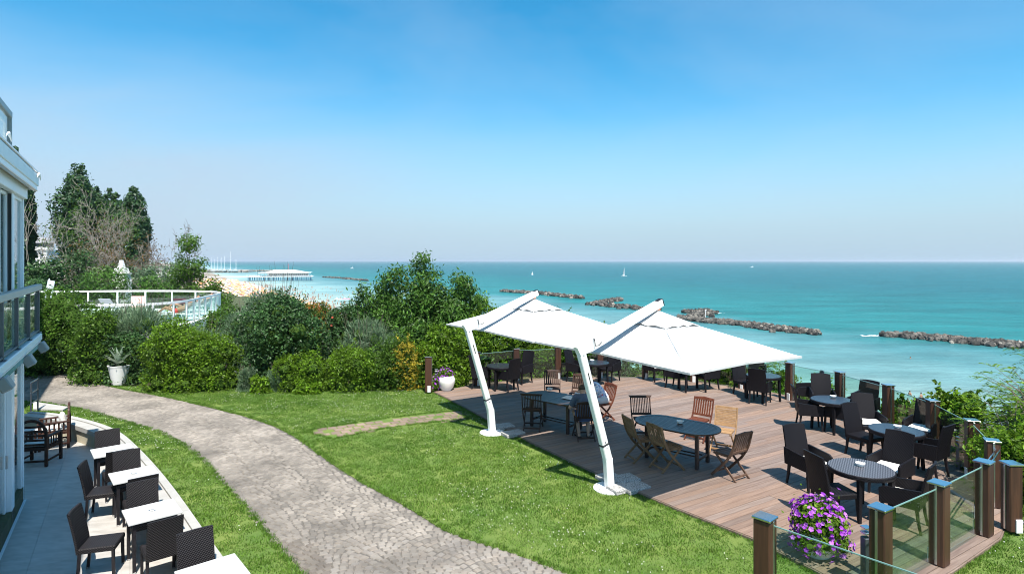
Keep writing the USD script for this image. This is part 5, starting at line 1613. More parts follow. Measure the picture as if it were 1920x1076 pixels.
def acacia(name, label, cx, cy, z0, h, w, nb, seed, material="leaf_bright", leaf=(0.062, 0.032), cat="tree", pair=9):
    """Young false acacia / sumac: arching sprays of paired leaflets on a forked stem."""
    rng = np.random.default_rng(seed)
    t = thing(name, label, cat, (cx, cy, z0))
    tips = []
    ms = []
    trunk = [(0, 0, -0.3), (0.04 * w, 0, h * 0.35), (-0.03 * w, 0.02, h * 0.62)]
    part(t, "trunk", tube(trunk, [0.05, 0.035, 0.018], 7), "bark")
    for k in range(nb):
        f = rng.uniform(0.25, 1.0)
        s = np.array(trunk[0]) * 0 + [0.0, 0, h * 0.60 * f]
        a = rng.uniform(0, 6.28)
        e = np.array([math.cos(a) * w / 2 * rng.uniform(0.35, 1), math.sin(a) * w / 2 * rng.uniform(0.35, 1), h * (0.30 + 0.70 * rng.uniform(0.15, 1) * f + 0.02)])
        mid = (s + e) / 2 + [0, 0, 0.12 * h]
        ms.append(tube([s, mid, e], [0.014, 0.009, 0.004], 4))
        for q in np.linspace(0.35, 1.0, 5):
            tips.append((s * (1 - q) ** 2 + 2 * mid * q * (1 - q) + e * q * q, a))
    part(t, "branches", join(ms), "bark", kind="stuff")
    P, N, A = [], [], []
    for (c, a) in tips:
        for _ in range(2):
            a2 = a + rng.normal() * 1.0
            L = rng.uniform(0.22, 0.42)
            d = np.array([math.cos(a2), math.sin(a2), rng.uniform(-0.5, 0.5)])
            d /= np.linalg.norm(d)
            side = unit(np.cross(d, [0, 0, 1]))
            upv = np.cross(side, d)
            for k in range(pair):
                q = (k + 1) / pair
                o = c + d * L * q + np.array([0, 0, -0.10 * q * q])
                for sgn in (-1, 1):
                    ax = side * sgn + d * 0.4
                    P.append(o + side * sgn * leaf[0] * 0.55); N.append(upv + rng.normal(size=3) * 0.25); A.append(ax)
    part(t, "crown", leaf_mesh(np.array(P), np.array(N), leaf[0], leaf[1], rng, axis=np.array(A), fold=0.05), material)
    return t


shrub("wild_shrub", "bright green shrub behind the hidden round table at the back rail", 6.55, 21.0, 1.9, 1.4, 2.0, 6500, (0.085, 0.045), "leaf_bright", 30, m=16, z0=-1.0)
acacia("young_acacia", "young yellow-green tree behind the table right of the canopy", 8.0, 19.9, -1.2, 2.3, 2.3, 150, 31)
shrub("wild_shrub", "bright shrub low behind the bollard at the back rail", 9.2, 17.6, 1.0, 1.2, 1.25, 2800, (0.085, 0.045), "leaf_bright", 32, m=12, z0=-0.9)
shrub("vine_shrub", "round-leaved bright shrub outside the right rail beyond the tables", 9.9, 14.4, 1.4, 1.4, 1.68, 3800, (0.115, 0.09), "leaf_bright", 33, m=22, z0=-1.1)
shrub("vine_shrub", "yellow-green shrub climbing past the second last post on the right", 9.72, 12.75, 0.95, 1.3, 2.1, 3000, (0.11, 0.08), "leaf_bright", 34, m=16, z0=-0.9)
acacia("acacia_tree", "dark green acacia with feathered leaves at the picture's right edge", 10.6, 11.7, -1.6, 3.5, 2.9, 260, 35, "leaf_bright")
acacia("acacia_tree", "tall acacia branch at the far right edge above the sea", 12.0, 12.9, -1.8, 4.6, 2.0, 140, 36, "leaf_mid")
shrub("wild_shrub", "light green leafy shrub below the acacia at the right edge", 9.75, 10.3, 1.7, 1.4, 1.75, 6000, (0.10, 0.04), "leaf_bright", 37, m=20, z0=-0.7)
shrub("wild_shrub", "broad green bush at the right edge beside the front rail's last post", 8.8, 10.0, 1.4, 1.3, 1.5, 7500, (0.10, 0.04), "leaf_bright", 38, m=20, z0=-0.2)
acacia("acacia_tree", "bright green young acacia just outside the rail by the last tall posts", 9.65, 11.3, -1.1, 2.5, 1.7, 150, 142, "leaf_bright")
shrub("wild_shrub", "bright bush low behind the rail between the hidden table and the canopy's tip", 7.3, 20.4, 1.6, 1.2, 1.9, 5000, (0.085, 0.045), "leaf_bright", 131, m=14, z0=-1.3)
shrub("wild_shrub", "pale green bush at the rail left of the bollard behind the canopy's tip", 8.75, 18.9, 1.1, 1.0, 1.7, 3600, (0.085, 0.045), "leaf_bright", 132, m=12, z0=-1.2)
shrub("wild_shrub", "green bush below the rail where the sea shows under the canopy", 5.2, 21.9, 1.5, 1.0, 1.3, 3000, (0.085, 0.045), "leaf_mid", 133, m=12, z0=-1.0)
shrub("wild_shrub", "dark bush on the slope below the pool rail's prow", -12.9, 26.5, 3.0, 2.2, 2.1, 9000, (0.10, 0.055), "leaf_mid", 134, m=22, z0=-0.5)
shrub("wild_shrub", "dark bush on the slope between the pool and the tall feathery bush", -11.3, 25.6, 3.0, 2.0, 2.4, 9000, (0.10, 0.055), "leaf_dark", 135, m=22, z0=-0.5)
feathery("tamarisk_bush", "grey-green feathery bush beside the tall one, toward the pool's prow", -10.3, 23.6, 2.2, 1.6, 2.9, 9000, 136)
shrub("wild_shrub", "green bush on the slope behind the orange flowering shrub", -8.6, 26.5, 3.2, 2.0, 2.6, 8000, (0.10, 0.055), "leaf_mid", 137, m=22, z0=-0.8)
shrub("wild_shrub", "green bush on the slope behind the rose shrub", -6.2, 25.5, 3.0, 2.0, 2.0, 8000, (0.10, 0.055), "leaf_mid", 138, m=22, z0=-0.8, extra=("petal_rose", 14, 0.10))
shrub("wild_shrub", "green bush filling the slope behind the big leafy tree", -3.4, 24.5, 3.2, 1.8, 2.0, 8000, (0.10, 0.055), "leaf_mid", 139, m=22, z0=-0.8)
shrub("laurel_shrub", "dark laurel in the gap behind the agave pot", -13.3, 20.1, 1.8, 1.3, 1.7, 7000, (0.085, 0.045), "leaf_dark", 140, m=18)
shrub("laurel_shrub", "dark shrub at the building's corner beyond the path", -18.6, 22.6, 2.6, 1.8, 2.5, 8000, (0.085, 0.045), "leaf_mid", 141, m=18)
t = thing("low_rail", "low dark rail half sunk in grass at the right edge", "rail")
part(t, "top_bar", beam((7.7, 8.95, 0.12), (9.3, 8.55, 0.12), 0.05, 0.04), "dark_metal")
for q in (0.0, 0.5, 1.0):
    part(t, "stake", box(0.04, 0.04, 0.25, (7.7 + 1.6 * q, 8.95 - 0.4 * q, 0.0), 0.004), "dark_metal")


# ---------------------------------------------------------------- trees
def branchy(rng, start, direction, length, radius, depth, out, tips, spread=0.55, upturn=0.15, bend=0.12):
    pts = [np.array(start, float)]
    d = np.array(direction, float)
    for _ in range(3):
        d = unit(d + rng.normal(size=3) * bend + [0, 0, upturn * 0.3])
        pts.append(pts[-1] + d * length / 3)
    out.append(tube(pts, np.linspace(radius, radius * 0.62, 4), 5 if radius < 0.05 else 7, False))
    if depth == 0:
        tips.append((pts[-1], d))
        return
    for k in range(rng.integers(2, 4)):
        e = unit(d + rng.normal(size=3) * spread + [0, 0, upturn])
        branchy(rng, pts[rng.integers(2, 4)], e, length * rng.uniform(0.62, 0.86), max(radius * 0.64, 0.015 if radius > 0.015 else radius), depth - 1, out, tips, spread, upturn, bend)


def leafy_tree(name, label, cx, cy, z0, clumps, n, leaf, material, seed, trunk, cat="tree", up=0.0, droop=0.0, limbs=True):
    rng = np.random.default_rng(seed)
    t = thing(name, label, cat, (cx, cy, z0))
    part(t, "trunk", tube(trunk, np.linspace(0.11, 0.05, len(trunk)) * (1 + 0 * len(trunk)), 8), "bark")
    if limbs:
        top = np.array(trunk[-1])
        for c in clumps[::2]:
            e = np.array(c[:3])
            part(t, "limb", tube([top * 0.75, (top + e) / 2 + [0, 0, -0.1], e], [0.05, 0.035, 0.012], 6), "bark")
    p, d = blob_points(clumps, n, rng, inner=0.45, up=up, keep_inner=0.55)
    p = p + rng.normal(size=p.shape) * 0.06 * np.ptp(p[:, 2]) * 0.45
    nr = d + rng.normal(size=d.shape) * 0.6 + [0, 0, 0.3]
    ax = unit(np.cross(nr, rng.normal(size=nr.shape)) + np.array([0, 0, -droop]))
    part(t, "crown", leaf_mesh(p, np.cross(ax, np.cross(nr, ax)), leaf[0], leaf[1], rng, axis=ax), material)
    return t


# the big tree with long drooping leaves before the sea: many upright sprays
def cherry_tree():
    rng = np.random.default_rng(41)
    cl = []
    cx, cy = -3.55, 21.7
    # sprays: (across, height) of their tips, seen from the garden
    for x, zt in [(-2.05, 2.6), (-1.75, 3.0), (-1.45, 3.05), (-1.1, 3.35), (-0.75, 3.5), (-0.35, 3.65), (0.05, 3.95), (0.25, 4.15), (0.5, 3.6), (0.75, 3.1), (1.1, 3.0), (1.4, 3.3), (1.7, 3.35), (1.95, 3.1), (2.2, 2.5), (-2.2, 2.1), (2.35, 2.75)]:
        for q in range(7):
            f = q / 6
            y = rng.uniform(-0.8, 0.8) * (1 - f * 0.6)
            cl.append((x * (0.55 + 0.45 * f) + rng.normal() * 0.10, y, 0.55 + (zt - 0.62) * f + rng.normal() * 0.05, 0.42 - 0.18 * f))
    for _ in range(26):
        cl.append((rng.uniform(-1.7, 1.7), rng.uniform(-0.8, 0.9), rng.uniform(0.7, 2.3), rng.uniform(0.28, 0.45)))
    t = leafy_tree("leafy_tree", "big leafy tree with long glossy leaves before the sea, middle of the hedge", cx, cy, 0.0, cl, 62000, (0.15, 0.052), "leaf_tree", 42, [(0, 0, -0.3), (0.05, 0, 0.6), (0.0, 0.05, 1.2)], up=0.2, droop=0.7, limbs=False)
    for k, x in enumerate((-1.6, -0.9, -0.2, 0.4, 1.2, 1.8)):
        part(t, "limb", tube([(0, 0, 0.5), (x * 0.5, 0.05, 1.4), (x, 0.0, 2.6)], [0.06, 0.04, 0.015], 6), "bark")


cherry_tree()


def poplar(px, top_py, base_w_px, D, seed, label, lean=0.0):
    """Lombardy-like evergreen plume: several upright plumes of dark leaves round one trunk."""
    rng = np.random.default_rng(seed)
    X = (px - 960) / FPX * D
    H_ = EYE + (489 - top_py) / FPX * D
    w = base_w_px / FPX * D * 1.10
    cl = []
    nplume = 12
    for k in range(nplume):
        a = rng.uniform(0, 6.28)
        r0 = rng.uniform(0.0, 0.34) * w
        top = H_ * (1 - rng.uniform(0.0, 0.20) * (k > 0) - 0.25 * r0 / w)
        for z in np.linspace(0.10, 1.0, 13):
            rr = w * 0.26 * (0.70 + 0.45 * z) * (1.0 if z < 0.86 else (1.03 - z) / 0.17 * 0.85 + 0.15)
            cl.append((math.cos(a) * r0 * (0.45 + 0.75 * z) + lean * z, math.sin(a) * r0 * (0.45 + 0.75 * z), top * z + rng.normal() * 0.15, max(0.22, rr * rng.uniform(0.75, 1.2))))
    t = thing("poplar_tree", label, "tree", (X, D, -0.5), 0, "tall dark poplars at the left")
    part(t, "trunk", tube([(0, 0, -0.5), (0.1, 0, H_ * 0.4), (lean * 0.8, 0, H_ * 0.9)], [w * 0.07, w * 0.05, 0.04], 8), "bark")
    p, d = blob_points(cl, 34000, rng, inner=0.75, up=0.3, keep_inner=0.7)
    part(t, "crown", leaf_mesh(p, d + rng.normal(size=d.shape) * 0.5, 0.30, 0.20, rng), "leaf_poplar")
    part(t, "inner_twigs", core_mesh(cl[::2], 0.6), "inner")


poplar(146, 296, 66, 62, 51, "tallest dark poplar, left of the bare grey tree")
poplar(174, 328, 50, 64, 52, "dark poplar second from the left, behind bare branches")
poplar(203, 345, 44, 66, 53, "slim dark poplar in the middle of the group")
poplar(243, 340, 54, 63, 54, "rightmost dark poplar of the group")
poplar(262, 372, 34, 65, 57, "low dark poplar at the right end of the group")
poplar(30, 250, 46, 48, 55, "dark poplar just right of the glass building")
poplar(52, 318, 22, 50, 56, "dark poplar beside the glass building, farther and lower")


def bare_tree(px, top_py, base_py, w_px, D, seed, label, leaves=0, leafm="leaf_mid", depth=5, twig="bare_twig", z0=-0.5, thick=0.10, stems=5, leaf=(0.14, 0.09)):
    rng = np.random.default_rng(seed)
    X = (px - 960) / FPX * D
    H_ = EYE + (489 - top_py) / FPX * D - z0
    w = w_px / FPX * D
    out, tips = [], []
    for k in range(stems):
        a = rng.uniform(0, 6.28)
        lean = np.array([math.cos(a), math.sin(a) * 0.6, 0]) * rng.uniform(0.3, 1.0)
        branchy(rng, (math.cos(a) * 0.15, math.sin(a) * 0.15, 0), unit(lean + [0, 0, 1.0]), H_ * 0.30, thick * rng.uniform(0.7, 1.0), depth, out, tips, 0.66, 0.05, 0.22)
    m = join(out)
    hi = m.vertices[:, 2].max()
    sc = np.array([min(1.6, max(0.75, w / max(np.ptp(m.vertices[:, 0]), 0.1))), w * 0.7 / max(np.ptp(m.vertices[:, 1]), 0.1), H_ / hi])
    cxm = (m.vertices[:, 0].max() + m.vertices[:, 0].min()) / 2
    m.vertices = (m.vertices - [cxm, 0, 0]) * sc
    t = thing("bare_tree", label, "tree", (X, D, z0))
    part(t, "branches", m, twig)
    if leaves:
        T = (np.array([q[0] for q in tips]) - [cxm, 0, 0]) * sc
        k = rng.integers(0, len(T), leaves)
        p = T[k] + rng.normal(size=(leaves, 3)) * [0.22, 0.22, 0.2]
        part(t, "crown", leaf_mesh(p, rng.normal(size=(leaves, 3)) + [0, 0, 0.6], leaf[0], leaf[1], rng), leafm)
    return t


bare_tree(160, 332, 520, 118, 50, 61, "pale bare-branched tree in front of the tallest poplar", 3400, "leaf_mid", 6, thick=0.11, stems=4)
bare_tree(228, 392, 520, 105, 49, 62, "bare tree with rusty leaves in front of the right poplars", 3000, "leaf_rust", 6, thick=0.10, stems=4)
bare_tree(300, 410, 520, 70, 46, 63, "thin half-bare tree standing against the pale sky", 300, "leaf_rust", 6, "bark", thick=0.06, stems=3)
bare_tree(80, 352, 500, 46, 40, 64, "bare grey branches right of the glass building", 60, "leaf_mid", 4, thick=0.06, stems=1)
rngT = np.random.default_rng(70)


def small_tree(px, top_py, w_px, D, n, seed, label, material="leaf_mid", z0=-0.4, leaf=(0.16, 0.08), ncl=26, name="small_tree", cat="tree", bottom=0.35):
    rng = np.random.default_rng(seed)
    X = (px - 960) / FPX * D
    H_ = EYE + (489 - top_py) / FPX * D - z0
    w = w_px / FPX * D
    cl = []
    for _ in range(ncl):
        f = rng.uniform(bottom, 0.93)
        half = w / 2 * (1 - 0.75 * max(0, f - 0.45) / 0.55) * 0.8
        cl.append((rng.uniform(-half, half), rng.uniform(-half, half) * 0.7, H_ * f, w * rng.uniform(0.13, 0.24)))
    return leafy_tree(name, label, X, D, z0, cl, n, leaf, material, seed, [(0, 0, -0.3), (0.05, 0, H_ * 0.25), (0, 0.05, H_ * 0.5)], cat=cat)


small_tree(355, 440, 74, 40, 5200, 71, "airy yellow-green tree right of the bare trees, over the far beach", "leaf_mid")
small_tree(322, 492, 60, 41, 2600, 72, "sparse small tree before the pale buildings", "leaf_feather")
small_tree(275, 492, 70, 42, 4200, 77, "grey-green tree right of the white chimney", "leaf_feather", bottom=0.1)
small_tree(150, 470, 70, 40, 6500, 73, "dark dense tree below the tallest poplar", "leaf_dark", bottom=0.05, ncl=36)
small_tree(85, 492, 90, 38, 6500, 74, "dark broad-leaved tree right of the balcony", "leaf_dark", bottom=0.05, ncl=36, leaf=(0.2, 0.14))
small_tree(205, 505, 100, 37, 7000, 75, "ferny green sumac bush left of the white chimney", "leaf_tree", bottom=0.05, ncl=36, leaf=(0.24, 0.06), name="sumac_bush", cat="bush")
small_tree(285, 520, 90, 37, 5200, 76, "ferny bush below the white chimney", "leaf_tree", bottom=0.05, ncl=30, leaf=(0.24, 0.06), name="sumac_bush", cat="bush")
small_tree(405, 520, 60, 38, 2400, 78, "scrubby bush behind the pool rail's prow", "leaf_mid", bottom=0.05, ncl=20, name="sumac_bush", cat="bush")
small_tree(60, 520, 70, 34, 5000, 79, "dark bush behind the pool rail at the left", "leaf_dark", bottom=0.05, ncl=26, name="sumac_bush", cat="bush")


# ================================================================ planters of petunias
def planter(loc, label, pot, spread, n_leaf, n_fl, centre, rad, seed, individual, fs=0.062, trail=None):
    rng = np.random.default_rng(seed)
    t = thing("flower_planter", label, "flower pot", loc)
    part(t, "pot", lathe(pot, 40), "white_ceramic", 50)
    zt = pot[-1][1]
    part(t, "soil", moved(lathe([(pot[-1][0] * 0.9, 0), (0.0, 0.02)], 24), (0, 0, zt - 0.04)), "soil")
    cl = [(centre[0], centre[1], centre[2], rad)]
    for _ in range(spread):
        d = unit(rng.normal(size=3)); d[2] = abs(d[2]) * 0.9 - 0.25
        cl.append((centre[0] + d[0] * rad * 0.85, centre[1] + d[1] * rad * 0.85, centre[2] + d[2] * rad * 0.75, rad * rng.uniform(0.35, 0.55)))
    for q in trail or []:
        cl.append(q)
    p, d = blob_points(cl, n_leaf, rng, inner=0.7, keep_inner=0.7)
    part(t, "foliage", leaf_mesh(p, d + rng.normal(size=d.shape) * 0.5, 0.05, 0.028, rng), "leaf_bright")
    part(t, "inner_stems", core_mesh(cl, 0.6), "inner", kind="stuff")
    q, e = blob_points(cl, n_fl * 5, rng, inner=1.0, up=0.15, keep_inner=0.96)
    got = 0
    ms = []
    for c, nn in zip(q, e):
        if got >= n_fl:
            break
        if rng.random() > np.clip((meshkit.noise(c * 9, 4) - 0.22) * 3.0, 0.45, 1):
            continue
        nn = unit(nn + rng.normal(size=3) * 0.28 + [0, 0, 0.15])
        a = unit(np.cross(nn, rng.normal(size=3)))
        b = np.cross(nn, a)
        r = fs * 0.5 * rng.uniform(0.8, 1.15)
        ring = []
        for k in range(10):
            rr = r * (1.0 if k % 2 == 0 else 0.80)
            ring.append(c + nn * (0.016 + 0.004 * (k % 2)) + rr * (math.cos(k * 0.6283) * a + math.sin(k * 0.6283) * b))
        v = np.vstack([c + nn * 0.002, ring])
        f = [[0, 1 + k, 1 + (k + 1) % 10] for k in range(10)]
        m = trimesh.Trimesh(v, np.array(f), process=False)
        ms.append(m)
        m.metadata["every"], m.metadata["tones"] = 11, np.array([rng.random()])
        if individual:
            part(t, "flower", m, "petal")
        got += 1
    if not individual:
        part(t, "flowers", every(join(ms), 11), "petal", kind="stuff")


p = spot(1552, 1054)
planter((p[0] - 0.02, p[1] + 0.22, 0.0), "large white pot overflowing with purple petunias nearest the camera", [(0.0, 0), (0.15, 0.0), (0.19, 0.05), (0.235, 0.20), (0.24, 0.32), (0.225, 0.40), (0.235, 0.42)], 30, 4200, 300, (0, 0, 0.46), 0.31, 81, True, 0.070,
        trail=[(-0.30, -0.10, 0.26, 0.13), (0.28, -0.12, 0.26, 0.13), (-0.05, -0.30, 0.27, 0.12), (0.20, -0.25, 0.22, 0.12), (-0.24, -0.22, 0.22, 0.12)])
p = spot(837, 731)
planter((p[0], p[1], 0.0), "round white pot with purple petunias by the lone post at the deck's far corner", [(0.0, 0), (0.15, 0.0), (0.22, 0.10), (0.275, 0.26), (0.275, 0.36), (0.23, 0.44), (0.22, 0.46)], 10, 1500, 130, (-0.05, 0, 0.50), 0.20, 82, False, 0.06,
        trail=[(-0.30, -0.12, 0.33, 0.14), (-0.34, -0.15, 0.18, 0.15), (0.14, 0, 0.52, 0.10)])

# agave in the tall white pot
p = spot(223, 721, LAWN_Z)
t = thing("agave_pot", "pale agave in a tall white pot at the path's edge", "potted plant", p)
pot = lathe([(0.0, 0), (0.19, 0.0), (0.205, 0.02), (0.31, 0.60), (0.335, 0.64), (0.335, 0.66), (0.30, 0.66), (0.29, 0.60)], 40)
part(t, "pot", pot, "white_matte", 50)
part(t, "soil", moved(lathe([(0.295, 0), (0.0, 0.01)], 24), (0, 0, 0.60)), "soil")
rng = np.random.default_rng(9)
for k in range(19):
    a = k * 2.4
    tilt = 0.12 + 0.85 * ((k + 1) / 19) ** 1.3
    L = rng.uniform(0.58, 0.76)
    side = np.array([-math.sin(a), math.cos(a), 0])
    V = []
    for q in np.linspace(0, 1, 7):
        ang = tilt + 0.25 * q * q * tilt
        c = np.array([math.cos(a) * math.sin(ang), math.sin(a) * math.sin(ang), math.cos(ang)]) * L * q + [0, 0, 0.62]
        wv = 0.085 * (1 - q) ** 0.75 * (0.7 + 1.2 * q * (1 - q) * 2) + 0.001
        n_ = unit(np.cross(side, c - np.array([0, 0, 0.62]) + 1e-6))
        V += [c - side * wv + n_ * -wv * 0.45, c + n_ * wv * 0.15, c + side * wv + n_ * -wv * 0.45]
    F = []
    for r in range(6):
        for cc in range(2):
            o = r * 3 + cc
            F += [[o, o + 1, o + 4], [o, o + 4, o + 3]]
    part(t, "leaf", trimesh.Trimesh(np.array(V), np.array(F), process=False), "leaf_agave")
t = thing("white_boulder", "white painted boulder half covered by ivy at the path's far end", "boulder", spot(106, 686, LAWN_Z))
b = trimesh.creation.icosphere(3, 0.5)
b.vertices = b.vertices * [0.85, 0.6, 1.15] * (1 + 0.22 * (meshkit.fbm(b.vertices * 2.2, 4) - 0.5))[:, None] + [0, 0, 0.35]
part(t, "stone", b, "white_wall", 60)
p_, d_ = blob_points([(0.12, -0.1, 0.35, 0.55)], 160, np.random.default_rng(3), inner=1.0)
k_ = (p_[:, 0] - p_[:, 2] * 0.7 > -0.25)
part(t, "ivy", leaf_mesh(p_[k_], d_[k_], 0.10, 0.09, np.random.default_rng(4)), "leaf_dark", kind="stuff")


# ================================================================ people
def ball(c, r, q=1):
    return trimesh.creation.icosphere(q, r).vertices + np.asarray(c, float)


def body_mesh(bones, fine=0.03, smooth=6):
    """bones: ((p0, r0), (p1, r1)) pairs; one continuous smoothed surface."""
    parts = []
    for (p0, r0), (p1, r1) in bones:
        parts.append(m3.Manifold.hull_points(np.vstack([ball(p0, r0, 2), ball(p1, r1, 2)])))
    m = m3.Manifold.batch_boolean(parts, m3.OpType.Add)
    m = m.refine_to_length(fine)
    mm = m.to_mesh()
    t = trimesh.Trimesh(np.array(mm.vert_properties[:, :3]), np.array(mm.tri_verts), process=True)
    if smooth:
        trimesh.smoothing.filter_taubin(t, lamb=0.5, nu=0.53, iterations=smooth)
    return t


def hand(wrist, direction, palm_n, thumb_side, s=1.0):
    """Palm and five curled fingers as bone chains."""
    d = unit(np.asarray(direction, float)); n = unit(np.asarray(palm_n, float)); sd = unit(np.cross(d, n)) * thumb_side
    w = np.asarray(wrist, float)
    out = []
    for k, (o, L) in enumerate(((0.030, 0.072), (0.010, 0.080), (-0.010, 0.074), (-0.029, 0.058))):
        b = w + d * 0.085 * s + sd * o * s
        out.append(((w + d * 0.015 + sd * o * 0.6 * s, 0.016), (b, 0.0125)))
        m1 = b + (d * 0.75 - n * 0.55) * L * 0.5 * s
        m2 = m1 + (d * 0.35 - n * 0.9) * L * 0.5 * s
        out += [((b, 0.0105), (m1, 0.009)), ((m1, 0.009), (m2, 0.0075))]
    t0 = w + d * 0.03 * s + sd * 0.03 * s
    t1 = t0 + (d * 0.6 + sd * 0.8) * 0.038 * s
    t2 = t1 + (d * 0.9 - n * 0.4) * 0.032 * s
    out += [((t0, 0.014), (t1, 0.011)), ((t1, 0.011), (t2, 0.009))]
    return out


def head_parts(t, neck, up, fwd, hair, skin, s=1.0, long_hair=False):
    """A face with brow, nose, mouth, eyes and ears; hair as a cap over the back of the skull."""
    up, fwd = unit(np.asarray(up, float)), unit(np.asarray(fwd, float))
    fwd = unit(fwd - up * np.dot(fwd, up))
    side = np.cross(fwd, up)
    c = np.asarray(neck, float) + up * 0.135 * s + fwd * 0.02
    P = lambda f, sd, u: c + (fwd * f + side * sd + up * u) * s
    bones = [((P(0.0, 0, 0.03), 0.088 * s), (P(-0.02, 0, 0.02), 0.090 * s)), ((P(0.03, 0, -0.03), 0.066 * s), (P(0.045, 0, -0.085), 0.038 * s)), ((P(0.02, 0, -0.03), 0.068 * s), (P(-0.02, 0, -0.02), 0.072 * s)),
             ((P(0.088, 0, 0.005), 0.010), (P(0.108, 0, -0.028), 0.013)), ((P(0.078, -0.03, 0.018), 0.014), (P(0.078, 0.03, 0.018), 0.014)), ((P(0.082, -0.018, -0.062), 0.009), (P(0.082, 0.018, -0.062), 0.009)),
             ((P(-0.005, -0.086, 0.0), 0.010), (P(-0.012, -0.092, -0.03), 0.016)), ((P(-0.005, 0.086, 0.0), 0.010), (P(-0.012, 0.092, -0.03), 0.016)), ((np.asarray(neck, float) - up * 0.05, 0.056), (P(-0.015, 0, -0.05), 0.054 * s))]
    cap = trimesh.creation.icosphere(3, 0.101 * s)
    v = cap.vertices
    keep = v[cap.faces].mean(1)
    sel = (keep[:, 2] > 0.030 * s) | ((keep[:, 1] < -0.02 * s) & (keep[:, 2] > (-0.12 if long_hair else -0.060) * s)) | ((keep[:, 1] < 0.02 * s) & (keep[:, 2] > 0.0))
    sel &= ~((keep[:, 1] > 0.062 * s) & (keep[:, 2] < 0.060 * s))
    R = np.stack([side, fwd, up], 1)
    hv = (v * [0.95, 1.06, 1.0] * (1 + 0.02 * (meshkit.fbm(v * 60, 2)[:, None] - 0.5))) @ R.T + P(-0.012, 0, 0.025)
    hm = trimesh.Trimesh(hv, cap.faces[sel], process=False)
    hm.remove_unreferenced_vertices()
    part(t, "hair", hm, hair, True)
    for k in (-1, 1):
        part(t, "eye", trimesh.Trimesh(ball(P(0.082, k * 0.031, 0.0), 0.011), trimesh.creation.icosphere(1, 1).faces, process=False), "white_ceramic")
    return bones


# the man in the blue shirt, seen from behind, bent over his papers
cp, ca = MAN_CHAIR[1], MAN_CHAIR[2]


def seated_man():
    t = thing("person", "person in blue-grey T-shirt and shorts seated with back to us, reading at the table", "person", (cp[0], cp[1], 0), ca)
    hip = np.array([0, -0.05, 0.55])
    chest = np.array([0, 0.05, 0.84])
    neck = np.array([0, 0.14, 0.975])
    sh = [np.array([s * 0.175, 0.10, 0.925]) for s in (-1, 1)]
    el = [np.array([-0.30, 0.14, 0.68]), np.array([0.28, 0.20, 0.70])]
    wr = [np.array([-0.17, 0.36, 0.775]), np.array([0.12, 0.40, 0.775])]
    kn = [np.array([s * 0.15, 0.36, 0.52]) for s in (-1, 1)]
    an = [np.array([-0.10, 0.10, 0.10]), np.array([0.12, 0.10, 0.10])]
    toe = [np.array([-0.13, 0.27, 0.035]), np.array([0.15, 0.27, 0.035])]
    bones = [((hip, 0.135), (chest, 0.13)), ((chest + [0, 0, 0.04], 0.12), (neck - [0, 0.01, 0.06], 0.075))]
    for i in (0, 1):
        bones += [((chest + [0, 0, 0.08], 0.09), (sh[i], 0.062)), ((sh[i], 0.056), (el[i], 0.042)), ((el[i], 0.041), (wr[i], 0.028)),
                  ((hip + [(-0.08, 0.08)[i], 0, -0.03], 0.095), (kn[i], 0.062)), ((kn[i], 0.058), (kn[i] * 0.5 + an[i] * 0.5 + [0, -0.02, 0.04], 0.052)), ((kn[i] * 0.5 + an[i] * 0.5 + [0, -0.02, 0.04], 0.052), (an[i], 0.036)), ((an[i] - [0, 0.03, 0.05], 0.036), (toe[i], 0.028))]
        bones += hand(wr[i], (0.35 * (1, -1)[i], 0.9, -0.05), (0, 0.1, 1.0), (1, -1)[i])
    bones += head_parts(t, neck, (0.02, 0.42, 0.90), (0.08, 0.92, -0.42), "hair_brown", "skin")
    part(t, "body", body_mesh(bones, 0.022), "skin", True)
    shirt = [((hip + [0, 0, 0.02], 0.148), (chest, 0.148)), ((chest, 0.145), (neck - [0, 0.012, 0.085], 0.088))]
    for i in (0, 1):
        shirt += [((chest + [0, 0, 0.07], 0.105), (sh[i], 0.078)), ((sh[i], 0.074), (sh[i] * 0.35 + el[i] * 0.65, 0.064))]
    part(t, "shirt", body_mesh(shirt, 0.03), "tee_blue", True)
    sho = [((hip + [-0.07, 0, -0.03], 0.125), (hip + [0.07, 0, -0.03], 0.125))]
    for i in (0, 1):
        sho += [((hip + [(-0.08, 0.08)[i], 0, -0.03], 0.108), (hip * 0.25 + kn[i] * 0.75, 0.080))]
    part(t, "shorts", body_mesh(sho, 0.03), "shorts_blue", True)
    for i in (0, 1):
        d = unit(toe[i] - an[i]); d[2] = 0
        part(t, "sandal", beam(an[i] * [1, 1, 0] - d * 0.05 + [0, -0.02, 0.008], toe[i] * [1, 1, 0] + d * 0.04 + [0, 0, 0.008], 0.09, 0.016), "leather")
    return t


seated_man()


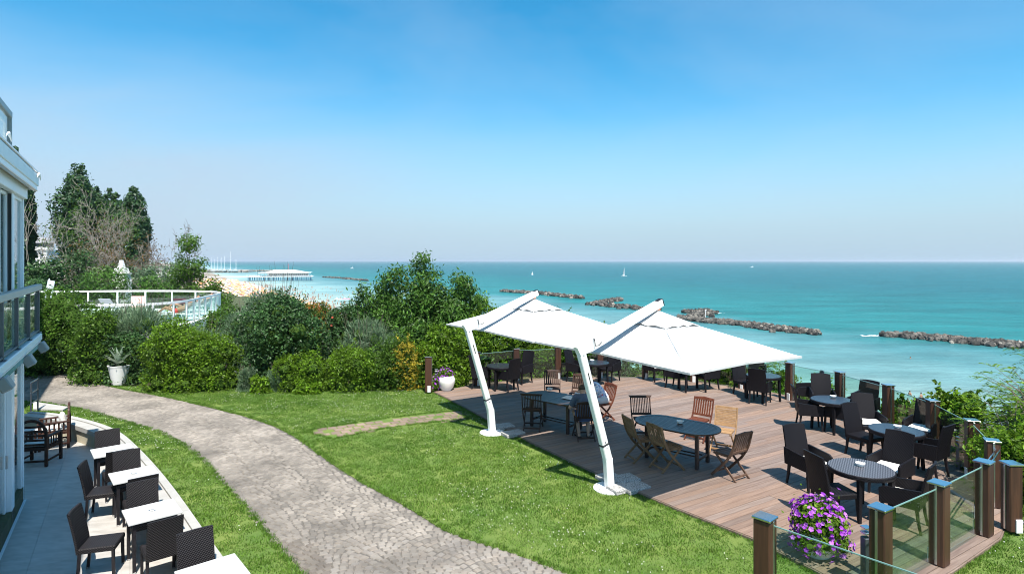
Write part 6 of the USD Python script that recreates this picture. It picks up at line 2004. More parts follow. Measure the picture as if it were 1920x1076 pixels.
def seated_leaner():
    cp, ca = WOM_CHAIR[1], WOM_CHAIR[2]
    t = thing("person", "person in pale floral shirt leaning over the table, partly behind the near umbrella's mast", "person", (cp[0], cp[1], 0), ca)
    hip = np.array([0, -0.06, 0.56])
    chest = np.array([0, 0.18, 0.85])
    neck = np.array([0, 0.34, 0.94])
    sh = [np.array([s * 0.175, 0.27, 0.92]) for s in (-1, 1)]
    el = [np.array([-0.27, 0.40, 0.76]), np.array([0.27, 0.40, 0.76])]
    wr = [np.array([-0.10, 0.56, 0.785]), np.array([0.12, 0.58, 0.785])]
    kn = [np.array([s * 0.12, 0.38, 0.52]) for s in (-1, 1)]
    an = [np.array([s * 0.11, 0.30, 0.09]) for s in (-1, 1)]
    toe = [np.array([s * 0.12, 0.46, 0.035]) for s in (-1, 1)]
    bones = [((hip, 0.135), (chest, 0.125)), ((chest, 0.12), (neck - [0, 0.03, 0.05], 0.075))]
    for i in (0, 1):
        bones += [((chest + [0, 0.02, 0.06], 0.085), (sh[i], 0.060)), ((sh[i], 0.054), (el[i], 0.040)), ((el[i], 0.040), (wr[i], 0.027)),
                  ((hip + [(-0.08, 0.08)[i], 0, -0.03], 0.095), (kn[i], 0.062)), ((kn[i], 0.058), (an[i], 0.037)), ((an[i] - [0, 0.03, 0.05], 0.035), (toe[i], 0.027))]
        bones += hand(wr[i], (0.3 * (1, -1)[i], 0.9, -0.05), (0, 0.1, 1.0), (1, -1)[i])
    bones += head_parts(t, neck, (0, 0.55, 0.85), (0.0, 0.8, -0.6), "hair_black", "skin")
    part(t, "body", body_mesh(bones, 0.024), "skin", True)
    shirt = [((hip + [0, 0, 0.02], 0.150), (chest, 0.145)), ((chest, 0.14), (neck - [0, 0.04, 0.075], 0.09))]
    for i in (0, 1):
        shirt += [((chest + [0, 0.02, 0.05], 0.105), (sh[i], 0.078)), ((sh[i], 0.074), (sh[i] * 0.4 + el[i] * 0.6, 0.064))]
    part(t, "shirt", body_mesh(shirt, 0.03), "floral", True)
    sho = [((hip + [-0.07, 0, -0.03], 0.125), (hip + [0.07, 0, -0.03], 0.125))]
    for i in (0, 1):
        sho += [((hip + [(-0.08, 0.08)[i], 0, -0.03], 0.108), (hip * 0.2 + kn[i] * 0.8, 0.080))]
    part(t, "trousers", body_mesh(sho, 0.03), "cloth_white", True)


seated_leaner()
p = spot(1075, 745, 0.742)
t = thing("newspaper", "open white newspaper lying before the man on the oval table", "newspaper", (p[0] - 0.02, p[1] - 0.10, 0.742), -35)
for s in (-1, 1):
    part(t, "page", box(0.24, 0.32, 0.006, (s * 0.12, 0, 0.006 + 0.004), 0.002, roty(-s * 3)), "paper")
p = spot(1086, 739, 0.742)
t = thing("booklet", "small pale booklet beyond the newspaper on the oval table", "booklet", (p[0], p[1] + 0.05, 0.742), -15)
part(t, "cover", box(0.22, 0.16, 0.012, (0, 0, 0.007), 0.003), "paper")
part(t, "leaf", box(0.21, 0.15, 0.003, (0.003, 0.003, 0.016), 0.001, roty(4)), "paper")

# ================================================================ pool terrace above the hedge
PZ, RZ = 1.30, 2.34
prow = smooth_line([(-20.5, 24.0), (-17.5, 23.6), (-14.6, 23.9), (-14.25, 25.0), (-14.6, 27.2), (-15.1, 29.4), (-15.75, 31.6), (-16.6, 33.0), (-18.0, 33.9), (-21.0, 34.3), (-24.5, 33.9), (-28.0, 32.9), (-36.0, 31.0)], 60)
pool_poly = sg.Polygon(np.vstack([prow, [(-40, 30.0), (-40, 24.6)]])).buffer(0)
pt = thing("pool_terrace", kind="structure")
part(pt, "slab", prism(pool_poly, PZ - 0.30, PZ), "white_wall")
part(pt, "supports", prism(pool_poly.buffer(-1.2), -0.6, PZ - 0.32), "white_wall")
structure("pool_water", prism(sg.LineString([(-22, 26.5), (-18.0, 28.5)]).buffer(2.0), PZ + 0.005, PZ + 0.03), "pool_blue")
t = thing("pool_rail", "white curved rail with glass panes round the raised pool terrace", "railing")
L = sg.LineString(prow)
part(t, "top_rail", join(*[beam((*prow[i], RZ), (*(prow[i + 1] + (prow[i + 1] - prow[i]) * 0.02), RZ), 0.09, 0.075, side=(0, 0, 1), r=0.0) for i in range(len(prow) - 1)]), "white_paint")
part(t, "fascia", join(*[beam((*prow[i], PZ - 0.16), (*(prow[i + 1] + (prow[i + 1] - prow[i]) * 0.02), PZ - 0.16), 0.05, 0.36, side=(0, 0, 1), r=0.0) if False else beam((*prow[i], PZ - 0.16), (*(prow[i + 1] + (prow[i + 1] - prow[i]) * 0.02), PZ - 0.16), 0.36, 0.06, side=(0, 0, 1), r=0.0) for i in range(len(prow) - 1)]), "white_paint")
d = 0.4
k = 0
while d < L.length:
    q = L.interpolate(d)
    part(t, "post", box(0.075, 0.075, RZ - PZ + 0.15, (q.x, q.y, (RZ + PZ) / 2 - 0.08), 0.008), "white_paint")
    e = min(d + (0.95 if d < 14 else 1.55), L.length)
    r = L.interpolate(e)
    if e > d + 0.3:
        g = beam((q.x, q.y, PZ + 0.52), (r.x, r.y, PZ + 0.52), 0.84, 0.010, side=(0, 0, 1), r=0.0)
        part(t, "glass_pane", g, "pane_green")
    d = e + 1e-3 if e < L.length else L.length + 1
    k += 1


def lounger(loc, rz, label, cloth):
    t = thing("sun_lounger", label, "sun lounger", loc, rz, None)
    part(t, "frame", join(*[beam((s * 0.32, -0.95, 0.34), (s * 0.32, 0.35, 0.34), 0.035, 0.045) for s in (-1, 1)], *[box(0.64, 0.035, 0.045, (0, y, 0.34)) for y in (-0.95, 0.35)]), "white_paint")
    for x in (-1, 1):
        for y in (-0.75, 0.2):
            part(t, "leg", beam((x * 0.30, y, 0.33), (x * 0.30, y + 0.08, 0.0), 0.035, 0.035), "white_paint")
    part(t, "bed", box(0.60, 1.28, 0.02, (0, -0.30, 0.37), 0.004), cloth)
    part(t, "backrest", beam((0, 0.34, 0.37), (0, 0.84, 0.82), 0.60, 0.025, side=(1, 0, 0)), cloth)
    return t


def at_floor(px, py, z=PZ):
    return spot(px, py, z)


lounger((-16.55, 29.6, PZ), -60, "sun lounger with its raised back behind the pool rail's prow, farther one", "cloth_white")
lounger((-15.6, 27.3, PZ), -65, "sun lounger behind the pool rail's prow, nearer one", "cloth_white")
lounger((-17.6, 31.6, PZ), -170, "maroon sun lounger with its raised back before the pool's far rail", "sling_maroon")
lounger((-21.4, 31.5, PZ), -175, "grey sun lounger farther left before the pool's far rail", "sling_grey")
t = thing("towel_chair", "chair draped with a pale pink towel before the pool's far rail", "chair", (-20.0, 31.6, PZ), 5)
part(t, "frame", join(*[box(0.04, 0.04, 0.42, (x * 0.25, y * 0.25, 0.21)) for x in (-1, 1) for y in (-1, 1)], box(0.56, 0.56, 0.04, (0, 0, 0.43))), "white_paint")
part(t, "towel", box(0.72, 0.10, 0.62, (0, -0.24, 0.60), 0.03), "towel_pink")
part(t, "towel_seat", box(0.66, 0.60, 0.03, (0, 0.02, 0.465), 0.01), "towel_pink")


def lying(loc, rz, label, skin, wear):
    t = thing("person", label, "person", loc, rz)
    hip, chest, neck = np.array([0, -0.05, 0.50]), np.array([0, 0.38, 0.66]), np.array([0, 0.55, 0.80])
    bones = [((hip, 0.125), (chest, 0.125)), ((chest, 0.12), (neck, 0.07)), ((neck, 0.055), (neck + [0, 0.10, 0.11], 0.06))]
    for s in (-1, 1):
        bones += [((hip + [s * 0.07, 0, 0], 0.09), (np.array([s * 0.12, -0.45, 0.68]), 0.06)), ((np.array([s * 0.12, -0.45, 0.68]), 0.056), (np.array([s * 0.11, -0.78, 0.44]), 0.036)), ((np.array([s * 0.11, -0.78, 0.44]), 0.034), (np.array([s * 0.12, -0.92, 0.46]), 0.028)),
                  ((chest + [0, 0.06, 0.03], 0.08), (np.array([s * 0.19, 0.46, 0.74]), 0.055)), ((np.array([s * 0.19, 0.46, 0.74]), 0.05), (np.array([s * 0.34, 0.40, 0.62]), 0.04)), ((np.array([s * 0.34, 0.40, 0.62]), 0.038), (np.array([s * 0.26, 0.18, 0.60]), 0.028))]
        bones += hand((s * 0.26, 0.18, 0.60), (-s * 0.3, -0.9, 0), (0, 0, 1), s)
    bones += head_parts(t, neck + [0, 0.05, 0.05], (0, 0.6, 0.75), (0, -0.75, 0.6), "hair_black", skin)
    part(t, "body", body_mesh(bones, 0.035), skin, True)
    part(t, "swimwear", body_mesh([((hip + [-0.05, 0, 0], 0.132), (hip + [0.05, 0, 0], 0.132))], 0.04), wear, True)


lying((-16.55, 29.6, PZ - 0.03), -60, "sunbather lying behind the glass of the pool rail, farther of two", "skin_tan", "cloth_black")
lying((-15.6, 27.3, PZ - 0.03), -65, "sunbather lying behind the glass of the pool rail, nearer of two", "skin_tan", "cloth_red")
lying((-17.2, 32.3, PZ - 0.03), -80, "sunbather in the sun at the pool's far rail, arms raised over the rail line", "skin_tan", "cloth_pink")
lounger((-17.2, 32.3, PZ), -80, "sun lounger under the sunbather at the pool's far rail", "cloth_white")
t = thing("beach_flag", "narrow green and white banner leaning at the pool's left end", "banner", (*spot(88, 598, PZ)[:2], PZ), 0)
bx_, by_ = spot(88, 598, PZ)[:2]
part(t, "pole", tube([(-0.3, 0, 0), (0.12, 0, 1.95)], 0.02, 6), "white_paint")
part(t, "cloth", beam((-0.02, 0.0, 0.7), (0.22, 0.0, 1.85), 0.02, 0.34, side=(0, 1, 0), r=0.003), "cloth_white")
part(t, "stripe", beam((0.02, -0.012, 0.8), (0.16, -0.012, 1.45), 0.012, 0.18, side=(0, 1, 0), r=0.002), "leaf_mid")

# ================================================================ buildings beyond
def tower():
    D = 150.0
    X = (79 - 960) / FPX * D
    t = thing("white_tower", "white tower building with a grey domed roof behind the left trees", "building", (X, D, -1.0), 8)
    part(t, "wall", box(4.6, 4.6, 8.6, (0, 0, 4.3), 0.05), "white_wall")
    part(t, "cornice", box(5.3, 5.3, 0.35, (0, 0, 8.0), 0.05), "white_wall")
    part(t, "lantern", box(3.6, 3.6, 1.3, (0, 0, 9.0), 0.05), "window_dark")
    part(t, "roof", lathe([(2.7, 9.6), (2.6, 9.9), (1.9, 10.6), (0.9, 11.0), (0.0, 11.1)], 20), "roof_grey", 40)
    for z in (2.6, 4.6, 6.6):
        for x in (-1.3, 0.0, 1.3):
            w = part(t, "window", box(0.7, 0.12, 1.0, (x, -2.31, z), 0.01), "window_dark")
            part(w, "sill", box(0.9, 0.2, 0.1, (x, -2.38, z - 0.58), 0.01), "white_wall")
    for z in (5.0, 6.9):
        part(t, "balcony", box(1.2, 3.2, 0.9, (2.7, 0.2, z), 0.03), "pier_blue")
    part(t, "low_wing", box(7.0, 5.0, 4.6, (6.2, 1.0, 2.3), 0.05), "white_wall")
    for x in (4.2, 6.0, 7.8):
        part(t, "window", box(0.9, 0.12, 1.1, (x, -1.52, 3.1), 0.01), "window_dark")


tower()


def white_block(px0, px1, py_top, D, label, floors=3, roof="white_wall", z0=-1.0, dp=8.0, rz=6):
    X = ((px0 + px1) / 2 - 960) / FPX * D
    w = (px1 - px0) / FPX * D
    h = EYE + (489 - py_top) / FPX * D - z0
    t = thing("white_building", label, "building", (X, D, z0), rz)
    part(t, "wall", box(w, dp, h, (0, 0, h / 2), 0.05), "white_wall")
    part(t, "roof", box(w + 0.5, dp + 0.5, 0.3, (0, 0, h + 0.14), 0.05), roof)
    n = max(2, int(w / 2.4))
    for f in range(floors):
        z = h * (f + 0.55) / floors
        for k in range(n):
            x = (k + 0.5) / n * w - w / 2
            part(t, "window", box(w / n * 0.42, 0.12, h / floors * 0.45, (x, -dp / 2 - 0.01, z), 0.01), "window_dark")
    return t


white_block(42, 58, 470, 158, "white apartment block left of the domed tower", 3)
white_block(92, 112, 480, 170, "low white building right of the domed tower", 2)
white_block(270, 330, 500, 175, "long low white building behind the half-bare trees", 2, "roof_grey", -2)


def chimney_house():
    D = 44.0
    X = (217 - 960) / FPX * D
    t = thing("white_chimney_hut", "white hut with a stepped white chimney and brown flat roof among the trees", "hut", (X, D, -0.6), 4)
    part(t, "wall", box(1.5, 1.4, 3.1, (-0.35, 0.3, 1.55), 0.03), "white_wall")
    part(t, "chimney_base", box(1.05, 0.9, 3.2, (0.42, 0, 1.6), 0.05), "white_wall")
    v = np.array([(0.42 + x, y, z) for z, k in ((3.2, 0.50), (4.15, 0.34)) for x in (-k, k) for y in (-k * 0.85, k * 0.85)])
    part(t, "chimney_shaft", trimesh.convex.convex_hull(v), "white_wall")
    part(t, "chimney_collar", box(1.05, 0.9, 0.13, (0.42, 0, 3.75), 0.02), "white_wall")
    part(t, "chimney_opening", box(0.42, 0.7, 0.22, (0.42, -0.02, 3.52), 0.01), "window_dark")
    v = np.array([(0.42 + x, y, z) for z, k in ((4.15, 0.20), (4.75, 0.09)) for x in (-k, k) for y in (-k, k)])
    part(t, "chimney_spike", trimesh.convex.convex_hull(v), "white_wall")
    part(t, "roof", box(6.0, 2.2, 0.22, (-2.9, 0.5, 3.2), 0.03), "roof_brown")
    part(t, "roof_post", box(0.18, 0.18, 3.1, (-5.6, 0.2, 1.55), 0.01), "roof_brown")


chimney_house()


# ================================================================ breakwaters: heaps of rocks, each rock a part
def rock(rng, r):
    m = trimesh.creation.icosphere(1, 1.0)
    v = m.vertices * rng.uniform(0.7, 1.25, 3)
    v = v + rng.normal(size=v.shape) * 0.14
    return (v @ trimesh.transformations.random_rotation_matrix(rng.random(3))[:3, :3].T) * r, m.faces


def breakwater(name, label, line_px, seed, width, n, size, zlift=0.2):
    rng = np.random.default_rng(seed)
    t = thing(name, label, "breakwater")
    pts = np.array([spot(x, y, SEA_Z)[:2] for x, y in line_px])
    L = sg.LineString(pts)
    rocks = []
    for k in range(n):
        d = rng.uniform(0, L.length)
        q = np.array(L.interpolate(d).coords[0])
        e = min(d, L.length - d)
        wl = width * min(1.0, 0.35 + e / (2.2 * width))
        o = rng.normal() * wl * 0.30
        tang = np.array(L.interpolate(min(d + 0.5, L.length)).coords[0]) - np.array(L.interpolate(max(d - 0.5, 0)).coords[0])
        nrm = unit(np.array([-tang[1], tang[0]]))
        r = size * 0.62 * rng.uniform(0.5, 1.25)
        z = max(0.0, 1.0 - abs(o) / (wl * 0.55)) * width * 0.08 + zlift
        V, F = rock(rng, r)
        rocks.append((q[0] + nrm[0] * o, q[1] + nrm[1] * o, V + [q[0] + nrm[0] * o, q[1] + nrm[1] * o, SEA_Z + z], F))
    rocks.sort(key=lambda c: c[1])
    for (x, y, V, F) in rocks[:280]:
        part(t, "rock", trimesh.Trimesh(V, F, process=False), ("rock_dark", "rock_dark", "rock_pale", "rock", "rock", "rock_dark")[rng.integers(0, 6)])
    if rocks[280:]:
        part(t, "rocks", join(*[trimesh.Trimesh(V, F, process=False) for (_, _, V, F) in rocks[280:]]), "rock", kind="stuff")


breakwater("breakwater", "rock breakwater running out of the picture at the right", [(1652, 630), (1700, 632), (1760, 637), (1830, 643), (1900, 650), (1990, 660)], 90, 6.0, 620, 1.15)
breakwater("breakwater", "long dark rock breakwater behind the near umbrella's white canopy", [(1272, 597), (1310, 602), (1360, 606), (1420, 613), (1480, 621), (1535, 628)], 91, 6.0, 620, 1.2)
breakwater("breakwater", "hooked rock spur at the head of the long breakwater, right of the umbrella top", [(1282, 587), (1325, 585), (1312, 592), (1290, 599)], 92, 6.0, 260, 1.3)
breakwater("breakwater", "pale rock breakwater with a bent end between the two umbrella tops", [(1163, 562), (1140, 566), (1113, 572), (1150, 575), (1190, 579), (1236, 582)], 93, 6.5, 330, 1.4)
breakwater("breakwater", "rock breakwater crossing behind the far umbrella's arm", [(940, 547), (980, 549), (1020, 552), (1060, 557), (1092, 560)], 94, 6.5, 330, 1.6)
breakwater("breakwater", "thin far rock breakwater out from the crowded beach", [(606, 520), (640, 522), (690, 527)], 95, 6.0, 220, 1.7)

def foam(px, py, w, dpt, seed, label):
    rng = np.random.default_rng(seed)
    q = spot(px, py, SEA_Z)
    polys = []
    for _ in range(38):
        a = rng.normal(size=2) * [w * 0.36, dpt * 0.36]
        r = rng.uniform(0.08, 0.42)
        k = np.linspace(0, 6.283, 9)[:-1]
        polys.append(sg.Polygon(np.column_stack([q[0] + a[0] + np.cos(k) * r * 1.8 * rng.uniform(0.6, 1.2, 8), q[1] + a[1] + np.sin(k) * r * rng.uniform(0.6, 1.2, 8)])).buffer(0))
    from shapely.ops import unary_union
    tag(part("/World", "foam", prism(unary_union(polys), SEA_Z + 0.01, SEA_Z + 0.06), "white_matte"), label, "foam", kind="stuff")


foam(1644, 629.5, 6.0, 1.6, 1, "white foam breaking at the left end of the right breakwater")
foam(1338, 587, 8.0, 2.2, 2, "white foam trailing from the hooked rock spur")
foam(1298, 597, 6.0, 1.6, 3, "white foam among the pale rocks of the hooked spur")

# ================================================================ pier, marina, boats
def pier():
    a = spot(462, 527, SEA_Z); b = spot(586, 526, SEA_Z)
    d = unit((b - a)[:2]); L = np.linalg.norm((b - a)[:2])
    ang = math.degrees(math.atan2(d[1], d[0]))
    t = thing("pier_restaurant", "white pavilion restaurant on blue piles standing in the sea off the beach", "pier building", (a[0], a[1], SEA_Z), ang)
    part(t, "deck", box(L, 22, 0.6, (L / 2, 8, 4.2), 0.05), "white_wall")
    n = 30
    for k in range(n):
        part(t, "pile", lathe([(0.42, -1.5), (0.42, 3.9)], 8).apply_translation([2 + k * (L - 4) / (n - 1), -2.2, 0]), "pier_blue")
    for k in range(14):
        part(t, "pile", lathe([(0.42, -1.5), (0.42, 3.9)], 8).apply_translation([2 + k * (L - 4) / 13, 6, 0]), "pier_blue")
    part(t, "hall", box(L * 0.62, 14, 3.4, (L * 0.62, 8, 6.2), 0.1), "white_wall")
    for k in range(18):
        part(t, "window", box(1.5, 0.3, 1.7, (L * 0.33 + k * L * 0.60 / 18 + 1.0, 0.93, 6.1), 0.02), "window_dark")
    part(t, "veranda_roof", box(L * 0.80, 20, 0.5, (L * 0.58, 7.0, 8.1), 0.08), "white_paint")
    v = np.array([(L * 0.28, y, 8.4) for y in (0, 15)] + [(L * 0.92, y, 8.4) for y in (0, 15)] + [(L * 0.40, y, 10.8) for y in (4, 11)] + [(L * 0.70, y, 10.8) for y in (4, 11)])
    part(t, "roof", trimesh.convex.convex_hull(v), "white_paint")
    for k in range(24):
        part(t, "railing_post", box(0.15, 0.15, 1.2, (1 + k * (L - 2) / 23, -2.9, 5.1), 0.0), "white_paint")
    part(t, "handrail", box(L, 0.15, 0.15, (L / 2, -2.9, 5.75), 0.0), "white_paint")
    part(t, "flagpole", tube([(L * 0.62, 8, 10.6), (L * 0.62, 8, 17.0)], 0.16, 6), "cloth_red")
    part(t, "gangway", box(40, 4, 0.6, (-18, 8, 4.2), 0.05), "white_wall")


pier()


def quay(name, label, x0, x1, py, D, h, dp, m="rock_pale"):
    X0, X1 = (x0 - 960) / FPX * D, (x1 - 960) / FPX * D
    t = thing(name, label, "quay", ((X0 + X1) / 2, D, SEA_Z))
    rng = np.random.default_rng(x0)
    part(t, "quay_wall", box(X1 - X0, dp, h, (0, 0, h / 2 - 0.5), 0.3), "concrete")
    n = 70
    V = []
    for k in range(n):
        r_, f_ = rock(rng, rng.uniform(1.2, 2.4))
        V.append(trimesh.Trimesh(r_ + [rng.uniform(-0.5, 0.5) * (X1 - X0), -dp / 2 - rng.uniform(0, 3), rng.uniform(0, h * 0.6)], f_, process=False))
    part(t, "armour_rocks", join(*V), m, kind="stuff")


quay("harbour_quay", "long pale harbour quay behind the pier, under the masts", 385, 470, 510, 1010, 5.5, 18)
quay("harbour_quay", "pale breakwater of the harbour running right behind the pier", 470, 560, 508, 1080, 3.5, 10)


def sailboat(px, py_base, D, mast, label, sail=None, rz=20, Lh=9.0, group=None, z=SEA_Z):
    X = (px - 960) / FPX * D
    t = thing("sailing_boat", label, "sailing boat", (X, D, z), rz, group)
    v = []
    for x, w in ((-0.5, 0.12), (-0.2, 0.16), (0.2, 0.14), (0.5, 0.01)):
        v += [(x * Lh, w * Lh, 0.11 * Lh), (x * Lh, -w * Lh, 0.11 * Lh), (x * Lh * 0.9, w * Lh * 0.6, -0.04 * Lh), (x * Lh * 0.9, -w * Lh * 0.6, -0.04 * Lh)]
    part(t, "hull", trimesh.convex.convex_hull(np.array(v)), "white_paint")
    part(t, "cabin", box(Lh * 0.35, Lh * 0.18, Lh * 0.06, (-0.02 * Lh, 0, 0.135 * Lh), 0.1), "white_matte")
    part(t, "mast", tube([(0.05 * Lh, 0, 0.1 * Lh), (0.05 * Lh, 0, mast)], [max(0.12, D * 0.0003), max(0.09, D * 0.00022)], 6), "white_paint")
    part(t, "boom", tube([(0.05 * Lh, 0, 0.24 * Lh), (-0.38 * Lh, 0, 0.25 * Lh)], max(0.09, D * 0.0002), 6), "white_paint")
    if sail == "main":
        f = np.array([(0.04 * Lh, 0, 0.26 * Lh), (-0.36 * Lh, 0.03 * Lh, 0.27 * Lh), (0.04 * Lh, 0, mast * 0.97)])
        part(t, "sail", trimesh.Trimesh(f, [[0, 1, 2]], process=False), "cloth_white")
        f = np.array([(0.07 * Lh, 0, mast * 0.9), (0.48 * Lh, 0, 0.14 * Lh), (0.12 * Lh, 0.04 * Lh, 0.18 * Lh)])
        part(t, "jib", trimesh.Trimesh(f, [[0, 1, 2]], process=False), "cloth_white")
    elif sail == "dark":
        f = np.array([(0.04 * Lh, 0, 0.26 * Lh), (-0.20 * Lh, 0.02 * Lh, 0.27 * Lh), (0.04 * Lh, 0, mast * 0.97)])
        part(t, "sail", trimesh.Trimesh(f, [[0, 1, 2]], process=False), "sling_grey")


sailboat(998, 518, 820, 5.4, "small sailing boat with white sails far out between the umbrellas' tops", "main", 40, 4.2)
sailboat(1170, 519, 760, 10.5, "sailing boat with a tall mast and furled sail far out beyond the breakwaters", "dark", 10, 7.5)
sailboat(660, 503, 1500, 6, "tiny white boat on the sea above the far rock breakwater", None, 30, 10.0)
sailboat(1410, 501, 1750, 5, "tiny white boat far out to the right near the horizon", None, 0, 11.0)
for k, (x, m_, dd, lab) in enumerate(((432, 27, 990, "tallest white mast of the moored yachts in the harbour"), (421, 19, 995, "white yacht mast just left of the tallest one in the harbour"), (414, 17, 1000, "white yacht mast second left of the tallest one in the harbour"),
                          (408, 18, 1002, "white yacht mast in the middle of the harbour row"), (401, 15, 990, "white yacht mast second from left in the harbour row"), (396, 16, 1004, "white yacht mast farthest left in the harbour row"), (442, 13, 985, "short white yacht mast right of the tallest one in the harbour"))):
    sailboat(x, 508, dd, m_ + 6, lab, None, 70, 12.0, "moored yachts in the far harbour", SEA_Z + 3.0)

# ================================================================ the crowded beach
def beach_umbrella(cloth):
    t = thing("beach_umbrella", "x", "beach umbrella", (0, 0, 0), 0)
    part(t, "cover", lathe([(1.15, 1.95), (1.12, 2.02), (0.6, 2.30), (0.0, 2.45)], 10), cloth)
    part(t, "pole", tube([(0, 0, 0), (0, 0, 2.4)], 0.025, 5), "white_paint")
    return t


def beach():
    rng = np.random.default_rng(101)
    first = {}
    cols = {"orange": "cloth_orange", "yellow": "cloth_yellow", "white": "cloth_white", "blue": "cloth_blue", "red": "cloth_red"}
    n = 0
    place = []
    for _ in range(9000):
        Y = rng.uniform(150, 560)
        s = rng.uniform(12, 54) * (1 if Y > 210 else 1) 
        X = (s - 0.5 * Y) / 0.87
        px = 960 + FPX * X / Y
        if 330 < px < 700:
            place.append((X, Y, s))
        if len(place) > 2600:
            break
    grid = {}
    for (X, Y, s) in place:
        k = (round(s / 3.4), round(Y / 4.2))
        grid.setdefault(k, (k[0] * 3.4, k[1] * 4.2))
    spots = []
    for (s, Y) in grid.values():
        s += rng.normal() * 0.25
        if rng.random() > 0.93 or s > 51:
            continue
        X = (s - 0.5 * Y) / 0.87
        spots.append((X, Y, s))
    spots.sort(key=lambda q: q[1])
    for (X, Y, s) in spots[:290]:
        band = int(Y / 38) % 5
        c = ("white", "orange", "yellow", "orange", "white")[band] if rng.random() < 0.75 else ("orange", "blue", "red", "white", "yellow")[rng.integers(0, 5)]
        z = float(land(np.array([X]), np.array([Y]))[0])
        pxu = 960 + FPX * X / Y
        where = ("left of the tall feathery bush" if pxu < 470 else "above the tall feathery bush" if pxu < 530 else "right of the tall feathery bush") + (", near the water" if s > 38 else ", in the middle rows" if s > 25 else ", in the inland rows")
        lab = f"{c} beach umbrella {where}"
        if c not in first:
            first[c] = beach_umbrella(cols[c])
            first[c].SetCustomDataByKey("label", lab)
            first[c].SetCustomDataByKey("group", lab)
            UsdGeom.Xformable(first[c]).GetOrderedXformOps()[0].Set(Gf.Vec3d(X, Y, z))
        else:
            copy(first[c], lab, (X, Y, z), float(rng.uniform(0, 90)), lab)
    far = spots[290:] or [(0, 0, 0)]
    if len(far) > 1:
        m = lathe([(1.15, 1.95), (1.12, 2.02), (0.6, 2.30), (0.0, 2.45)], 8)
        for c, q in (("orange", 0), ("yellow", 1), ("white", 2)):
            sel = far[q::3]
            zz = land(np.array([p[0] for p in sel]), np.array([p[1] for p in sel]))
            tag(part("/World", f"{c}_umbrellas", join(*[moved(m, (p[0], p[1], z)) for p, z in zip(sel, zz)]), cols[c]), f"mass of {c} umbrellas on the beach's far end", "beach umbrellas", kind="stuff")
    # people standing on the sand and in the shallows
    def figure(skin, wear):
        t = thing("bather", "x", "person")
        bones = [((0, 0, 0.95), 0.13, (0, 0, 1.35), 0.14), ((0, 0, 1.40), 0.08, (0, 0, 1.50), 0.06), ((0, 0, 1.60), 0.095, (0, 0.01, 1.66), 0.09)]
        for sgn in (-1, 1):
            bones += [((sgn * 0.08, 0, 0.92), 0.095, (sgn * 0.10, 0.02, 0.5), 0.06), ((sgn * 0.10, 0.02, 0.5), 0.058, (sgn * 0.11, -0.02, 0.08), 0.04), ((sgn * 0.11, -0.02, 0.05), 0.04, (sgn * 0.12, 0.13, 0.03), 0.03),
                      ((sgn * 0.16, 0, 1.38), 0.06, (sgn * 0.25, -0.03, 1.12), 0.045), ((sgn * 0.25, -0.03, 1.12), 0.042, (sgn * 0.26, 0.08, 0.86), 0.033)]
        part(t, "body", body_mesh([((a, ra), (b, rb)) for a, ra, b, rb in bones], 0.09, 2), skin, True)
        part(t, "swimwear", body_mesh([(((-0.05, 0, 0.92), 0.135), ((0.05, 0, 0.92), 0.135))], 0.09, 0), wear, True)
        part(t, "hair", moved(trimesh.creation.icosphere(1, 0.102), (0, -0.015, 1.66)), "hair_brown", True)
        return t
    kinds = [figure("skin", "cloth_red"), figure("skin_tan", "cloth_blue"), figure("skin_tan", "cloth_black")]
    used = [False] * 3

    wear_of = ("pale bather in red swimwear", "tanned bather in blue swimwear", "tanned bather in black swimwear")

    def put(X, Y, z, label, group, rz=None):
        k = int(rng.integers(0, 3))
        if group is None:
            label = group = wear_of[k] + " " + label
        if not used[k]:
            used[k] = True
            UsdGeom.Xformable(kinds[k]).GetOrderedXformOps()[0].Set(Gf.Vec3d(X, Y, z))
            kinds[k].SetCustomDataByKey("label", label); kinds[k].SetCustomDataByKey("group", group)
        else:
            copy(kinds[k], label, (X, Y, z), float(rng.uniform(0, 360)) if rz is None else rz, group)
    cnt = 0
    while cnt < 210:
        Y = 150 + 330 * rng.random() ** 1.3
        s = rng.normal(63, 6) if rng.random() < 0.55 else rng.uniform(60, 100)
        X = (s - 0.5 * Y) / 0.87
        px = 960 + FPX * X / Y
        if not (430 < px < 720):
            continue
        g = float(land(np.array([X]), np.array([Y]))[0])
        z = max(g, SEA_Z - (0.55 if s < 76 else 1.05)) + 0.05
        if z < SEA_Z - 0.1:
            put(X, Y, z, ("close to shore" if s < 70 else "wading knee-deep" if s < 82 else "far out") + (" below the pier" if px < 590 else " between the pier and the pedal boats" if px < 640 else " left of the big leafy tree"), None)
        else:
            put(X, Y, z, "on the wet sand" + (" below the pier" if px < 590 else " between the pier and the pedal boats" if px < 640 else " left of the big leafy tree"), None)
        cnt += 1
    for (x, y, sub, lab) in ((1690, 755, 0.95, "bather waist-deep beyond the right rail, leftmost of four"), (1702, 756, 1.0, "bather waist-deep beyond the right rail, second of four"), (1706, 742, 0.95, "bather beyond the right rail, farther than the first two"), (1727, 745, 1.0, "bather beyond the right rail beside the green vine shrub")):
        q = spot(x, y, SEA_Z)
        put(q[0], q[1], SEA_Z - sub, lab, "four bathers standing in the water beyond the right rail")
    q = spot(1707, 672, SEA_Z); put(q[0], q[1], SEA_Z - 1.35, "lone swimmer far out in the pale water beyond the right rail", "lone swimmer")
    # crowd, loungers and towels on the sand as one mass
    ms = {"skin_tan": [], "cloth_pink": [], "cloth_white": [], "cloth_blue": []}
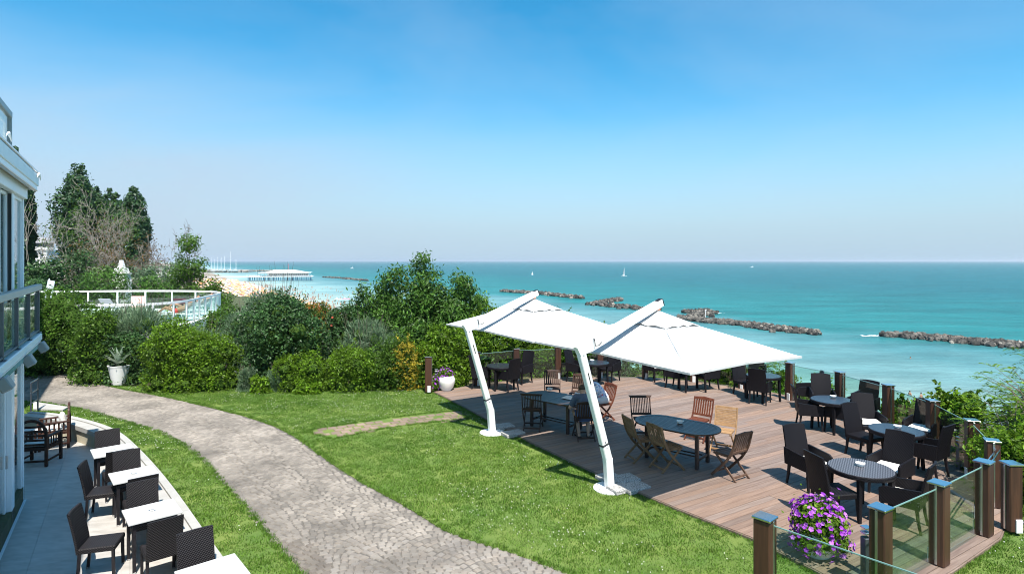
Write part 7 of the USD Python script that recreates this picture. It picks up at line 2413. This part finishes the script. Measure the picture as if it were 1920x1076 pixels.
    for _ in range(900):
        Y = rng.uniform(150, 560)
        s = rng.uniform(14, 63)
        X = (s - 0.5 * Y) / 0.87
        px = 960 + FPX * X / Y
        if not (330 < px < 720):
            continue
        z = float(land(np.array([X]), np.array([Y]))[0]) + 0.05
        k = list(ms)[rng.integers(0, 4)]
        if k == "skin_tan":
            ms[k].append(box(0.4, 0.3, 1.5, (X, Y, z + 0.75), 0.1))
        else:
            ms[k].append(box(0.7, 1.8, 0.35, (X, Y, z + 0.2), 0.08, rotz(rng.uniform(-20, 20))))
    for k, nm, lab in (("skin_tan", "beach_crowd", "crowd of people on the far beach"), ("cloth_pink", "pink_towels", "pink towels and loungers on the far beach"), ("cloth_white", "white_loungers", "white loungers on the far beach"), ("cloth_blue", "blue_loungers", "blue loungers on the far beach")):
        tag(part("/World", nm, join(*ms[k]), k), lab, "beach crowd", kind="stuff")


beach()


def pedal_boat(px, py, label, m, rz=0):
    q = spot(px, py, SEA_Z)
    t = thing("pedal_boat", label, "pedal boat", q, rz)
    for s in (-1, 1):
        v = np.array([(x, s * 0.6 + y, z) for x, w, z1 in ((-1.7, 0.18, 0.35), (1.3, 0.22, 0.38), (1.9, 0.04, 0.45)) for y in (-w, w) for z in (-0.1, z1)])
        part(t, "float", trimesh.convex.convex_hull(v), m)
    part(t, "seat", box(0.8, 1.2, 0.45, (-0.6, 0, 0.55), 0.08), "cloth_white")
    part(t, "backrest", box(0.12, 1.2, 0.5, (-1.0, 0, 0.9), 0.04), "cloth_white")


pedal_boat(634, 561, "white and pink pedal boat off the crowded beach, left one", "cloth_white", 10)
pedal_boat(649, 561, "pink pedal boat off the crowded beach, right one", "cloth_pink", 0)
pedal_boat(677, 575, "blue pedal boat beside the big leafy tree", "cloth_blue", 20)
q = spot(1790, 746, SEA_Z)
t = thing("buoy", "small red buoy afloat beyond the right rail", "buoy", q)
part(t, "float", trimesh.creation.icosphere(2, 0.32), "cloth_red", True)
part(t, "ring", moved(lathe([(0.05, 0), (0.05, 0.25)], 8), (0, 0, 0.25)), "cloth_red")
q = spot(1323, 600, SEA_Z)
t = thing("marker_pole", "thin white marker pole standing on the long breakwater", "pole", q)
part(t, "pole", tube([(0, 0, 0), (0, 0, 3.6)], 0.12, 6), "white_paint")
part(t, "board", box(0.5, 0.06, 0.4, (0, -0.08, 3.4), 0.01), "white_paint")


# ================================================================ the summer haze over land and sea
usdkit.material(stage, "/World/Looks/haze", {"v": ("principled_volume", {"color": (0.93, 0.96, 1.0), "density": 0.00009, "anisotropy": 0.3})}, volume="v.volume")
hz = trimesh.creation.box([82000, 62000 + 4000, 55.0])
hz.apply_translation([0, 29000, SEA_Z - 3.0 + 27.5])
tag(usdkit.mesh(stage, free("/World", "haze"), hz, "/World/Looks/haze").GetPrim(), kind="stuff")
